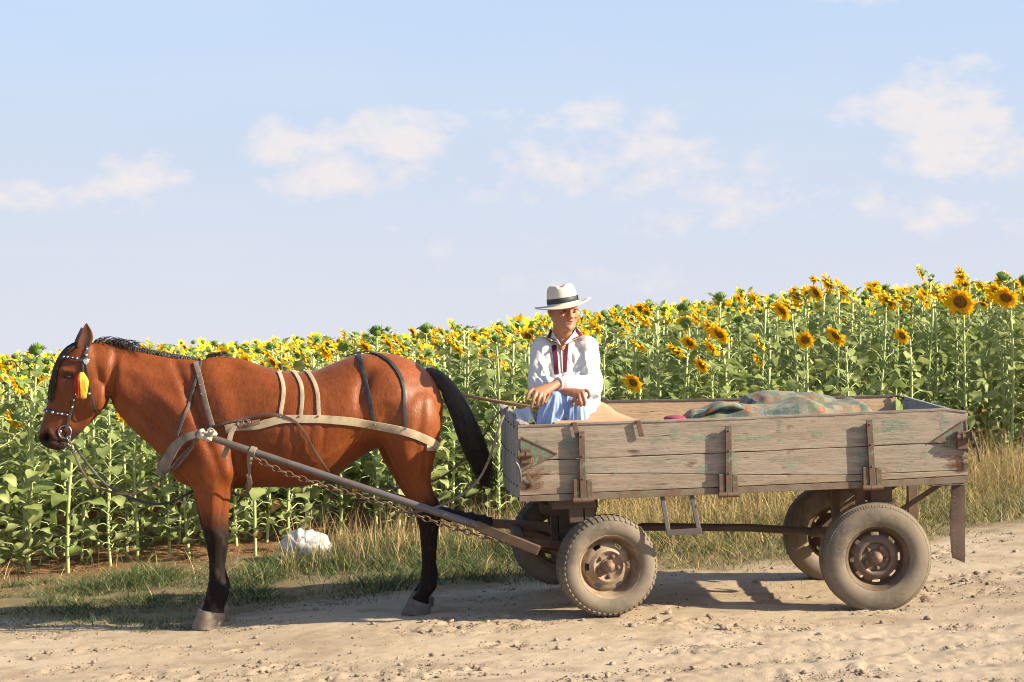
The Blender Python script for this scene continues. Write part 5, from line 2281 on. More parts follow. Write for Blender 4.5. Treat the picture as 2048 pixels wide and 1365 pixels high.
build(mb, 'red_reflector', simple('reflector', (.75, .06, .02), .3, 0, .1, 10, 0), cart, bevel=.002)
# green paint strokes worn into the boards: irregular thin flakes of old paint
M_gpaint = NT('old_green_paint')
_v = M_gpaint.coord('Object', (1, 1, 6))
_n = M_gpaint.noise(_v, 22, 8, .8)
_al = M_gpaint.ramp(_n, [(.46, 0.0), (.60, .65)])
M_gpaint.done((.13, .30, .21), .8, 0, .2)
M_gpaint.put(M_gpaint.b.inputs['Alpha'], _al)
M_gpaint = M_gpaint.mat
mb = MB()
for (u0, v0, w_, h_) in [(1140, 890, 26, 34), (1170, 925, 16, 40), (1172, 950, 14, 20), (1080, 878, 8, 12), (1312, 882, 12, 8), (1352, 868, 16, 24), (1400, 876, 60, 10), (1490, 876, 110, 12), (1562, 860, 10, 22), (1562, 880, 8, 8), (1638, 866, 26, 12),
                        (1410, 938, 28, 16), (1580, 930, 26, 12), (1466, 930, 14, 50), (1745, 862, 70, 10), (1790, 850, 50, 26), (1722, 910, 14, 20), (1725, 924, 14, 8), (1748, 930, 14, 30), (1888, 845, 12, 30), (1856, 900, 14, 8), (1852, 912, 10, 10), (1856, 924, 8, 8), (1232, 944, 8, 14), (1264, 968, 8, 10), (1145, 862, 12, 10)]:
    x, z = bl(u0, v0)
    ww, hh = w_ / 364 / 2, h_ / 364 / 2
    n_ = 14
    ring = []
    for k_ in range(n_):
        th = 2 * math.pi * k_ / n_
        r_ = .75 + .45 * random.random()
        ring.append(L(x + ww * r_ * math.cos(th) * 1.15, -.0048, z + hh * r_ * math.sin(th) * 1.15))
    mb = MB()
    mb.add([L(x, -.0048, z)] + ring, [(0, k_ + 1, (k_ + 1) % n_ + 1) for k_ in range(n_)])
    build(mb, 'green_paint', M_gpaint, cart)
M_rs = NT('rust_stain')
_n = M_rs.noise(M_rs.coord('Object', (1, 1, 3)), 12, 7, .8)
M_rs.done((.13, .055, .03), .9, 0, .1)
M_rs.put(M_rs.b.inputs['Alpha'], M_rs.ramp(_n, [(.44, 0.0), (.60, .85)]))
mb = MB()
for (u0, v0, w_, h_) in [(1075, 945, 46, 18), (1068, 965, 40, 26), (1920, 925, 50, 26), (1915, 912, 60, 10), (1386, 924, 20, 10), (1060, 975, 50, 12), (1925, 935, 30, 20), (1755, 955, 40, 5)]:
    x, z = bl(u0, v0)
    ww, hh = w_ / 364 / 2, h_ / 364 / 2
    ring = [L(x + ww * (.7 + .5 * random.random()) * math.cos(2 * math.pi * k_ / 16) * 1.1, -.0055, z + hh * (.7 + .5 * random.random()) * math.sin(2 * math.pi * k_ / 16)) for k_ in range(16)]
    mb = MB()
    mb.add([L(x, -.0055, z)] + ring, [(0, k_ + 1, (k_ + 1) % 16 + 1) for k_ in range(16)])
    build(mb, 'rust_stain', M_rs.mat, cart)

# step: two bars and a tread
mb = MB()
a, b = bl(1323, 990, .05), bl(1337, 1066, -.04)
c, d = bl(1382, 988, .05), bl(1398, 1062, -.04)
mb.bar(L(a[0], .03, a[1]), L(b[0], -.04, b[1]), .024, .016, E2)
mb.bar(L(c[0], .03, c[1]), L(d[0], -.04, d[1]), .024, .016, E2)
mb.bar(L(b[0] - .012, -.042, b[1]), L(d[0] + .014, -.042, d[1]), .030, .022, E2)
build(mb, 'step', M_step, cart, bevel=.002)


# ------------------------------------------------------------------ wheels
def tyre_mat(name, tread):
    t = NT(name)
    v = t.coord('Object')
    n = t.noise(v, 3.2, 6, .6)
    n2 = t.noise(v, 40, 4, .6)
    c = t.mix(t.ramp(n, [(.30, 0.0), (.52, 1.0)]), (.055, .050, .044), (.185, .15, .115))
    c = t.mix(t.ramp(n2, [(.5, 0.0), (.7, .4)]), c, (.24, .19, .13))
    t.bump(n2, .25, .003)
    return t.done(c, .85, 0, .2)


M_tyre = tyre_mat('dusty_tyre', 0)
M_rim = rusty('rusty_rim', (.30, .235, .165), (.19, .115, .065), .50, 8, rough=.6)
M_rimd = rusty('dark_rusty_rim', (.085, .062, .048), (.16, .095, .06), .52, 9, rough=.5)
M_hub = rusty('hub', (.20, .13, .095), (.17, .095, .065), .5, 25)


def wheel(name, C_, n, D, rimD, Wd, style, mrim, spin=0.0):
    """C_ centre of the tyre, n outward axis"""
    n = Vector(n).normalized()
    C_ = Vector(C_)
    Rr, rr = D / 2, rimD / 2
    h = Wd / 2
    w = empty(name, C_)
    w.parent = cart
    w.location = C_ - WLOC[cart.name]
    WLOC[w.name] = C_
    mb = MB()
    prof = [(-h * .70, rr * .98), (-h * .88, rr * 1.02), (-h * .99, rr + (Rr - rr) * .30), (-h * 1.0, rr + (Rr - rr) * .5), (-h * .90, rr + (Rr - rr) * .80), (-h * .74, Rr * .965), (-h * .45, Rr * .992), (0, Rr), (h * .45, Rr * .992), (h * .72, Rr * .968),
            (h * .80, Rr * .945), (h * .91, rr + (Rr - rr) * .72), (h * 1.0, rr + (Rr - rr) * .5), (h * .985, rr + (Rr - rr) * .28), (h * .88, rr + (Rr - rr) * .08), (h * .78, rr * .99)]
    # flatten a little where the tyre stands on the ground
    a_ = n.cross(Vector((0, 0, 1))).normalized()
    b_ = a_.cross(n).normalized()
    if b_.z < 0:
        b_ = -b_
    N_ = 96
    rs = []
    for w_, r_ in prof:
        ring = []
        for k in range(N_):
            th = 2 * math.pi * k / N_
            q = C_ + n * w_ + (a_ * math.cos(th) + b_ * math.sin(th)) * r_
            lim = C_.z - Rr + .008
            if q.z < lim:
                q.z = lim + (q.z - lim) * .1
            ring.append(q)
        rs.append(ring)
    mb.rings(rs, cap=False)
    ty = build(mb, 'tyre', M_tyre, w, smooth=True)
    mb = MB()
    if style == 'lug':
        NL = 52
        for k in range(NL):
            th = 2 * math.pi * k / NL
            for sg in (1, -1):
                for (wa, ra, wb, rb, dth) in ((h * .30, Rr * .996, h * .74, Rr * .972, .075), (h * .74, Rr * .966, h * .86, Rr * .925, .06)):
                    vs = []
                    for (ww, rad, tt) in ((wa, ra, -dth / 2), (wa, ra, dth / 2), (wb, rb, dth / 2), (wb, rb, -dth / 2)):
                        for lift in (-.006, .003):
                            t2 = th + tt + (.5 * 2 * math.pi / NL if sg < 0 else 0)
                            vs.append(C_ + n * (ww * sg) + (a_ * math.cos(t2) + b_ * math.sin(t2)) * (rad + lift) + n * (sg * (.003 if lift > 0 and wb > h * .8 else 0)))
                    mb.add(vs, [(0, 2, 4, 6), (1, 7, 5, 3), (0, 1, 3, 2), (2, 3, 5, 4), (4, 5, 7, 6), (6, 7, 1, 0)])
        for k in range(NL // 2 * 2):
            th = 2 * math.pi * k / NL
            vs = []
            for (ww, tt) in ((-h * .2, -.045), (-h * .2, .02), (h * .2, .045), (h * .2, -.02)):
                for lift in (-.004, .004):
                    vs.append(C_ + n * ww + (a_ * math.cos(th + tt) + b_ * math.sin(th + tt)) * (Rr + lift))
            mb.add(vs, [(0, 2, 4, 6), (1, 7, 5, 3), (0, 1, 3, 2), (2, 3, 5, 4), (4, 5, 7, 6), (6, 7, 1, 0)])
    else:
        NL = 120
        for k in range(NL):
            th = 2 * math.pi * k / NL
            for sg in (1, -1):
                vs = []
                for (ww, rad, tt) in ((h * .70, Rr * .972, -.014), (h * .70, Rr * .972, .014), (h * .84, Rr * .93, .014), (h * .84, Rr * .93, -.014)):
                    for lift in (-.004, .003):
                        vs.append(C_ + n * (ww * sg) + (a_ * math.cos(th + tt) + b_ * math.sin(th + tt)) * (rad + lift))
                mb.add(vs, [(0, 2, 4, 6), (1, 7, 5, 3), (0, 1, 3, 2), (2, 3, 5, 4), (4, 5, 7, 6), (6, 7, 1, 0)])
        for ww in (-.4, -.13, .13, .4):
            mb.lathe(C_, n, [(h * (ww - .09), Rr * .985), (h * (ww - .08), Rr + .002), (h * (ww + .08), Rr + .002), (h * (ww + .09), Rr * .985)], 96)
    build(mb, 'tread', M_tyre, w, smooth=False)
    # rim with slots
    mb = MB()
    N2 = 96
    if style == 'lug':
        prof = [(h * .70, rr * 1.035), (h * .80, rr * 1.045), (h * .84, rr * 1.01), (h * .76, rr * .965), (h * .55, rr * .935), (h * .10, rr * .87), (-.0, rr * .83), (h * .05, rr * .79), (h * .16, rr * .75), (h * .26, rr * .69), (h * .30, rr * .63), (h * .34, rr * .58), (h * .44, rr * .53), (h * .46, rr * .48), (h * .36, rr * .43), (h * .24, rr * .38), (h * .22, rr * .24), (h * .24, rr * .16)]
        slots = (8, 9)
    else:
        prof = [(h * .70, rr * 1.035), (h * .80, rr * 1.045), (h * .84, rr * 1.01), (h * .76, rr * .975), (h * .58, rr * .95), (h * .50, rr * .90), (h * .0, rr * .87), (-h * .06, rr * .83), (h * .02, rr * .79), (h * .14, rr * .75), (h * .24, rr * .70), (h * .28, rr * .64), (h * .36, rr * .58), (h * .40, rr * .52), (h * .34, rr * .46), (h * .18, rr * .42), (h * .16, rr * .24), (h * .18, rr * .16)]
        slots = (8, 9)

    def skip(i, j):
        if i not in slots:
            return False
        jj = (j + int(spin)) % 12 if style != 'lug' else (j + int(spin)) % 16
        return jj < (5 if style != 'lug' else 5)
    mb.lathe(C_, n, prof, N2, skip)
    # inner barrel behind the disc
    mb.lathe(C_, n, [(h * .10, rr * .87), (-h * .3, rr * .86), (-h * .6, rr * .93), (-h * .8, rr * 1.04), (-h * .70, rr * 1.05)], N2)
    rim = build(mb, 'rim', mrim, w, smooth=True, auto=50)
    mb = MB()
    zc = h * (.22 if style == 'lug' else .16)
    mb.lathe(C_, n, [(zc - .002, rr * .24), (zc + .010, rr * .225), (zc + .012, rr * .19), (zc + .040, rr * .175), (zc + .052, rr * .13), (zc + .060, rr * .05), (zc + .062, .0005)], 32)
    mb.lathe(C_, n, [(zc - .02, rr * .25), (-h * .9, rr * .3), (-h * 1.2, rr * .22)], 24)
    mb.lathe(C_, n, [(-h * .5, rr * .30), (-h * .5, rr * .55), (-h * .95, rr * .55), (-h * 1.0, rr * .2)], 32)
    hub = build(mb, 'hub', M_hub, w, smooth=True, auto=40)
    mb = MB()
    for k in range(5):
        th = 2 * math.pi * k / 5 + .3 + spin
        q = C_ + n * (zc + .004) + (a_ * math.cos(th) + b_ * math.sin(th)) * rr * .335
        mb.lathe(q, n, [(-.004, .013), (.010, .012), (.011, .008), (.020, .007), (.021, .0003)], 6)
    build(mb, 'wheel_nuts', M_hub, hub, smooth=False)
    return w


# near rear: measured centre and size
def wheel_from_px(u, v, Y, D, n):
    return P(u, v, Y)


nR = Vector((math.sin(R(2)), -math.cos(R(2)), -.02)).normalized()
nF = Vector((math.sin(R(13)), -math.cos(R(13)), -.02)).normalized()
YR, YF = 10.37, 10.26
DR, DF_ = .607, .553
Cr = P(1750, 1114, YR)
Cf = P(1213.5, 1131, YF)
for c_, D_ in ((Cr, DR), (Cf, DF_)):
    pass
trackR, trackF = 1.12, 1.10
wheel('wheel', Cr, nR, DR, .352, .17, 'fine', M_rimd, 3)
wheel('wheel', Cf, nF, DF_, .345, .175, 'lug', M_rim, 3)
nR2 = -nR
Cr2 = Cr - nR * trackR
Cf2 = Cf - nF * trackF
Cr2.z = P(0, 1165, Cr2.y).z + DR / 2
Cf2.z = P(0, 1168, Cf2.y).z + DF_ / 2
wheel('wheel', Cr2, (-nR.x, -nR.y, 0.02), DR, .352, .17, 'fine', M_rimd, 1)
wheel('wheel', Cf2, (-nF.x, -nF.y, 0.02), DF_, .345, .175, 'lug', M_rim, 1)
print('wheel bottoms', Cr.z - DR / 2 - gzf(Cr.x, Cr.y), Cf.z - DF_ / 2 - gzf(Cf.x, Cf.y), Cr2.z - DR / 2 - gzf(Cr2.x, Cr2.y), Cf2.z - DF_ / 2 - gzf(Cf2.x, Cf2.y))
print('Cr2 uv', uv_of(Cr2), uv_of(Cf2))

# axles, pole, bolsters, braces
mb = MB()
mb.tube([Cr, Cr2], .026, 12)
mb.bar(Cr.lerp(Cr2, .12), Cr.lerp(Cr2, .88), .06, .05)
build(mb, 'rear_axle', M_dark, cart, bevel=.002)
mb = MB()
mb.tube([Cf, Cf2], .024, 12)
mb.bar(Cf.lerp(Cf2, .12), Cf.lerp(Cf2, .88), .06, .05)
build(mb, 'front_axle', M_dark, cart, bevel=.002)
mid_f, mid_r = Cf.lerp(Cf2, .5), Cr.lerp(Cr2, .5)
mb = MB()
mb.tube([mid_f + Vector((0, 0, .0)), P(1285, 1054, 10.85), P(1500, 1056, 10.9), P(1635, 1064, 10.92)], .023, 14)
build(mb, 'pole', M_dark, cart, smooth=True, auto=60)
mb = MB()
mb.tube([P(1622, 1064, 10.92), P(1700, 1063, 10.92)], .029, 16)
mb.tube([P(1622, 1064, 10.92), P(1626, 1064, 10.92)], .034, 16)
build(mb, 'pole_socket', M_ironb, cart, smooth=True, auto=40)
mb = MB()
bz = -.005


def post(p_top, p_bot, w_, d_):
    mb.bar(p_top, p_bot, w_, d_, E1)


# front bolster columns
for (u, y_, w_, vb) in ((1152, .06, .075, 1046), (1178, .06, .05, 1040), (1108, .5, .04, 1090), (1125, .5, .03, 1090), (1108, 1.0, .04, 1060), (1168, .9, .07, 1060)):
    x, _ = bl(u, 1010, y_)
    zt = frb(x) - .001
    _, zb = bl(u, vb, y_)
    lbox(mb, x - w_ / 2, x + w_ / 2, y_, y_ + .05, zb, zt)
x, _ = bl(1140, 1010, .3)
lbox(mb, x - .12, x + .12, .05, 1.16, -.06, frb(x) - .004)
lbox(mb, x - .05, x + .09, .45, .80, -.25, -.062)
mb2 = MB()
c_ = L(x + .02, .62, -.12)
mb2.lathe(c_, E3, [(-.03, .16), (.0, .17), (.03, .17), (.05, .15)], 32, cap=True)
build(mb, 'front_bolster', M_dark, cart, bevel=.003)
build(mb2, 'turntable', M_dark, cart, smooth=True, auto=40)
mb = MB()
for (u, y_, w_, vb) in ((1672, .5, .045, 1045), (1722, .12, .05, 1018), (1722, 1.0, .05, 1030), (1826, 1.12, .06, 1048)):
    x, _ = bl(u, 985, y_)
    _, zb = bl(u, vb, y_)
    lbox(mb, x - w_ / 2, x + w_ / 2, y_, y_ + .04, zb, frb(x) - .001)
x, _ = bl(1745, 985, .3)
lbox(mb, x - .06, x + .06, .10, 1.14, -.10, frb(x) - .004)
build(mb, 'rear_bolster', M_ironb, cart, bevel=.003)
mb = MB()
mb.bar(P(1735, 1012, 10.6), P(1796, 968, 10.55), .022, .022)
mb.bar(P(1800, 1022, 10.45), P(1888, 964, 10.42), .026, .026)
mb.bar(P(1640, 1060, 11.3), P(1722, 985, 11.3), .022, .022)
mb.bar(P(1690, 1075, 10.95), P(1790, 1000, 10.95), .022, .022)
build(mb, 'brace', M_ironb, cart, bevel=.002)
# spring leaf pack over front axle
mb = MB()
for k in range(3):
    a, b = Cf.lerp(Cf2, .14), Cf.lerp(Cf2, .86)
    mb.bar(a + Vector((0, 0, .05 + k * .014)) + Vector((-.02, 0, 0)), b + Vector((0, 0, .05 + k * .014)) + Vector((-.02, 0, 0)), .05, .012)
build(mb, 'spring', M_dark, cart)
# mudflaps
M_flap = simple('flap_rubber', (.085, .05, .035), .8, 0, .4, 9, .3, .004)
for (y_, us) in ((.02, [(1904, 967, 1930, 966), (1903, 1000, 1931, 998), (1901, 1040, 1931, 1040), (1901, 1080, 1930, 1080), (1903, 1112, 1929, 1108), (1906, 1116, 1929, 1126)]), (1.14, [(1815, 968, 1835, 968), (1814, 1000, 1834, 1000), (1816, 1030, 1836, 1030), (1820, 1052, 1838, 1050)])):
    mb = MB()
    rs = []
    for i, (ua, va, ub, vb) in enumerate(us):
        a, b = bl(ua, va, y_), bl(ub, vb, y_)
        w_ = .010 * math.sin(i * 1.1)
        rs.append([L(a[0], y_ + w_, a[1]), L((a[0] + b[0]) / 2, y_ - .004 + w_, (a[1] + b[1]) / 2), L(b[0], y_ + w_, b[1]), L(b[0], y_ + .006 + w_, b[1]), L((a[0] + b[0]) / 2, y_ + .001 + w_, (a[1] + b[1]) / 2), L(a[0], y_ + .006 + w_, a[1])])
    loft(mb, rs, 3)
    fl_ = build(mb, 'mudflap', M_flap, cart, smooth=True, auto=50)
    if y_ < .1:
        mb = MB()
        for k in range(15):
            a = bl(1909 - (k > 3) * 1, 985 + k * 8.4, y_)
            mb.ell(L(a[0], y_ - .006 + .010 * math.sin(k * .4), a[1]), (.0022, .002, .0022), 6, 4)
        build(mb, 'nails', M_silver, fl_)
mb = MB()
mb.tube(crom([L(LEN - .01, .10, 0), L(LEN, .10, -.12), L(LEN - .005, .10, -.28), L(LEN, .10, -.42)], 5), .005, 6)
mb.tube([L(LEN - .22 + .02 * k, -.004, frb(LEN) - .006 - .003 * (k % 2)) for k in range(11)], .004, 5)
build(mb, 'cord', M_dark, cart, smooth=True)

# shafts ---------------------------------------------------------------------
S0, S1, S2 = P(392, 866, 10.43), P(962, 1054, 10.26), P(1078, 1102, 10.20)
mb = MB()
mb.tube([S0, S0.lerp(S1, .22), S0.lerp(S1, .7), S1], [.019, .020, .021, .022], 16)
sh = build(mb, 'shaft', M_tube, cart, smooth=True, auto=40)
mb = MB()
mb.bar(S1 + (S0 - S1).normalized() * .03, S2, .040, .050)
build(mb, 'shaft_socket', M_ironb, sh, bevel=.003)
mb = MB()
d_ = (S2 - S1).normalized()
mb.bar(S2 - d_ * .004, S2 + d_ * .002, .026, .034)
build(mb, 'socket_hollow_shade', bpy.data.materials['hollow_shade_black'], sh)  # black end piece, its colour stands for the shade inside the socket
F0, F1, F2 = P(470, 905, 11.3), P(985, 1048, 11.1), P(1075, 1066, 11.0)
mb = MB()
mb.tube([F0, F0.lerp(F1, .5), F1], [.020, .021, .022], 14)
sh2 = build(mb, 'shaft', M_dark, cart, smooth=True, auto=40)
mb = MB()
rs = []
a, b = P(868, 1024, 11.12), P(985, 1047, 11.08)
for i in range(16):
    c_ = a.lerp(b, i / 15)
    r_ = .036 + .006 * math.sin(i * 2.1) + .004 * random.random()
    rs.append([c_ + Vector((0, math.cos(2 * math.pi * k / 12) * r_, math.sin(2 * math.pi * k / 12) * r_)) for k in range(12)])
mb.rings(rs)
build(mb, 'shaft_wrap', simple('black_rag', (.025, .022, .022), .9, 0, .4, 20, .6, .01), sh2, smooth=True)
# hitch cross bars in front of the front axle
mb = MB()
mb.bar(P(985, 1047, 11.08), P(1125, 1056, 10.8), .05, .05)
mb.bar(P(1030, 1082, 10.35), P(1150, 1092, 10.5), .045, .045)
mb.bar(P(1040, 1085, 10.3), P(1028, 1052, 11.1), .05, .04)
mb.bar(P(1055, 1090, 10.35), mid_f, .05, .04)
mb.bar(P(1035, 1054, 11.05), mid_f, .05, .04)
build(mb, 'hitch_frame', M_ironb, cart, bevel=.003)
# rag tied round the shaft tip
t = simple('rag', (.42, .36, .27), .9, 0, .15, 30, .5, .006)
mb = MB()
for k in range(7):
    c_ = S0.lerp(S1, .012 + .0065 * k) + Vector((0, 0, .002 * math.sin(k * 2)))
    torus(mb, c_, .022 + .003 * math.sin(k * 1.9), .008, (S1 - S0), 16, 8)
mb.ell(P(424, 868, 10.38), (.030, .02, .022), 10, 8)
mb.ell(P(416, 878, 10.375), (.026, .018, .018), 10, 8)
mb.ell(P(404, 872, 10.38), (.024, .02, .026), 10, 8)
mb.tube(crom([P(420, 872, 10.36), P(428, 862, 10.35), P(421, 857, 10.36), P(414, 862, 10.36)], 4), .007, 7)
rv, rf = remesh(mb, .005, 2)
rn = vnormals(rv, rf)
rv = rv + rn * ((fbm(rv[:, 0] * 60 + 99, rv[:, 2] * 90 + 99, 3, 3) - .5) * .010)[:, None]
o = link_mesh('rag', np_mesh('rag', rv, rf), t, None)
tag(o, 'cream rag knotted round the tip of the near shaft', 'rag')
# second tie halfway
mb = MB()
for k in range(4):
    torus(mb, S0.lerp(S1, .195 + .005 * k), .024, .006, (S1 - S0), 14, 6)
mb.ribbon(crom([S0.lerp(S1, .20), P(500, 935, 10.36), P(498, 960, 10.38)], 4), [Vector((0, -1, 0))] * 9, .014, .003)
o = build(mb, 'strap_tie', M_webg, None, smooth=True)
tag(o, 'grey strap wound round the near shaft beside the elbow of the horse', 'strap')
# chain
mb = MB()
cp = crom([P(507, 915, 10.35), P(560, 942, 10.33), P(640, 970, 10.31), P(740, 1000, 10.29), P(840, 1034, 10.27), P(930, 1063, 10.25), P(1010, 1085, 10.23), P(1070, 1103, 10.2)], 40)
acc = [0]
for i in range(1, len(cp)):
    acc.append(acc[-1] + (cp[i] - cp[i - 1]).length)
tot = acc[-1]
step = .040
nlk = int(tot / step)
for k in range(nlk):
    s_ = (k + .5) * step
    i = int(np.searchsorted(acc, s_))
    i = min(max(i, 1), len(cp) - 1)
    c_ = cp[i - 1].lerp(cp[i], (s_ - acc[i - 1]) / max(1e-9, acc[i] - acc[i - 1]))
    tg = (cp[i] - cp[i - 1]).normalized()
    nn2 = Vector((0, -1, .25)) if k % 2 else Vector((0, -.35, -1))
    nn2 = (nn2 - tg * nn2.dot(tg)).normalized()
    torus(mb, c_, .0145, .0042, nn2, 14, 6, 1.75, tg)
o = build(mb, 'chain', M_ironb, None, smooth=True)
tag(o, 'rusty trace chain running along the near shaft to the hitch', 'chain')
# stick
mb = MB()
mb.tube([P(926, 791, 11.25), P(985, 802, 11.1), P(1068, 816, 10.9), P(1200, 836, 10.55)], [.009, .010, .011, .012], 8)
o = build(mb, 'wooden_stick', wood('stick_wood', (.34, .19, .10), (.50, .30, .17), 'x', 0, False), None, smooth=True)
tag(o, 'round wooden pole sticking out over the front board behind the tail', 'pole')

# ================================================================== things in the cart
# wooden seat
M_seat = wood('seat_wood', (.34, .21, .12), (.46, .31, .195), 'x', 0, False, .6)
mb = MB()
xs0, _ = bl(1110, 846, .06)
xs1, _ = bl(1281, 843, .06)
nx_, nyy = 26, 14
top, bot_ = [], []
for j in range(nyy + 1):
    rt, rb = [], []
    for i in range(nx_ + 1):
        fx_, fy_ = i / nx_, j / nyy
        x = xs0 + (xs1 - xs0 - .012 * fy_ * 6) * fx_
        y = .045 + .78 * fy_
        zb_ = topl(x) - .015
        hump = .080 * float(sstep(0, .62, fy_)) * (1 - .95 * float(sstep(.70, 1.0, fx_ + .05 * fy_)) ** 1.3)
        rt.append(L(x, y, zb_ + .016 + hump + .004 * (float(vnoise(x * 8, y * 8, 3)) - .5)))
        rb.append(L(x, y, zb_ - .03))
    top.append(rt)
    bot_.append(rb)
rings_ = [top[j] + bot_[j][::-1] for j in range(nyy + 1)]
mb.rings(rings_)
o = build(mb, 'seat_board', M_seat, None, smooth=True, auto=35)
tag(o, 'tan curved wooden seat board laid over the front of the cart', 'seat')

# blankets
t = NT('blanket')
v = t.coord('Object')
sx = t.node('ShaderNodeSeparateXYZ')
t.l.new(v, sx.inputs[0])
bt = t.node('ShaderNodeTexVoronoi', feature='F1', distance='CHEBYCHEV')
bt.inputs['Scale'].default_value = 13
bt.inputs['Randomness'].default_value = .25
t.l.new(t.coord('Object', (1.5, 1.0, .3)), bt.inputs['Vector'])
hs_ = t.node('ShaderNodeSeparateColor')
t.l.new(bt.outputs['Color'], hs_.inputs[0])
c = t.ramp(hs_.outputs[0], [(.0, (.22, .19, .125)), (.25, (.085, .115, .075)), (.42, (.25, .105, .055)), (.6, (.25, .215, .145)), (.8, (.06, .09, .09)), (1, (.22, .13, .075))])
fl = t.noise(v, 34, 4, .7)
c = t.mix(t.ramp(fl, [(.52, 0.0), (.62, .4)]), c, (.30, .27, .20))
fl2 = t.noise(v, 26, 4, .7)
c = t.mix(t.ramp(fl2, [(.60, 0.0), (.64, .8)]), c, (.13, .17, .22))
edge = t.ramp(bt.outputs['Distance'], [(.42, 0.0), (.5, .8)])
c = t.mix(edge, c, (.11, .17, .15))
t.bump(t.noise(v, 160, 3), .35, .002)
t.b.inputs['Sheen Weight'].default_value = .03
M_blank = t.done(c, .95, 0, .1)


def blanket(name, x0, x1, y0, y1, ztop, label, seed, ncrease, droop=.12):
    nx_, ny_ = 90, 44
    V = []
    for j in range(ny_ + 1):
        for i in range(nx_ + 1):
            fx_, fy_ = i / nx_, j / ny_
            x, y = x0 + (x1 - x0) * fx_, y0 + (y1 - y0) * fy_
            z = ztop(fx_)
            ed = min(fx_ * 9, (1 - fx_) * 9, 1)
            ey = min(fy_ * 3.2, (1 - fy_) * 4, 1)
            z -= droop * ((1 - ed) ** 1.6 + (1 - ey) ** 1.8)
            z += .046 * (float(fbm(x * 4.5 + seed, y * 2.2, seed, 3)) - .5) * 1.3
            a_ = (x * math.cos(.5) + y * math.sin(.5)) * ncrease
            z += .022 * (1 - abs(math.sin(a_ + 2.2 * float(fbm(x * 2, y * 2, seed + 4, 2))))) ** 2
            V.append(L(x + .02 * math.sin(y * 8 + seed), y + .02 * math.sin(x * 7), z))
    mb = MB()
    F_ = [(j * (nx_ + 1) + i, j * (nx_ + 1) + i + 1, (j + 1) * (nx_ + 1) + i + 1, (j + 1) * (nx_ + 1) + i) for j in range(ny_) for i in range(nx_)]
    mb.add(V, F_)
    o = build(mb, name, M_blank, None, smooth=True)
    s_ = o.modifiers.new('thick', 'SOLIDIFY')
    s_.thickness = .012
    s_.offset = -1
    tag(o, label, 'blanket', 'blankets in the cart')
    return o


def zt_from(pts, y):
    xs_, zs_ = zip(*[bl(u, v_, y) for u, v_ in pts])
    x0, x1 = xs_[0], xs_[-1]
    return x0, x1, (lambda f: float(np.interp(x0 + (x1 - x0) * f, xs_, zs_)))


x0, x1, zf = zt_from([(1345, 822), (1400, 816), (1430, 808), (1480, 812), (1500, 812), (1540, 810), (1600, 804), (1700, 806), (1765, 812)], .40)
blanket('blanket', x0, x1, .10, .70, zf, 'front patchwork blanket lying lower, spread along the near side of the cart', 3, 9)
x0, x1, zf = zt_from([(1478, 800), (1520, 792), (1600, 790), (1650, 791), (1682, 796)], .85)
blanket('blanket', x0, x1, .66, 1.12, zf, 'rear patchwork blanket heaped higher against the far side board', 8, 6, .14)
# folded roll of the front blanket and red cloth end
mb = MB()
rr2 = []
for i, (u, v_, r_) in enumerate([(1402, 834, .006), (1415, 824, .016), (1435, 814, .020), (1455, 811, .018), (1472, 813, .02), (1488, 818, .012), (1502, 822, .004)]):
    c_ = L(*[bl(u, v_, .22)[0], .22, bl(u, v_, .22)[1]])
    rr2.append([c_ + Vector((.0, r_ * 1.6 * math.cos(2 * math.pi * k / 12), r_ * math.sin(2 * math.pi * k / 12))) for k in range(12)])
loft(mb, rr2, 3)
o = build(mb, 'rolled_cloth', M_blank, None, smooth=True)
tag(o, 'rolled fold of patterned cloth on the left end of the front blanket', 'cloth')
mb = MB()
mb.ell(L(bl(1350, 834, .3)[0], .3, bl(1342, 838, .3)[1]), (.065, .10, .020), 18, 12)
o = build(mb, 'red_cloth', simple('red_cloth', (.30, .02, .035), .9, 0, .5, 30, .3, c2=(.14, .04, .12)), None, smooth=True)
tag(o, 'red and purple cloth corner at the left end of the blankets', 'cloth')
# dark lining under the blankets so that the pile is not hollow
mb = MB()
lbox(mb, bl(1400, 830, .3)[0], bl(1740, 830, .3)[0], .16, .62, .064, .27)
lbox(mb, bl(1500, 830, .8)[0], bl(1670, 830, .8)[0], .72, 1.08, .064, .30)
o = build(mb, 'hay_filling', simple('hay', (.40, .30, .14), .95, 0, .5, 30, .8, .02), None, bevel=.03)
tag(o, 'hay packed under the blankets inside the cart', 'hay')
# white sheet by the man's feet
V = []
nx_, ny_ = 24, 16
pa = [(1030, 832), (1048, 818), (1056, 808), (1066, 822), (1080, 832), (1100, 838)]
mb = MB()
for j in range(ny_ + 1):
    for i in range(nx_ + 1):
        fx_, fy_ = i / nx_, j / ny_
        x = bl(1030, 830, .3)[0] + .20 * fx_
        y = .16 + .40 * fy_
        zt = bl(1030, 826, .3)[1] + .035 * math.exp(-((fx_ - .42) / .12) ** 2) + .012 * math.sin(fx_ * 17 + fy_ * 5) - .10 * fx_ ** 2 - .05 * (1 - min(1, fy_ * 4)) + .02 * (float(fbm(fx_ * 5, fy_ * 5, 5, 3)) - .5)
        V.append(L(x, y, zt))
mb.add(V, [(j * (nx_ + 1) + i, j * (nx_ + 1) + i + 1, (j + 1) * (nx_ + 1) + i + 1, (j + 1) * (nx_ + 1) + i) for j in range(ny_) for i in range(nx_)])
M_white = simple('white_cloth', (.60, .59, .58), .9, 0, .08, 12, .2, .004)
o = build(mb, 'white_sheet', M_white, None, smooth=True)
s_ = o.modifiers.new('thick', 'SOLIDIFY')
s_.thickness = .004
tag(o, 'crumpled white sheet at the front corner of the cart under the pole', 'cloth')

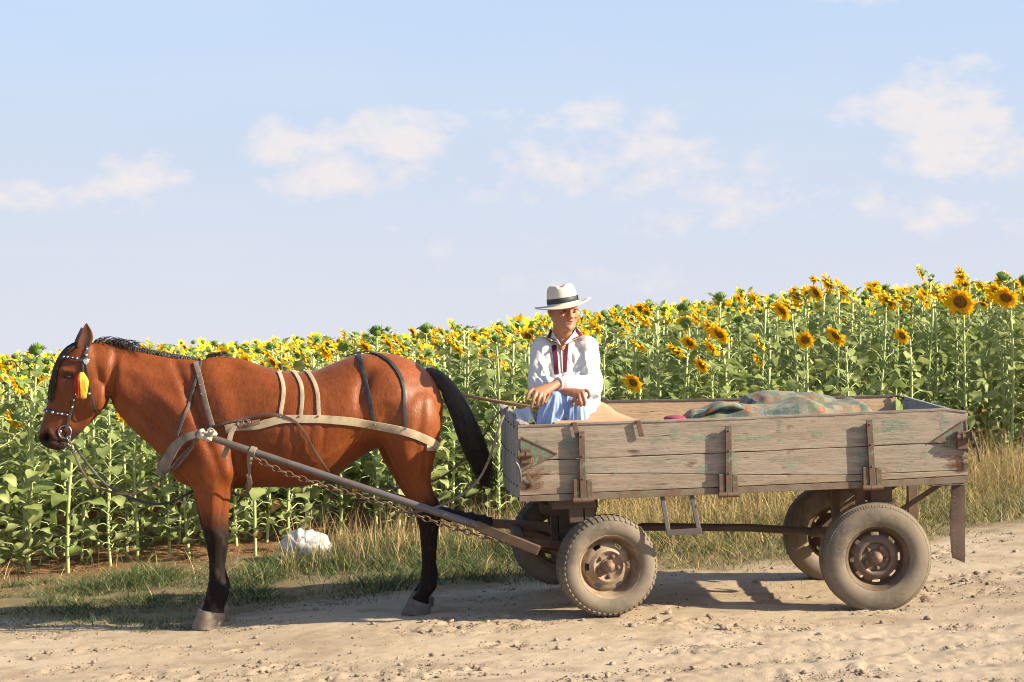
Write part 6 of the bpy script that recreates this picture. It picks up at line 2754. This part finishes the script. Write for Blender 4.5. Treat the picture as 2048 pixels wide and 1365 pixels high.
# plastic bag in the grass ---------------------------------------------------
bc = P(612, 1085, 13.55)
bz_ = gzf(bc.x, 13.55)
mb = MB()
mb.ell(Vector((bc.x, 13.55, bz_ + .09)), (.190, .14, .125), 48, 30)
V = np.array([tuple(p) for p in mb.v])
cc_ = np.array([bc.x, 13.55, bz_ + .09])
dd = V - cc_
nn3 = dd / (np.linalg.norm(dd, axis=1, keepdims=True) + 1e-9)
th = np.arctan2(dd[:, 2], dd[:, 0])
rid_ = np.abs(np.sin(th * 5 + 3 * fbm(dd[:, 0] * 9 + 5, dd[:, 2] * 9 + dd[:, 1] * 6 + 5, 9, 3)))
V = V + nn3 * ((rid_ * .018) + (fbm(dd[:, 0] * 22 + 5, dd[:, 2] * 22 + dd[:, 1] * 12 + 5, 19, 3) - .5) * .03 - .012)[:, None]
V[:, 2] += -.012 * np.exp(-((V[:, 0] - bc.x - .03) / .03) ** 2) * (dd[:, 2] > .05)
mb.v = [tuple(p) for p in V]
t = NT('plastic')
t.done((.62, .61, .60), .4, 0, .4)
t.translucent((.62, .60, .57), .3)
o = build(mb, 'plastic_bag', t.mat, None, smooth=True)
tag(o, 'crumpled white plastic bag lying in the grass behind the horse', 'bag')

# ================================================================== MAN
MY = 10.62


def M_(u, v, d=0.0):
    return P(u, v, MY + d)


def ringv(c, ax, ay, rot=0.0, n=28, tilt=(0, 0), p=2.0):
    """horizontal section: centre, half widths in X / Y, rotated about z"""
    out = []
    for k in range(n):
        th = 2 * math.pi * k / n
        cc, ss = math.cos(th), math.sin(th)
        e = 2 / p
        x, y = math.copysign(abs(cc) ** e, cc) * ax, math.copysign(abs(ss) ** e, ss) * ay
        X_, Y_ = x * math.cos(rot) - y * math.sin(rot), x * math.sin(rot) + y * math.cos(rot)
        out.append(Vector(c) + Vector((X_, Y_, X_ * tilt[0] + Y_ * tilt[1])))
    return out


man = MB()
# head in its own frame: x = his left (image right), y = back, z = up
HC = M_(1129, 625.5, -.06)       # centre of the head at eye level
hrot = Matrix.Rotation(R(20), 3, 'Z') @ Matrix.Rotation(R(-4), 3, 'X') @ Matrix.Rotation(R(4), 3, 'Y')


def HP(x, y, z):
    return HC + hrot @ Vector((x, y, z))


# horizontal slices: z, half width, y front, y back, squareness
hs = [(.118, .030, -.03, .05), (.108, .056, -.062, .085), (.085, .071, -.082, .105), (.055, .0765, -.090, .112), (.025, .0765, -.091, .113), (.005, .0745, -.087, .110), (-.015, .073, -.088, .103), (-.035, .071, -.089, .090), (-.055, .066, -.088, .070), (-.072, .058, -.087, .050), (-.088, .050, -.086, .030), (-.102, .040, -.082, .010), (-.112, .026, -.074, -.01)]
rs = []
for (z, hw, yf, yb) in hs:
    ring = []
    for k in range(32):
        th = 2 * math.pi * k / 32
        cc, ss = math.cos(th), math.sin(th)
        yc, hy = (yf + yb) / 2, (yb - yf) / 2
        sx_ = 1.0 if ss > 0 else 1.0 - .16 * (-ss) ** 2
        ring.append(HP(hw * cc * sx_, yc + hy * ss, z))
    rs.append(ring)
loft(man, rs[::-1], 3)
# nose
loft(man, [[HP(.005 * math.cos(a), -.086 + .004 * math.sin(a), .012) for a in np.linspace(0, 6.283, 13)[:-1]],
           [HP(.009 * math.cos(a), -.094 + .010 * math.sin(a), -.006) for a in np.linspace(0, 6.283, 13)[:-1]],
           [HP(.013 * math.cos(a), -.101 + .014 * math.sin(a), -.022) for a in np.linspace(0, 6.283, 13)[:-1]],
           [HP(.017 * math.cos(a), -.103 + .016 * math.sin(a), -.034) for a in np.linspace(0, 6.283, 13)[:-1]],
           [HP(.010 * math.cos(a), -.096 + .012 * math.sin(a), -.043) for a in np.linspace(0, 6.283, 13)[:-1]]], 3)
man.ell(HP(0, -.110, -.034), (.011, .010, .010), 12, 8)
for s_ in (-1, 1):
    man.ell(HP(.012 * s_, -.100, -.037), (.0075, .010, .0075), 10, 8)
    man.ell(HP(.034 * s_, -.080, .016), (.020, .010, .0065), 12, 8)      # brow
    man.ell(HP(.040 * s_, -.068, -.026), (.016, .013, .012), 12, 8)      # cheekbone
    # ear
    man.ell(HP(.0815 * s_, .016, -.004), (.010, .018, .028), 12, 10, hrot @ Matrix.Rotation(R(18 * s_), 3, 'Z') @ Matrix.Rotation(R(-12), 3, 'X'))
    man.ell(HP(.088 * s_, .022, .004), (.007, .013, .020), 12, 10, hrot @ Matrix.Rotation(R(30 * s_), 3, 'Z'))
    man.ell(HP(.076 * s_, .008, -.026), (.006, .008, .009), 10, 8)
man.ell(HP(0, -.088, -.056), (.022, .007, .0045), 14, 8)
man.ell(HP(0, -.087, -.066), (.019, .007, .0055), 14, 8)
man.ell(HP(0, -.082, -.096), (.019, .014, .013), 14, 8)
man.ell(HP(0, -.060, -.085), (.040, .030, .022), 14, 8)
# neck and body under the clothes
loft(man, [ringv(HP(0, .02, -.03), .052, .056), ringv(HP(0, .022, -.085), .054, .058), ringv(M_(1127, 688, .02), .058, .060), ringv(M_(1127, 702, .03), .085, .070), ringv(M_(1129, 716, .03), .130, .085), ringv(M_(1130, 745, .02), .125, .095), ringv(M_(1138, 785, 0), .115, .10), ringv(M_(1148, 820, 0), .12, .11), ringv(M_(1150, 838, 0), .10, .10)], 3)
man.tube(crom([M_(1125, 668, -.03), M_(1124, 688, -.045), M_(1124, 702, -.05)], 3), .022, 10)


def limb(mb, pts, n=18):
    """pts: (point, radius) rounded limb through joints"""
    P3 = [Vector(p) for p, r in pts]
    Rr = [r for p, r in pts]
    sub = 5
    cp = crom(P3, sub)
    rr3 = list(np.interp(np.arange(len(cp)) / sub, range(len(Rr)), Rr))
    mb.tube(cp, rr3, n)
    mb.ell(P3[0], Rr[0], n, 10)
    mb.ell(P3[-1], Rr[-1], n, 10)


# arms (his left arm is at the right of the picture and crosses over)
LS, LE, LW = M_(1172, 697, .02), M_(1184, 772, -.10), M_(1114, 769, -.31)
RS, RE, RW = M_(1086, 700, .02), M_(1076, 770, -.10), M_(1126, 782, -.30)
limb(man, [(LS, .052), (LS.lerp(LE, .5), .045), (LE, .040), (LE.lerp(LW, .35), .042), (LE.lerp(LW, .75), .032), (LW, .026)])
limb(man, [(RS, .052), (RS.lerp(RE, .5), .045), (RE, .040), (RE.lerp(RW, .35), .042), (RE.lerp(RW, .75), .032), (RW, .026)])
# hips and legs
limb(man, [(M_(1160, 825, 0), .09), (M_(1135, 815, -.14), .078), (M_(1112, 803, -.25), .058), (M_(1098, 848, -.27), .052), (M_(1080, 925, -.24), .04)])
limb(man, [(M_(1165, 830, 0), .09), (M_(1158, 818, -.14), .078), (M_(1150, 808, -.23), .058), (M_(1146, 850, -.24), .052), (M_(1125, 925, -.2), .04)])


def hand(mb, wrist, knu, thumb_pts, fingers, pw=.040, pt=.016):
    """knu = list of 4 knuckle points; palm is a flattened loft from the wrist to the knuckles"""
    kc = sum(knu, Vector()) / 4
    ax = (knu[-1] - knu[0]).normalized()
    d = (kc - wrist).normalized()
    nr = ax.cross(d).normalized()
    rs = []
    for t_, w_, th_ in ((-.15, .024, .020), (0, .026, .020), (.3, .032, .019), (.65, .038, .017), (.95, .040, .013), (1.06, .036, .009)):
        c_ = wrist.lerp(kc, t_)
        rs.append([c_ + ax * (w_ * math.cos(a)) + nr * (th_ * math.sin(a)) for a in np.linspace(0, 6.2832, 17)[:-1]])
    loft(mb, rs, 3)
    for kn in knu:
        mb.ell(kn, .0105, 10, 8)
    for f in fingers:
        n_ = len(f)
        cp = crom(f, 3)
        mb.tube(cp, list(np.interp(np.linspace(0, 1, len(cp)), [0, .45, .55, 1], [.0112, .0098, .0100, .0080])), 10)
        mb.ell(f[-1], .0082, 10, 8)
        for q in f[1:-1]:
            mb.ell(q, .0105, 10, 8)
    cp = crom(thumb_pts, 4)
    mb.tube(cp, list(np.interp(np.linspace(0, 1, len(cp)), [0, .4, 1], [.015, .0105, .0085])), 10)
    mb.ell(thumb_pts[-1], .0088, 10, 8)


# left hand (image left): hanging over the knee, fingers pointing down
kn = [M_(1089, 791, -.385), M_(1081, 788, -.392), M_(1073, 784, -.390), M_(1065, 779, -.382)]
hand(man, LW + Vector((-.012, -.02, -.003)), kn,
     [M_(1098, 780, -.350), M_(1097, 790, -.352), M_(1093, 799, -.355), M_(1090, 805, -.36)],
     [[kn[0], M_(1087, 800, -.402), M_(1084, 807, -.400), M_(1082, 811, -.392)],
      [kn[1], M_(1078, 798, -.412), M_(1075, 806, -.410), M_(1073, 811, -.402)],
      [kn[2], M_(1068, 796, -.412), M_(1065, 806, -.412), M_(1063, 815, -.405)],
      [kn[3], M_(1058, 787, -.402), M_(1054, 796, -.403), M_(1052, 805, -.398)]])
# right hand (image right): coming from under the left forearm, resting on the other knee
kn2 = [M_(1150, 794, -.352), M_(1158, 790, -.362), M_(1165, 786, -.362), M_(1171, 781, -.352)]
hand(man, RW + Vector((.006, -.012, 0)), kn2,
     [M_(1150, 800, -.330), M_(1146, 803, -.335), M_(1143, 807, -.335), M_(1143, 810, -.335)],
     [[kn2[0], M_(1151, 802, -.366), M_(1154, 807, -.366), M_(1155, 811, -.360)],
      [kn2[1], M_(1160, 801, -.378), M_(1162, 807, -.378), M_(1162, 812, -.372)],
      [kn2[2], M_(1169, 799, -.378), M_(1170, 805, -.376), M_(1169, 811, -.368)],
      [kn2[3], M_(1177, 784, -.362), M_(1179, 791, -.362), M_(1176, 796, -.358)]])
MV, MF = remesh(man, .0042, 3, .5)
MN = vnormals(MV, MF)


def near_pts(V, c, r):
    return np.exp(-((V - np.array(c)) ** 2).sum(1) / r ** 2)


disp = np.zeros(len(MV))
for s_ in (-1, 1):
    disp -= .0085 * near_pts(MV, HP(.030 * s_, -.090, .000), .014)
    disp -= .0035 * near_pts(MV, HP(.050 * s_, -.075, -.050), .018)
    disp -= .0030 * near_pts(MV, HP(.030 * s_, -.092, -.045), .008)
    disp -= .004 * near_pts(MV, HP(.080 * s_, .010, .0), .010)
for k in range(-3, 4):
    disp -= .0055 * near_pts(MV, HP(.0062 * k, -.094 + .0006 * k * k, -.061), .0045)
disp += (fbm(MV[:, 0] * 90 + 7, MV[:, 2] * 90 + MV[:, 1] * 60 + 7, 5, 2) - .5) * .0012
MV = MV + MN * disp[:, None]
skin = np.tile(np.array([.36, .165, .095]), (len(MV), 1))
nb = fbm(MV[:, 0] * 30 + 7, MV[:, 2] * 30 + MV[:, 1] * 20 + 7, 25, 3)
skin = blend(skin, sstep(.5, .75, nb) * .4, (.30, .11, .058))
for s_ in (-1, 1):
    skin = blend(skin, near_pts(MV, HP(.046 * s_, -.08, -.03), .024) * .45, (.34, .10, .06))
    skin = blend(skin, near_pts(MV, HP(.030 * s_, -.092, .001), .012) * .8, (.10, .04, .028))
skin = blend(skin, near_pts(MV, HP(0, -.115, -.034), .018) * .5, (.36, .12, .08))
for k in range(-3, 4):
    skin = blend(skin, near_pts(MV, HP(.0062 * k, -.096 + .0006 * k * k, -.061), .0055) * .9, (.22, .06, .05))
    skin = blend(skin, near_pts(MV, HP(.006 * k, -.094, -.067), .006) * .4, (.30, .08, .06))
hm_ = np.zeros(len(MV))
for q in kn + kn2:
    hm_ += near_pts(MV, q, .06)
skin = blend(skin, np.clip(hm_, 0, 1) * .45, (.33, .14, .075))
# short grey hair round the sides of the head
inv = hrot.inverted()
loc = (MV - np.array(HC)) @ np.array(inv).T
hair_m = sstep(-.02, .012, loc[:, 2]) * sstep(-.035, -.005, loc[:, 1]) * (np.abs(loc[:, 0]) > .045) + sstep(-.03, 0, loc[:, 2]) * sstep(.03, .06, loc[:, 1])
skin = blend(skin, np.clip(hair_m, 0, 1) * (loc[:, 2] < .13) * .85, (.20, .17, .145))
me = np_mesh('person', MV, MF)
set_col(me, skin)
t = NT('skin')
at = t.node('ShaderNodeAttribute', attribute_name='Col')
v = t.coord('Object')
t.bump(t.noise(v, 190, 3), .25, .0015)
t.b.inputs['Subsurface Weight'].default_value = .08
t.b.inputs['Subsurface Radius'].default_value = (.01, .004, .002)
M_skin = t.done(at.outputs[0], .5, 0, .4)
person = link_mesh('person', me, M_skin, None)
tag(person, 'man sitting cross-armed at the front of the cart in white shirt and pale hat', 'person')
MBV = BVHTree.FromPolygons([Vector(p) for p in MV.tolist()], [tuple(f) for f in MF.tolist()])
# eyes
M_ew = simple('eye_white', (.10, .07, .06), .5, 0, .1, 10, 0)
M_ei = simple('iris', (.05, .035, .03), .15, 0, .1, 10, 0)
for s_ in (-1, 1):
    mb = MB()
    c_ = HP(.030 * s_, -.0745, -.001)
    mb.ell(c_, (.0105, .0100, .0045), 14, 10)
    e = build(mb, 'eye', M_ew, person, smooth=True)
    mb = MB()
    mb.ell(c_ + hrot @ Vector((.002, -.0090, 0)), (.0042, .0025, .0042), 10, 8)
    build(mb, 'iris', M_ei, e, smooth=True)

# shirt ----------------------------------------------------------------------
sh_ = MB()
loft(sh_, [ringv(M_(1127, 684, .035), .066, .062), ringv(M_(1128, 690, .03), .100, .075), ringv(M_(1129, 698, .03), .135, .088, p=2.3), ringv(M_(1130, 712, .025), .152, .108, p=2.4), ringv(M_(1131, 735, .015), .148, .125, p=2.4), ringv(M_(1134, 760, .0), .142, .132, p=2.3),
           ringv(M_(1142, 785, 0), .140, .135, p=2.3), ringv(M_(1150, 808, 0), .140, .14, p=2.3), ringv(M_(1154, 830, .0), .134, .15, p=2.3), ringv(M_(1155, 846, .0), .12, .15, p=2.3)], 4)
limb(sh_, [(LS, .074), (LS.lerp(LE, .5) + Vector((-.002, -.01, 0)), .068), (LE + Vector((-.006, 0, -.004)), .068), (LE.lerp(LW, .3) + Vector((0, 0, -.004)), .066), (LE.lerp(LW, .65), .054), (LE.lerp(LW, .93), .037)], 22)
limb(sh_, [(RS, .074), (RS.lerp(RE, .5) + Vector((.004, -.01, 0)), .068), (RE + Vector((.004, 0, 0)), .064), (RE.lerp(RW, .4), .058), (RE.lerp(RW, .92), .036)], 22)
sh_.ell(M_(1172, 822, -.02), (.072, .12, .09), 18, 12)
sh_.ell(M_(1187, 800, -.01), (.040, .07, .085), 16, 12)
SV, SF = remesh(sh_, .0062, 7, .5)
SN = vnormals(SV, SF)
su = 1024 + SV[:, 0] / SV[:, 1] * FPX
sv = 682.5 - (SV[:, 2] - CAMZ) / SV[:, 1] * FPX
fold = np.zeros(len(SV))


def crease(u0, v0, u1, v1, w_, amt):
    d = np.array([u1 - u0, v1 - v0], float)
    L_ = np.linalg.norm(d)
    d /= L_
    s_ = ((su - u0) * d[0] + (sv - v0) * d[1]) / L_
    q_ = (-(su - u0) * d[1] + (sv - v0) * d[0]) / w_
    return amt * np.exp(-q_ ** 2) * np.clip(1 - np.abs(s_ - .5) * 2, 0, 1) ** .5 * (SN[:, 1] < .2)


for cr in [(1085, 700, 1108, 760, 3.2, -.012), (1076, 715, 1098, 765, 2.4, .008), (1098, 690, 1110, 745, 2.2, -.006), (1068, 740, 1095, 770, 2.6, -.010), (1062, 752, 1078, 775, 2.0, .008), (1142, 700, 1150, 745, 2.6, -.010), (1160, 715, 1140, 748, 3, -.011),
           (1178, 725, 1150, 755, 3, .010), (1192, 745, 1160, 760, 2.6, -.010), (1185, 760, 1150, 772, 2.6, -.009), (1170, 770, 1135, 778, 2.2, .007), (1195, 775, 1165, 785, 2.6, -.010), (1190, 790, 1180, 840, 2.6, -.011), (1178, 795, 1170, 845, 2.4, .010), (1198, 780, 1192, 815, 2.2, .008),
           (1150, 690, 1168, 705, 2.4, -.006), (1120, 715, 1124, 760, 1.8, -.006), (1104, 765, 1122, 758, 2, -.006), (1168, 700, 1180, 760, 2.2, .006), (1088, 725, 1078, 760, 2.0, .007), (1160, 740, 1145, 765, 2, .006), (1130, 762, 1150, 755, 1.6, -.005)]:
    fold += crease(*cr)
fold += (fbm(SV[:, 0] * 13 + 3, SV[:, 2] * 10 + SV[:, 1] * 8 + 3, 65, 3) - .5) * .018
fold += (fbm(SV[:, 0] * 34 + 3, SV[:, 2] * 26 + SV[:, 1] * 20 + 3, 69, 2) - .5) * .005
SV = SV + SN * (fold * 1.25)[:, None]
# cut the V neck: remove faces in the triangle on the front
fc = SV[SF].mean(1)
fu = 1024 + fc[:, 0] / fc[:, 1] * FPX
fv = 682.5 - (fc[:, 2] - CAMZ) / fc[:, 1] * FPX
fn = SN[SF].mean(1)
tv = (fv - 668) / (694 - 668)
cut = (fn[:, 1] < .25) & (fv < 694) & (np.abs(fu - (1127 - 4 * tv)) < 20 * (1 - tv)) & (fc[:, 1] < MY + .03)
cutn = (fc[:, 2] > M_(0, 688, 0).z) & (np.hypot(fc[:, 0] - M_(1127, 0, 0).x, fc[:, 1] - MY - .03) < .058)
SF2 = SF[~(cut | cutn)]
me = np_mesh('shirt', SV, SF2)
t = NT('linen')
v = t.coord('Object')
n_ = t.noise(v, 9, 4, .6)
c = t.mix(t.ramp(n_, [(.3, 0.0), (.7, 1.0)]), (.56, .555, .545), (.63, .62, .605))
t.bump(t.noise(v, 260, 3), .2, .001)
t.done(c, .9, 0, .15)
t.translucent((.8, .78, .74), .08)
M_linen = t.mat
shirt = link_mesh('shirt', me, M_linen, person)
SB = BVHTree.FromPolygons([Vector(p) for p in SV.tolist()], [tuple(f) for f in SF.tolist()])
t = NT('embroidery')
v = t.coord('Object')
ck = t.node('ShaderNodeTexChecker')
ck.inputs['Scale'].default_value = 130
t.l.new(v, ck.inputs[0])
c = t.mix(t.noise(v, 120, 4, .7), (.16, .03, .04), (.05, .012, .028))
c = t.mix(t.math('MULTIPLY', ck.outputs[1], .35), c, (.05, .015, .05))
M_emb = t.done(c, .9, 0, .1)
M_embl = simple('pale_embroidery', (.36, .10, .12), .9, 0, .5, 90, 0, c2=(.55, .38, .37))
strap('placket_band', [(1106, 674), (1108, 690), (1110, 708), (1112, 728), (1113, 749)], .028, M_emb, shirt, .003, .002, bvh=SB)
strap('placket_band', [(1134, 677), (1133, 692), (1131, 710), (1130, 728), (1129, 744)], .024, M_emb, shirt, .003, .002, bvh=SB)
strap('placket_edge', [(1123, 693), (1123, 708), (1124, 724), (1125, 745)], .006, M_linen, shirt, .003, .003, bvh=SB)
# cuff of the crossing sleeve
mb = MB()
dW = (LW - LE).normalized()
for (t_, r_, m_) in ((.86, .041, 0),):
    for k in range(2):
        pass
rs = []
a_ = dW.cross(Vector((0, 0, 1))).normalized()
b_ = a_.cross(dW).normalized()
for t_, r_ in ((.80, .046), (.84, .0445), (.97, .0405), (.995, .038), (.99, .026)):
    c_ = LE.lerp(LW, t_)
    rs.append([c_ + (a_ * math.cos(2 * math.pi * k / 24) + b_ * math.sin(2 * math.pi * k / 24)) * r_ for k in range(24)])
mb.rings(rs, cap=False)
cf = build(mb, 'cuff', M_linen, shirt, smooth=True)
mb = MB()
rs = []
for t_, r_ in ((.865, .0445), (.87, .0455), (.945, .0430), (.95, .0415)):
    c_ = LE.lerp(LW, t_)
    rs.append([c_ + (a_ * math.cos(2 * math.pi * k / 24) + b_ * math.sin(2 * math.pi * k / 24)) * r_ for k in range(24)])
mb.rings(rs, cap=False)
build(mb, 'cuff_band', M_embl, cf, smooth=True)
# collar: two turned down flaps and the stand
for flap, bandp in (([(1100, 655, .02), (1093, 676, -.03), (1112, 683, -.09), (1123, 694, -.12), (1117, 684, -.10), (1108, 668, -.06)], None), ([(1152, 652, .02), (1168, 671, -.04), (1146, 681, -.09), (1123, 695, -.12), (1133, 682, -.10), (1147, 668, -.06)], None)):
    mb = MB()
    vs = [M_(u, v_, d) for u, v_, d in flap]
    c_ = sum(vs, Vector()) / len(vs) + Vector((0, -.008, .002))
    mb.add([c_] + vs, [(0, i + 1, (i + 1) % len(vs) + 1) for i in range(len(vs))])
    o = build(mb, 'collar', M_linen, shirt, smooth=True)
    s2 = o.modifiers.new('sub', 'SUBSURF')
    s2.levels = s2.render_levels = 1
    s2 = o.modifiers.new('thick', 'SOLIDIFY')
    s2.thickness = .005
    mb = MB()
    q = [vs[0], vs[1], vs[2]]
    inn = [p.lerp(c_, .40) for p in (vs[0], vs[1], vs[2])]
    out_ = [p.lerp(c_, .10) for p in (vs[0], vs[1], vs[2])]
    f_ = Vector((0, -.0065, .001))
    pts = [out_[0] + f_, out_[1] + f_, out_[2] + f_, inn[2] + f_ * 1.2, inn[1] + f_ * 1.2, inn[0] + f_ * 1.2]
    mb.add(pts, [(0, 1, 4, 5), (1, 2, 3, 4)])
    o2 = build(mb, 'collar_band', M_emb, o, smooth=True)
    s2 = o2.modifiers.new('thick', 'SOLIDIFY')
    s2.thickness = .002
mb = MB()
pts, nrs = [], []
for k in range(21):
    a = R(-200 + 220 * k / 20)
    # stand runs round the back of the neck
    th = math.pi * (k / 20) * 1.25 - math.pi * .125
    pts.append(M_(1126, 668, .035) + Vector((.071 * math.cos(th), .068 * math.sin(th), .004 * math.sin(th))))
    nrs.append(Vector((math.cos(th), math.sin(th), 0)))
mb.ribbon(pts, nrs, .042, .004)
build(mb, 'collar_stand', M_emb, shirt, smooth=True)

# trousers -------------------------------------------------------------------
tr_ = MB()
limb(tr_, [(M_(1160, 828, 0), .105), (M_(1138, 812, -.14), .090), (M_(1112, 801, -.265), .078), (M_(1102, 828, -.28), .075), (M_(1094, 862, -.27), .072), (M_(1080, 925, -.24), .07)], 24)
limb(tr_, [(M_(1168, 832, 0), .100), (M_(1160, 818, -.14), .088), (M_(1151, 808, -.245), .074), (M_(1152, 832, -.26), .074), (M_(1146, 865, -.24), .070), (M_(1125, 925, -.2), .065)], 24)
tr_.ell(M_(1092, 858, -.2), (.10, .09, .06), 16, 10)
TV, TF = remesh(tr_, .0062, 5, .5)
TN = vnormals(TV, TF)
SV_, SN_ = SV, SN
su = 1024 + TV[:, 0] / TV[:, 1] * FPX
sv = 682.5 - (TV[:, 2] - CAMZ) / TV[:, 1] * FPX
SN = TN
fold = np.zeros(len(TV))
for cr in [(1112, 785, 1100, 860, 2.2, .010), (1118, 790, 1122, 860, 2.4, -.012), (1106, 790, 1088, 855, 2.0, -.009), (1124, 790, 1132, 830, 2.2, -.012), (1096, 800, 1080, 850, 1.8, .008), (1142, 800, 1138, 855, 2.0, .010), (1150, 800, 1150, 855, 2.0, -.010), (1160, 800, 1162, 850, 2.0, .010), (1136, 805, 1130, 850, 2, -.010), (1166, 810, 1170, 850, 1.8, -.008)]:
    fold += crease(*cr)
fold += (fbm(TV[:, 0] * 22 + 3, TV[:, 2] * 7 + TV[:, 1] * 9 + 3, 165, 3) - .5) * .016
TV = TV + TN * fold[:, None]
M_tr = simple('blue_cotton', (.27, .39, .66), .9, 0, .12, 20, .15, .002, .15)
me = np_mesh('trousers', TV, TF)
link_mesh('trousers', me, M_tr, person)

# hat ------------------------------------------------------------------------
mb = MB()
hatc = M_(1126, 610, -.055)
hr = Matrix.Rotation(R(-9.0), 3, 'Y') @ Matrix.Rotation(R(4), 3, 'X')


def HT(x, y, z):
    return hatc + hr @ Vector((x, y, z))


prof = [(.158, -.004), (.163, -.001), (.160, .003), (.135, .003), (.110, .002), (.096, .004), (.090, .010), (.0885, .022), (.0875, .045), (.084, .072), (.080, .092), (.073, .107), (.058, .115), (.038, .1145), (.016, .110), (.0005, .108)]
N_ = 72


def hat_pt(r_, z_, th, crown=True):
    x, y = math.cos(th), math.sin(th)
    ox = r_ * (1.0 if r_ > .1 else .98)
    oy = r_ * (1.02 if r_ > .1 else 1.12)
    z = z_
    if r_ > .1:
        k_ = (r_ - .1) / .06
        z += -.012 * k_ * (y * y) + .016 * k_ * (x * x) * 1.0 - .010 * k_ * (x < 0) * x * x
    px_, py_ = ox * x, oy * y
    if z_ > .07:
        f_ = (z_ - .07) / .045
        # front pinch and centre dent
        z -= .018 * math.exp(-(px_ / .022) ** 2) * (1 if r_ < .07 else .3) * min(f_, 1)
        for sx_ in (-1, 1):
            g_ = math.exp(-((px_ - sx_ * .055) / .028) ** 2 - ((py_ + .055) / .04) ** 2)
            px_ -= sx_ * .016 * g_ * min(f_ * 1.5, 1)
            py_ += .006 * g_
    return HT(px_, py_, z)


rs = [[hat_pt(r_, z_, 2 * math.pi * k / N_) for k in range(N_)] for r_, z_ in prof]
inner = [(.0005, .103), (.05, .106), (.07, .098), (.082, .07), (.0845, .012), (.088, .000), (.11, -.002), (.135, -.0015), (.158, -.004)]
rs2 = [[hat_pt(r_, z_, 2 * math.pi * k / N_) for k in range(N_)] for r_, z_ in inner]
mb.rings(rs + rs2, cap=False)
t = NT('straw_felt')
v = t.coord('Object')
wv = t.node('ShaderNodeTexWave', wave_type='RINGS', rings_direction='Z')
wv.inputs['Scale'].default_value = 60
wv.inputs['Distortion'].default_value = .5
t.l.new(v, wv.inputs[0])
c = t.mix(t.noise(v, 30, 4), (.52, .45, .36), (.60, .53, .44))
t.bump(t.noise(v, 140, 4), .25, .002)
M_hat = t.done(c, .85, 0, .2)
hat = build(mb, 'hat', M_hat, person, smooth=True)
mb = MB()
rs = []
for (r_, z_) in ((.0895, .014), (.0915, .016), (.0900, .042), (.0880, .044)):
    rs.append([hat_pt(r_, z_, 2 * math.pi * k / N_) for k in range(N_)])
mb.rings(rs, cap=False)
hb_ = build(mb, 'hat_band', simple('hat_band', (.022, .024, .030), .6, 0, .2, 40, .2), hat, smooth=True)
mb = MB()
c_ = hat_pt(.0925, .030, R(-12))
mb.box(c_ - hr @ Vector((.003, .012, .015)), hr @ Vector((.006, 0, 0)), hr @ Vector((0, .022, 0)), hr @ Vector((-.002, 0, .031)))
build(mb, 'bow', bpy.data.materials['hat_band'], hb_, bevel=.002)
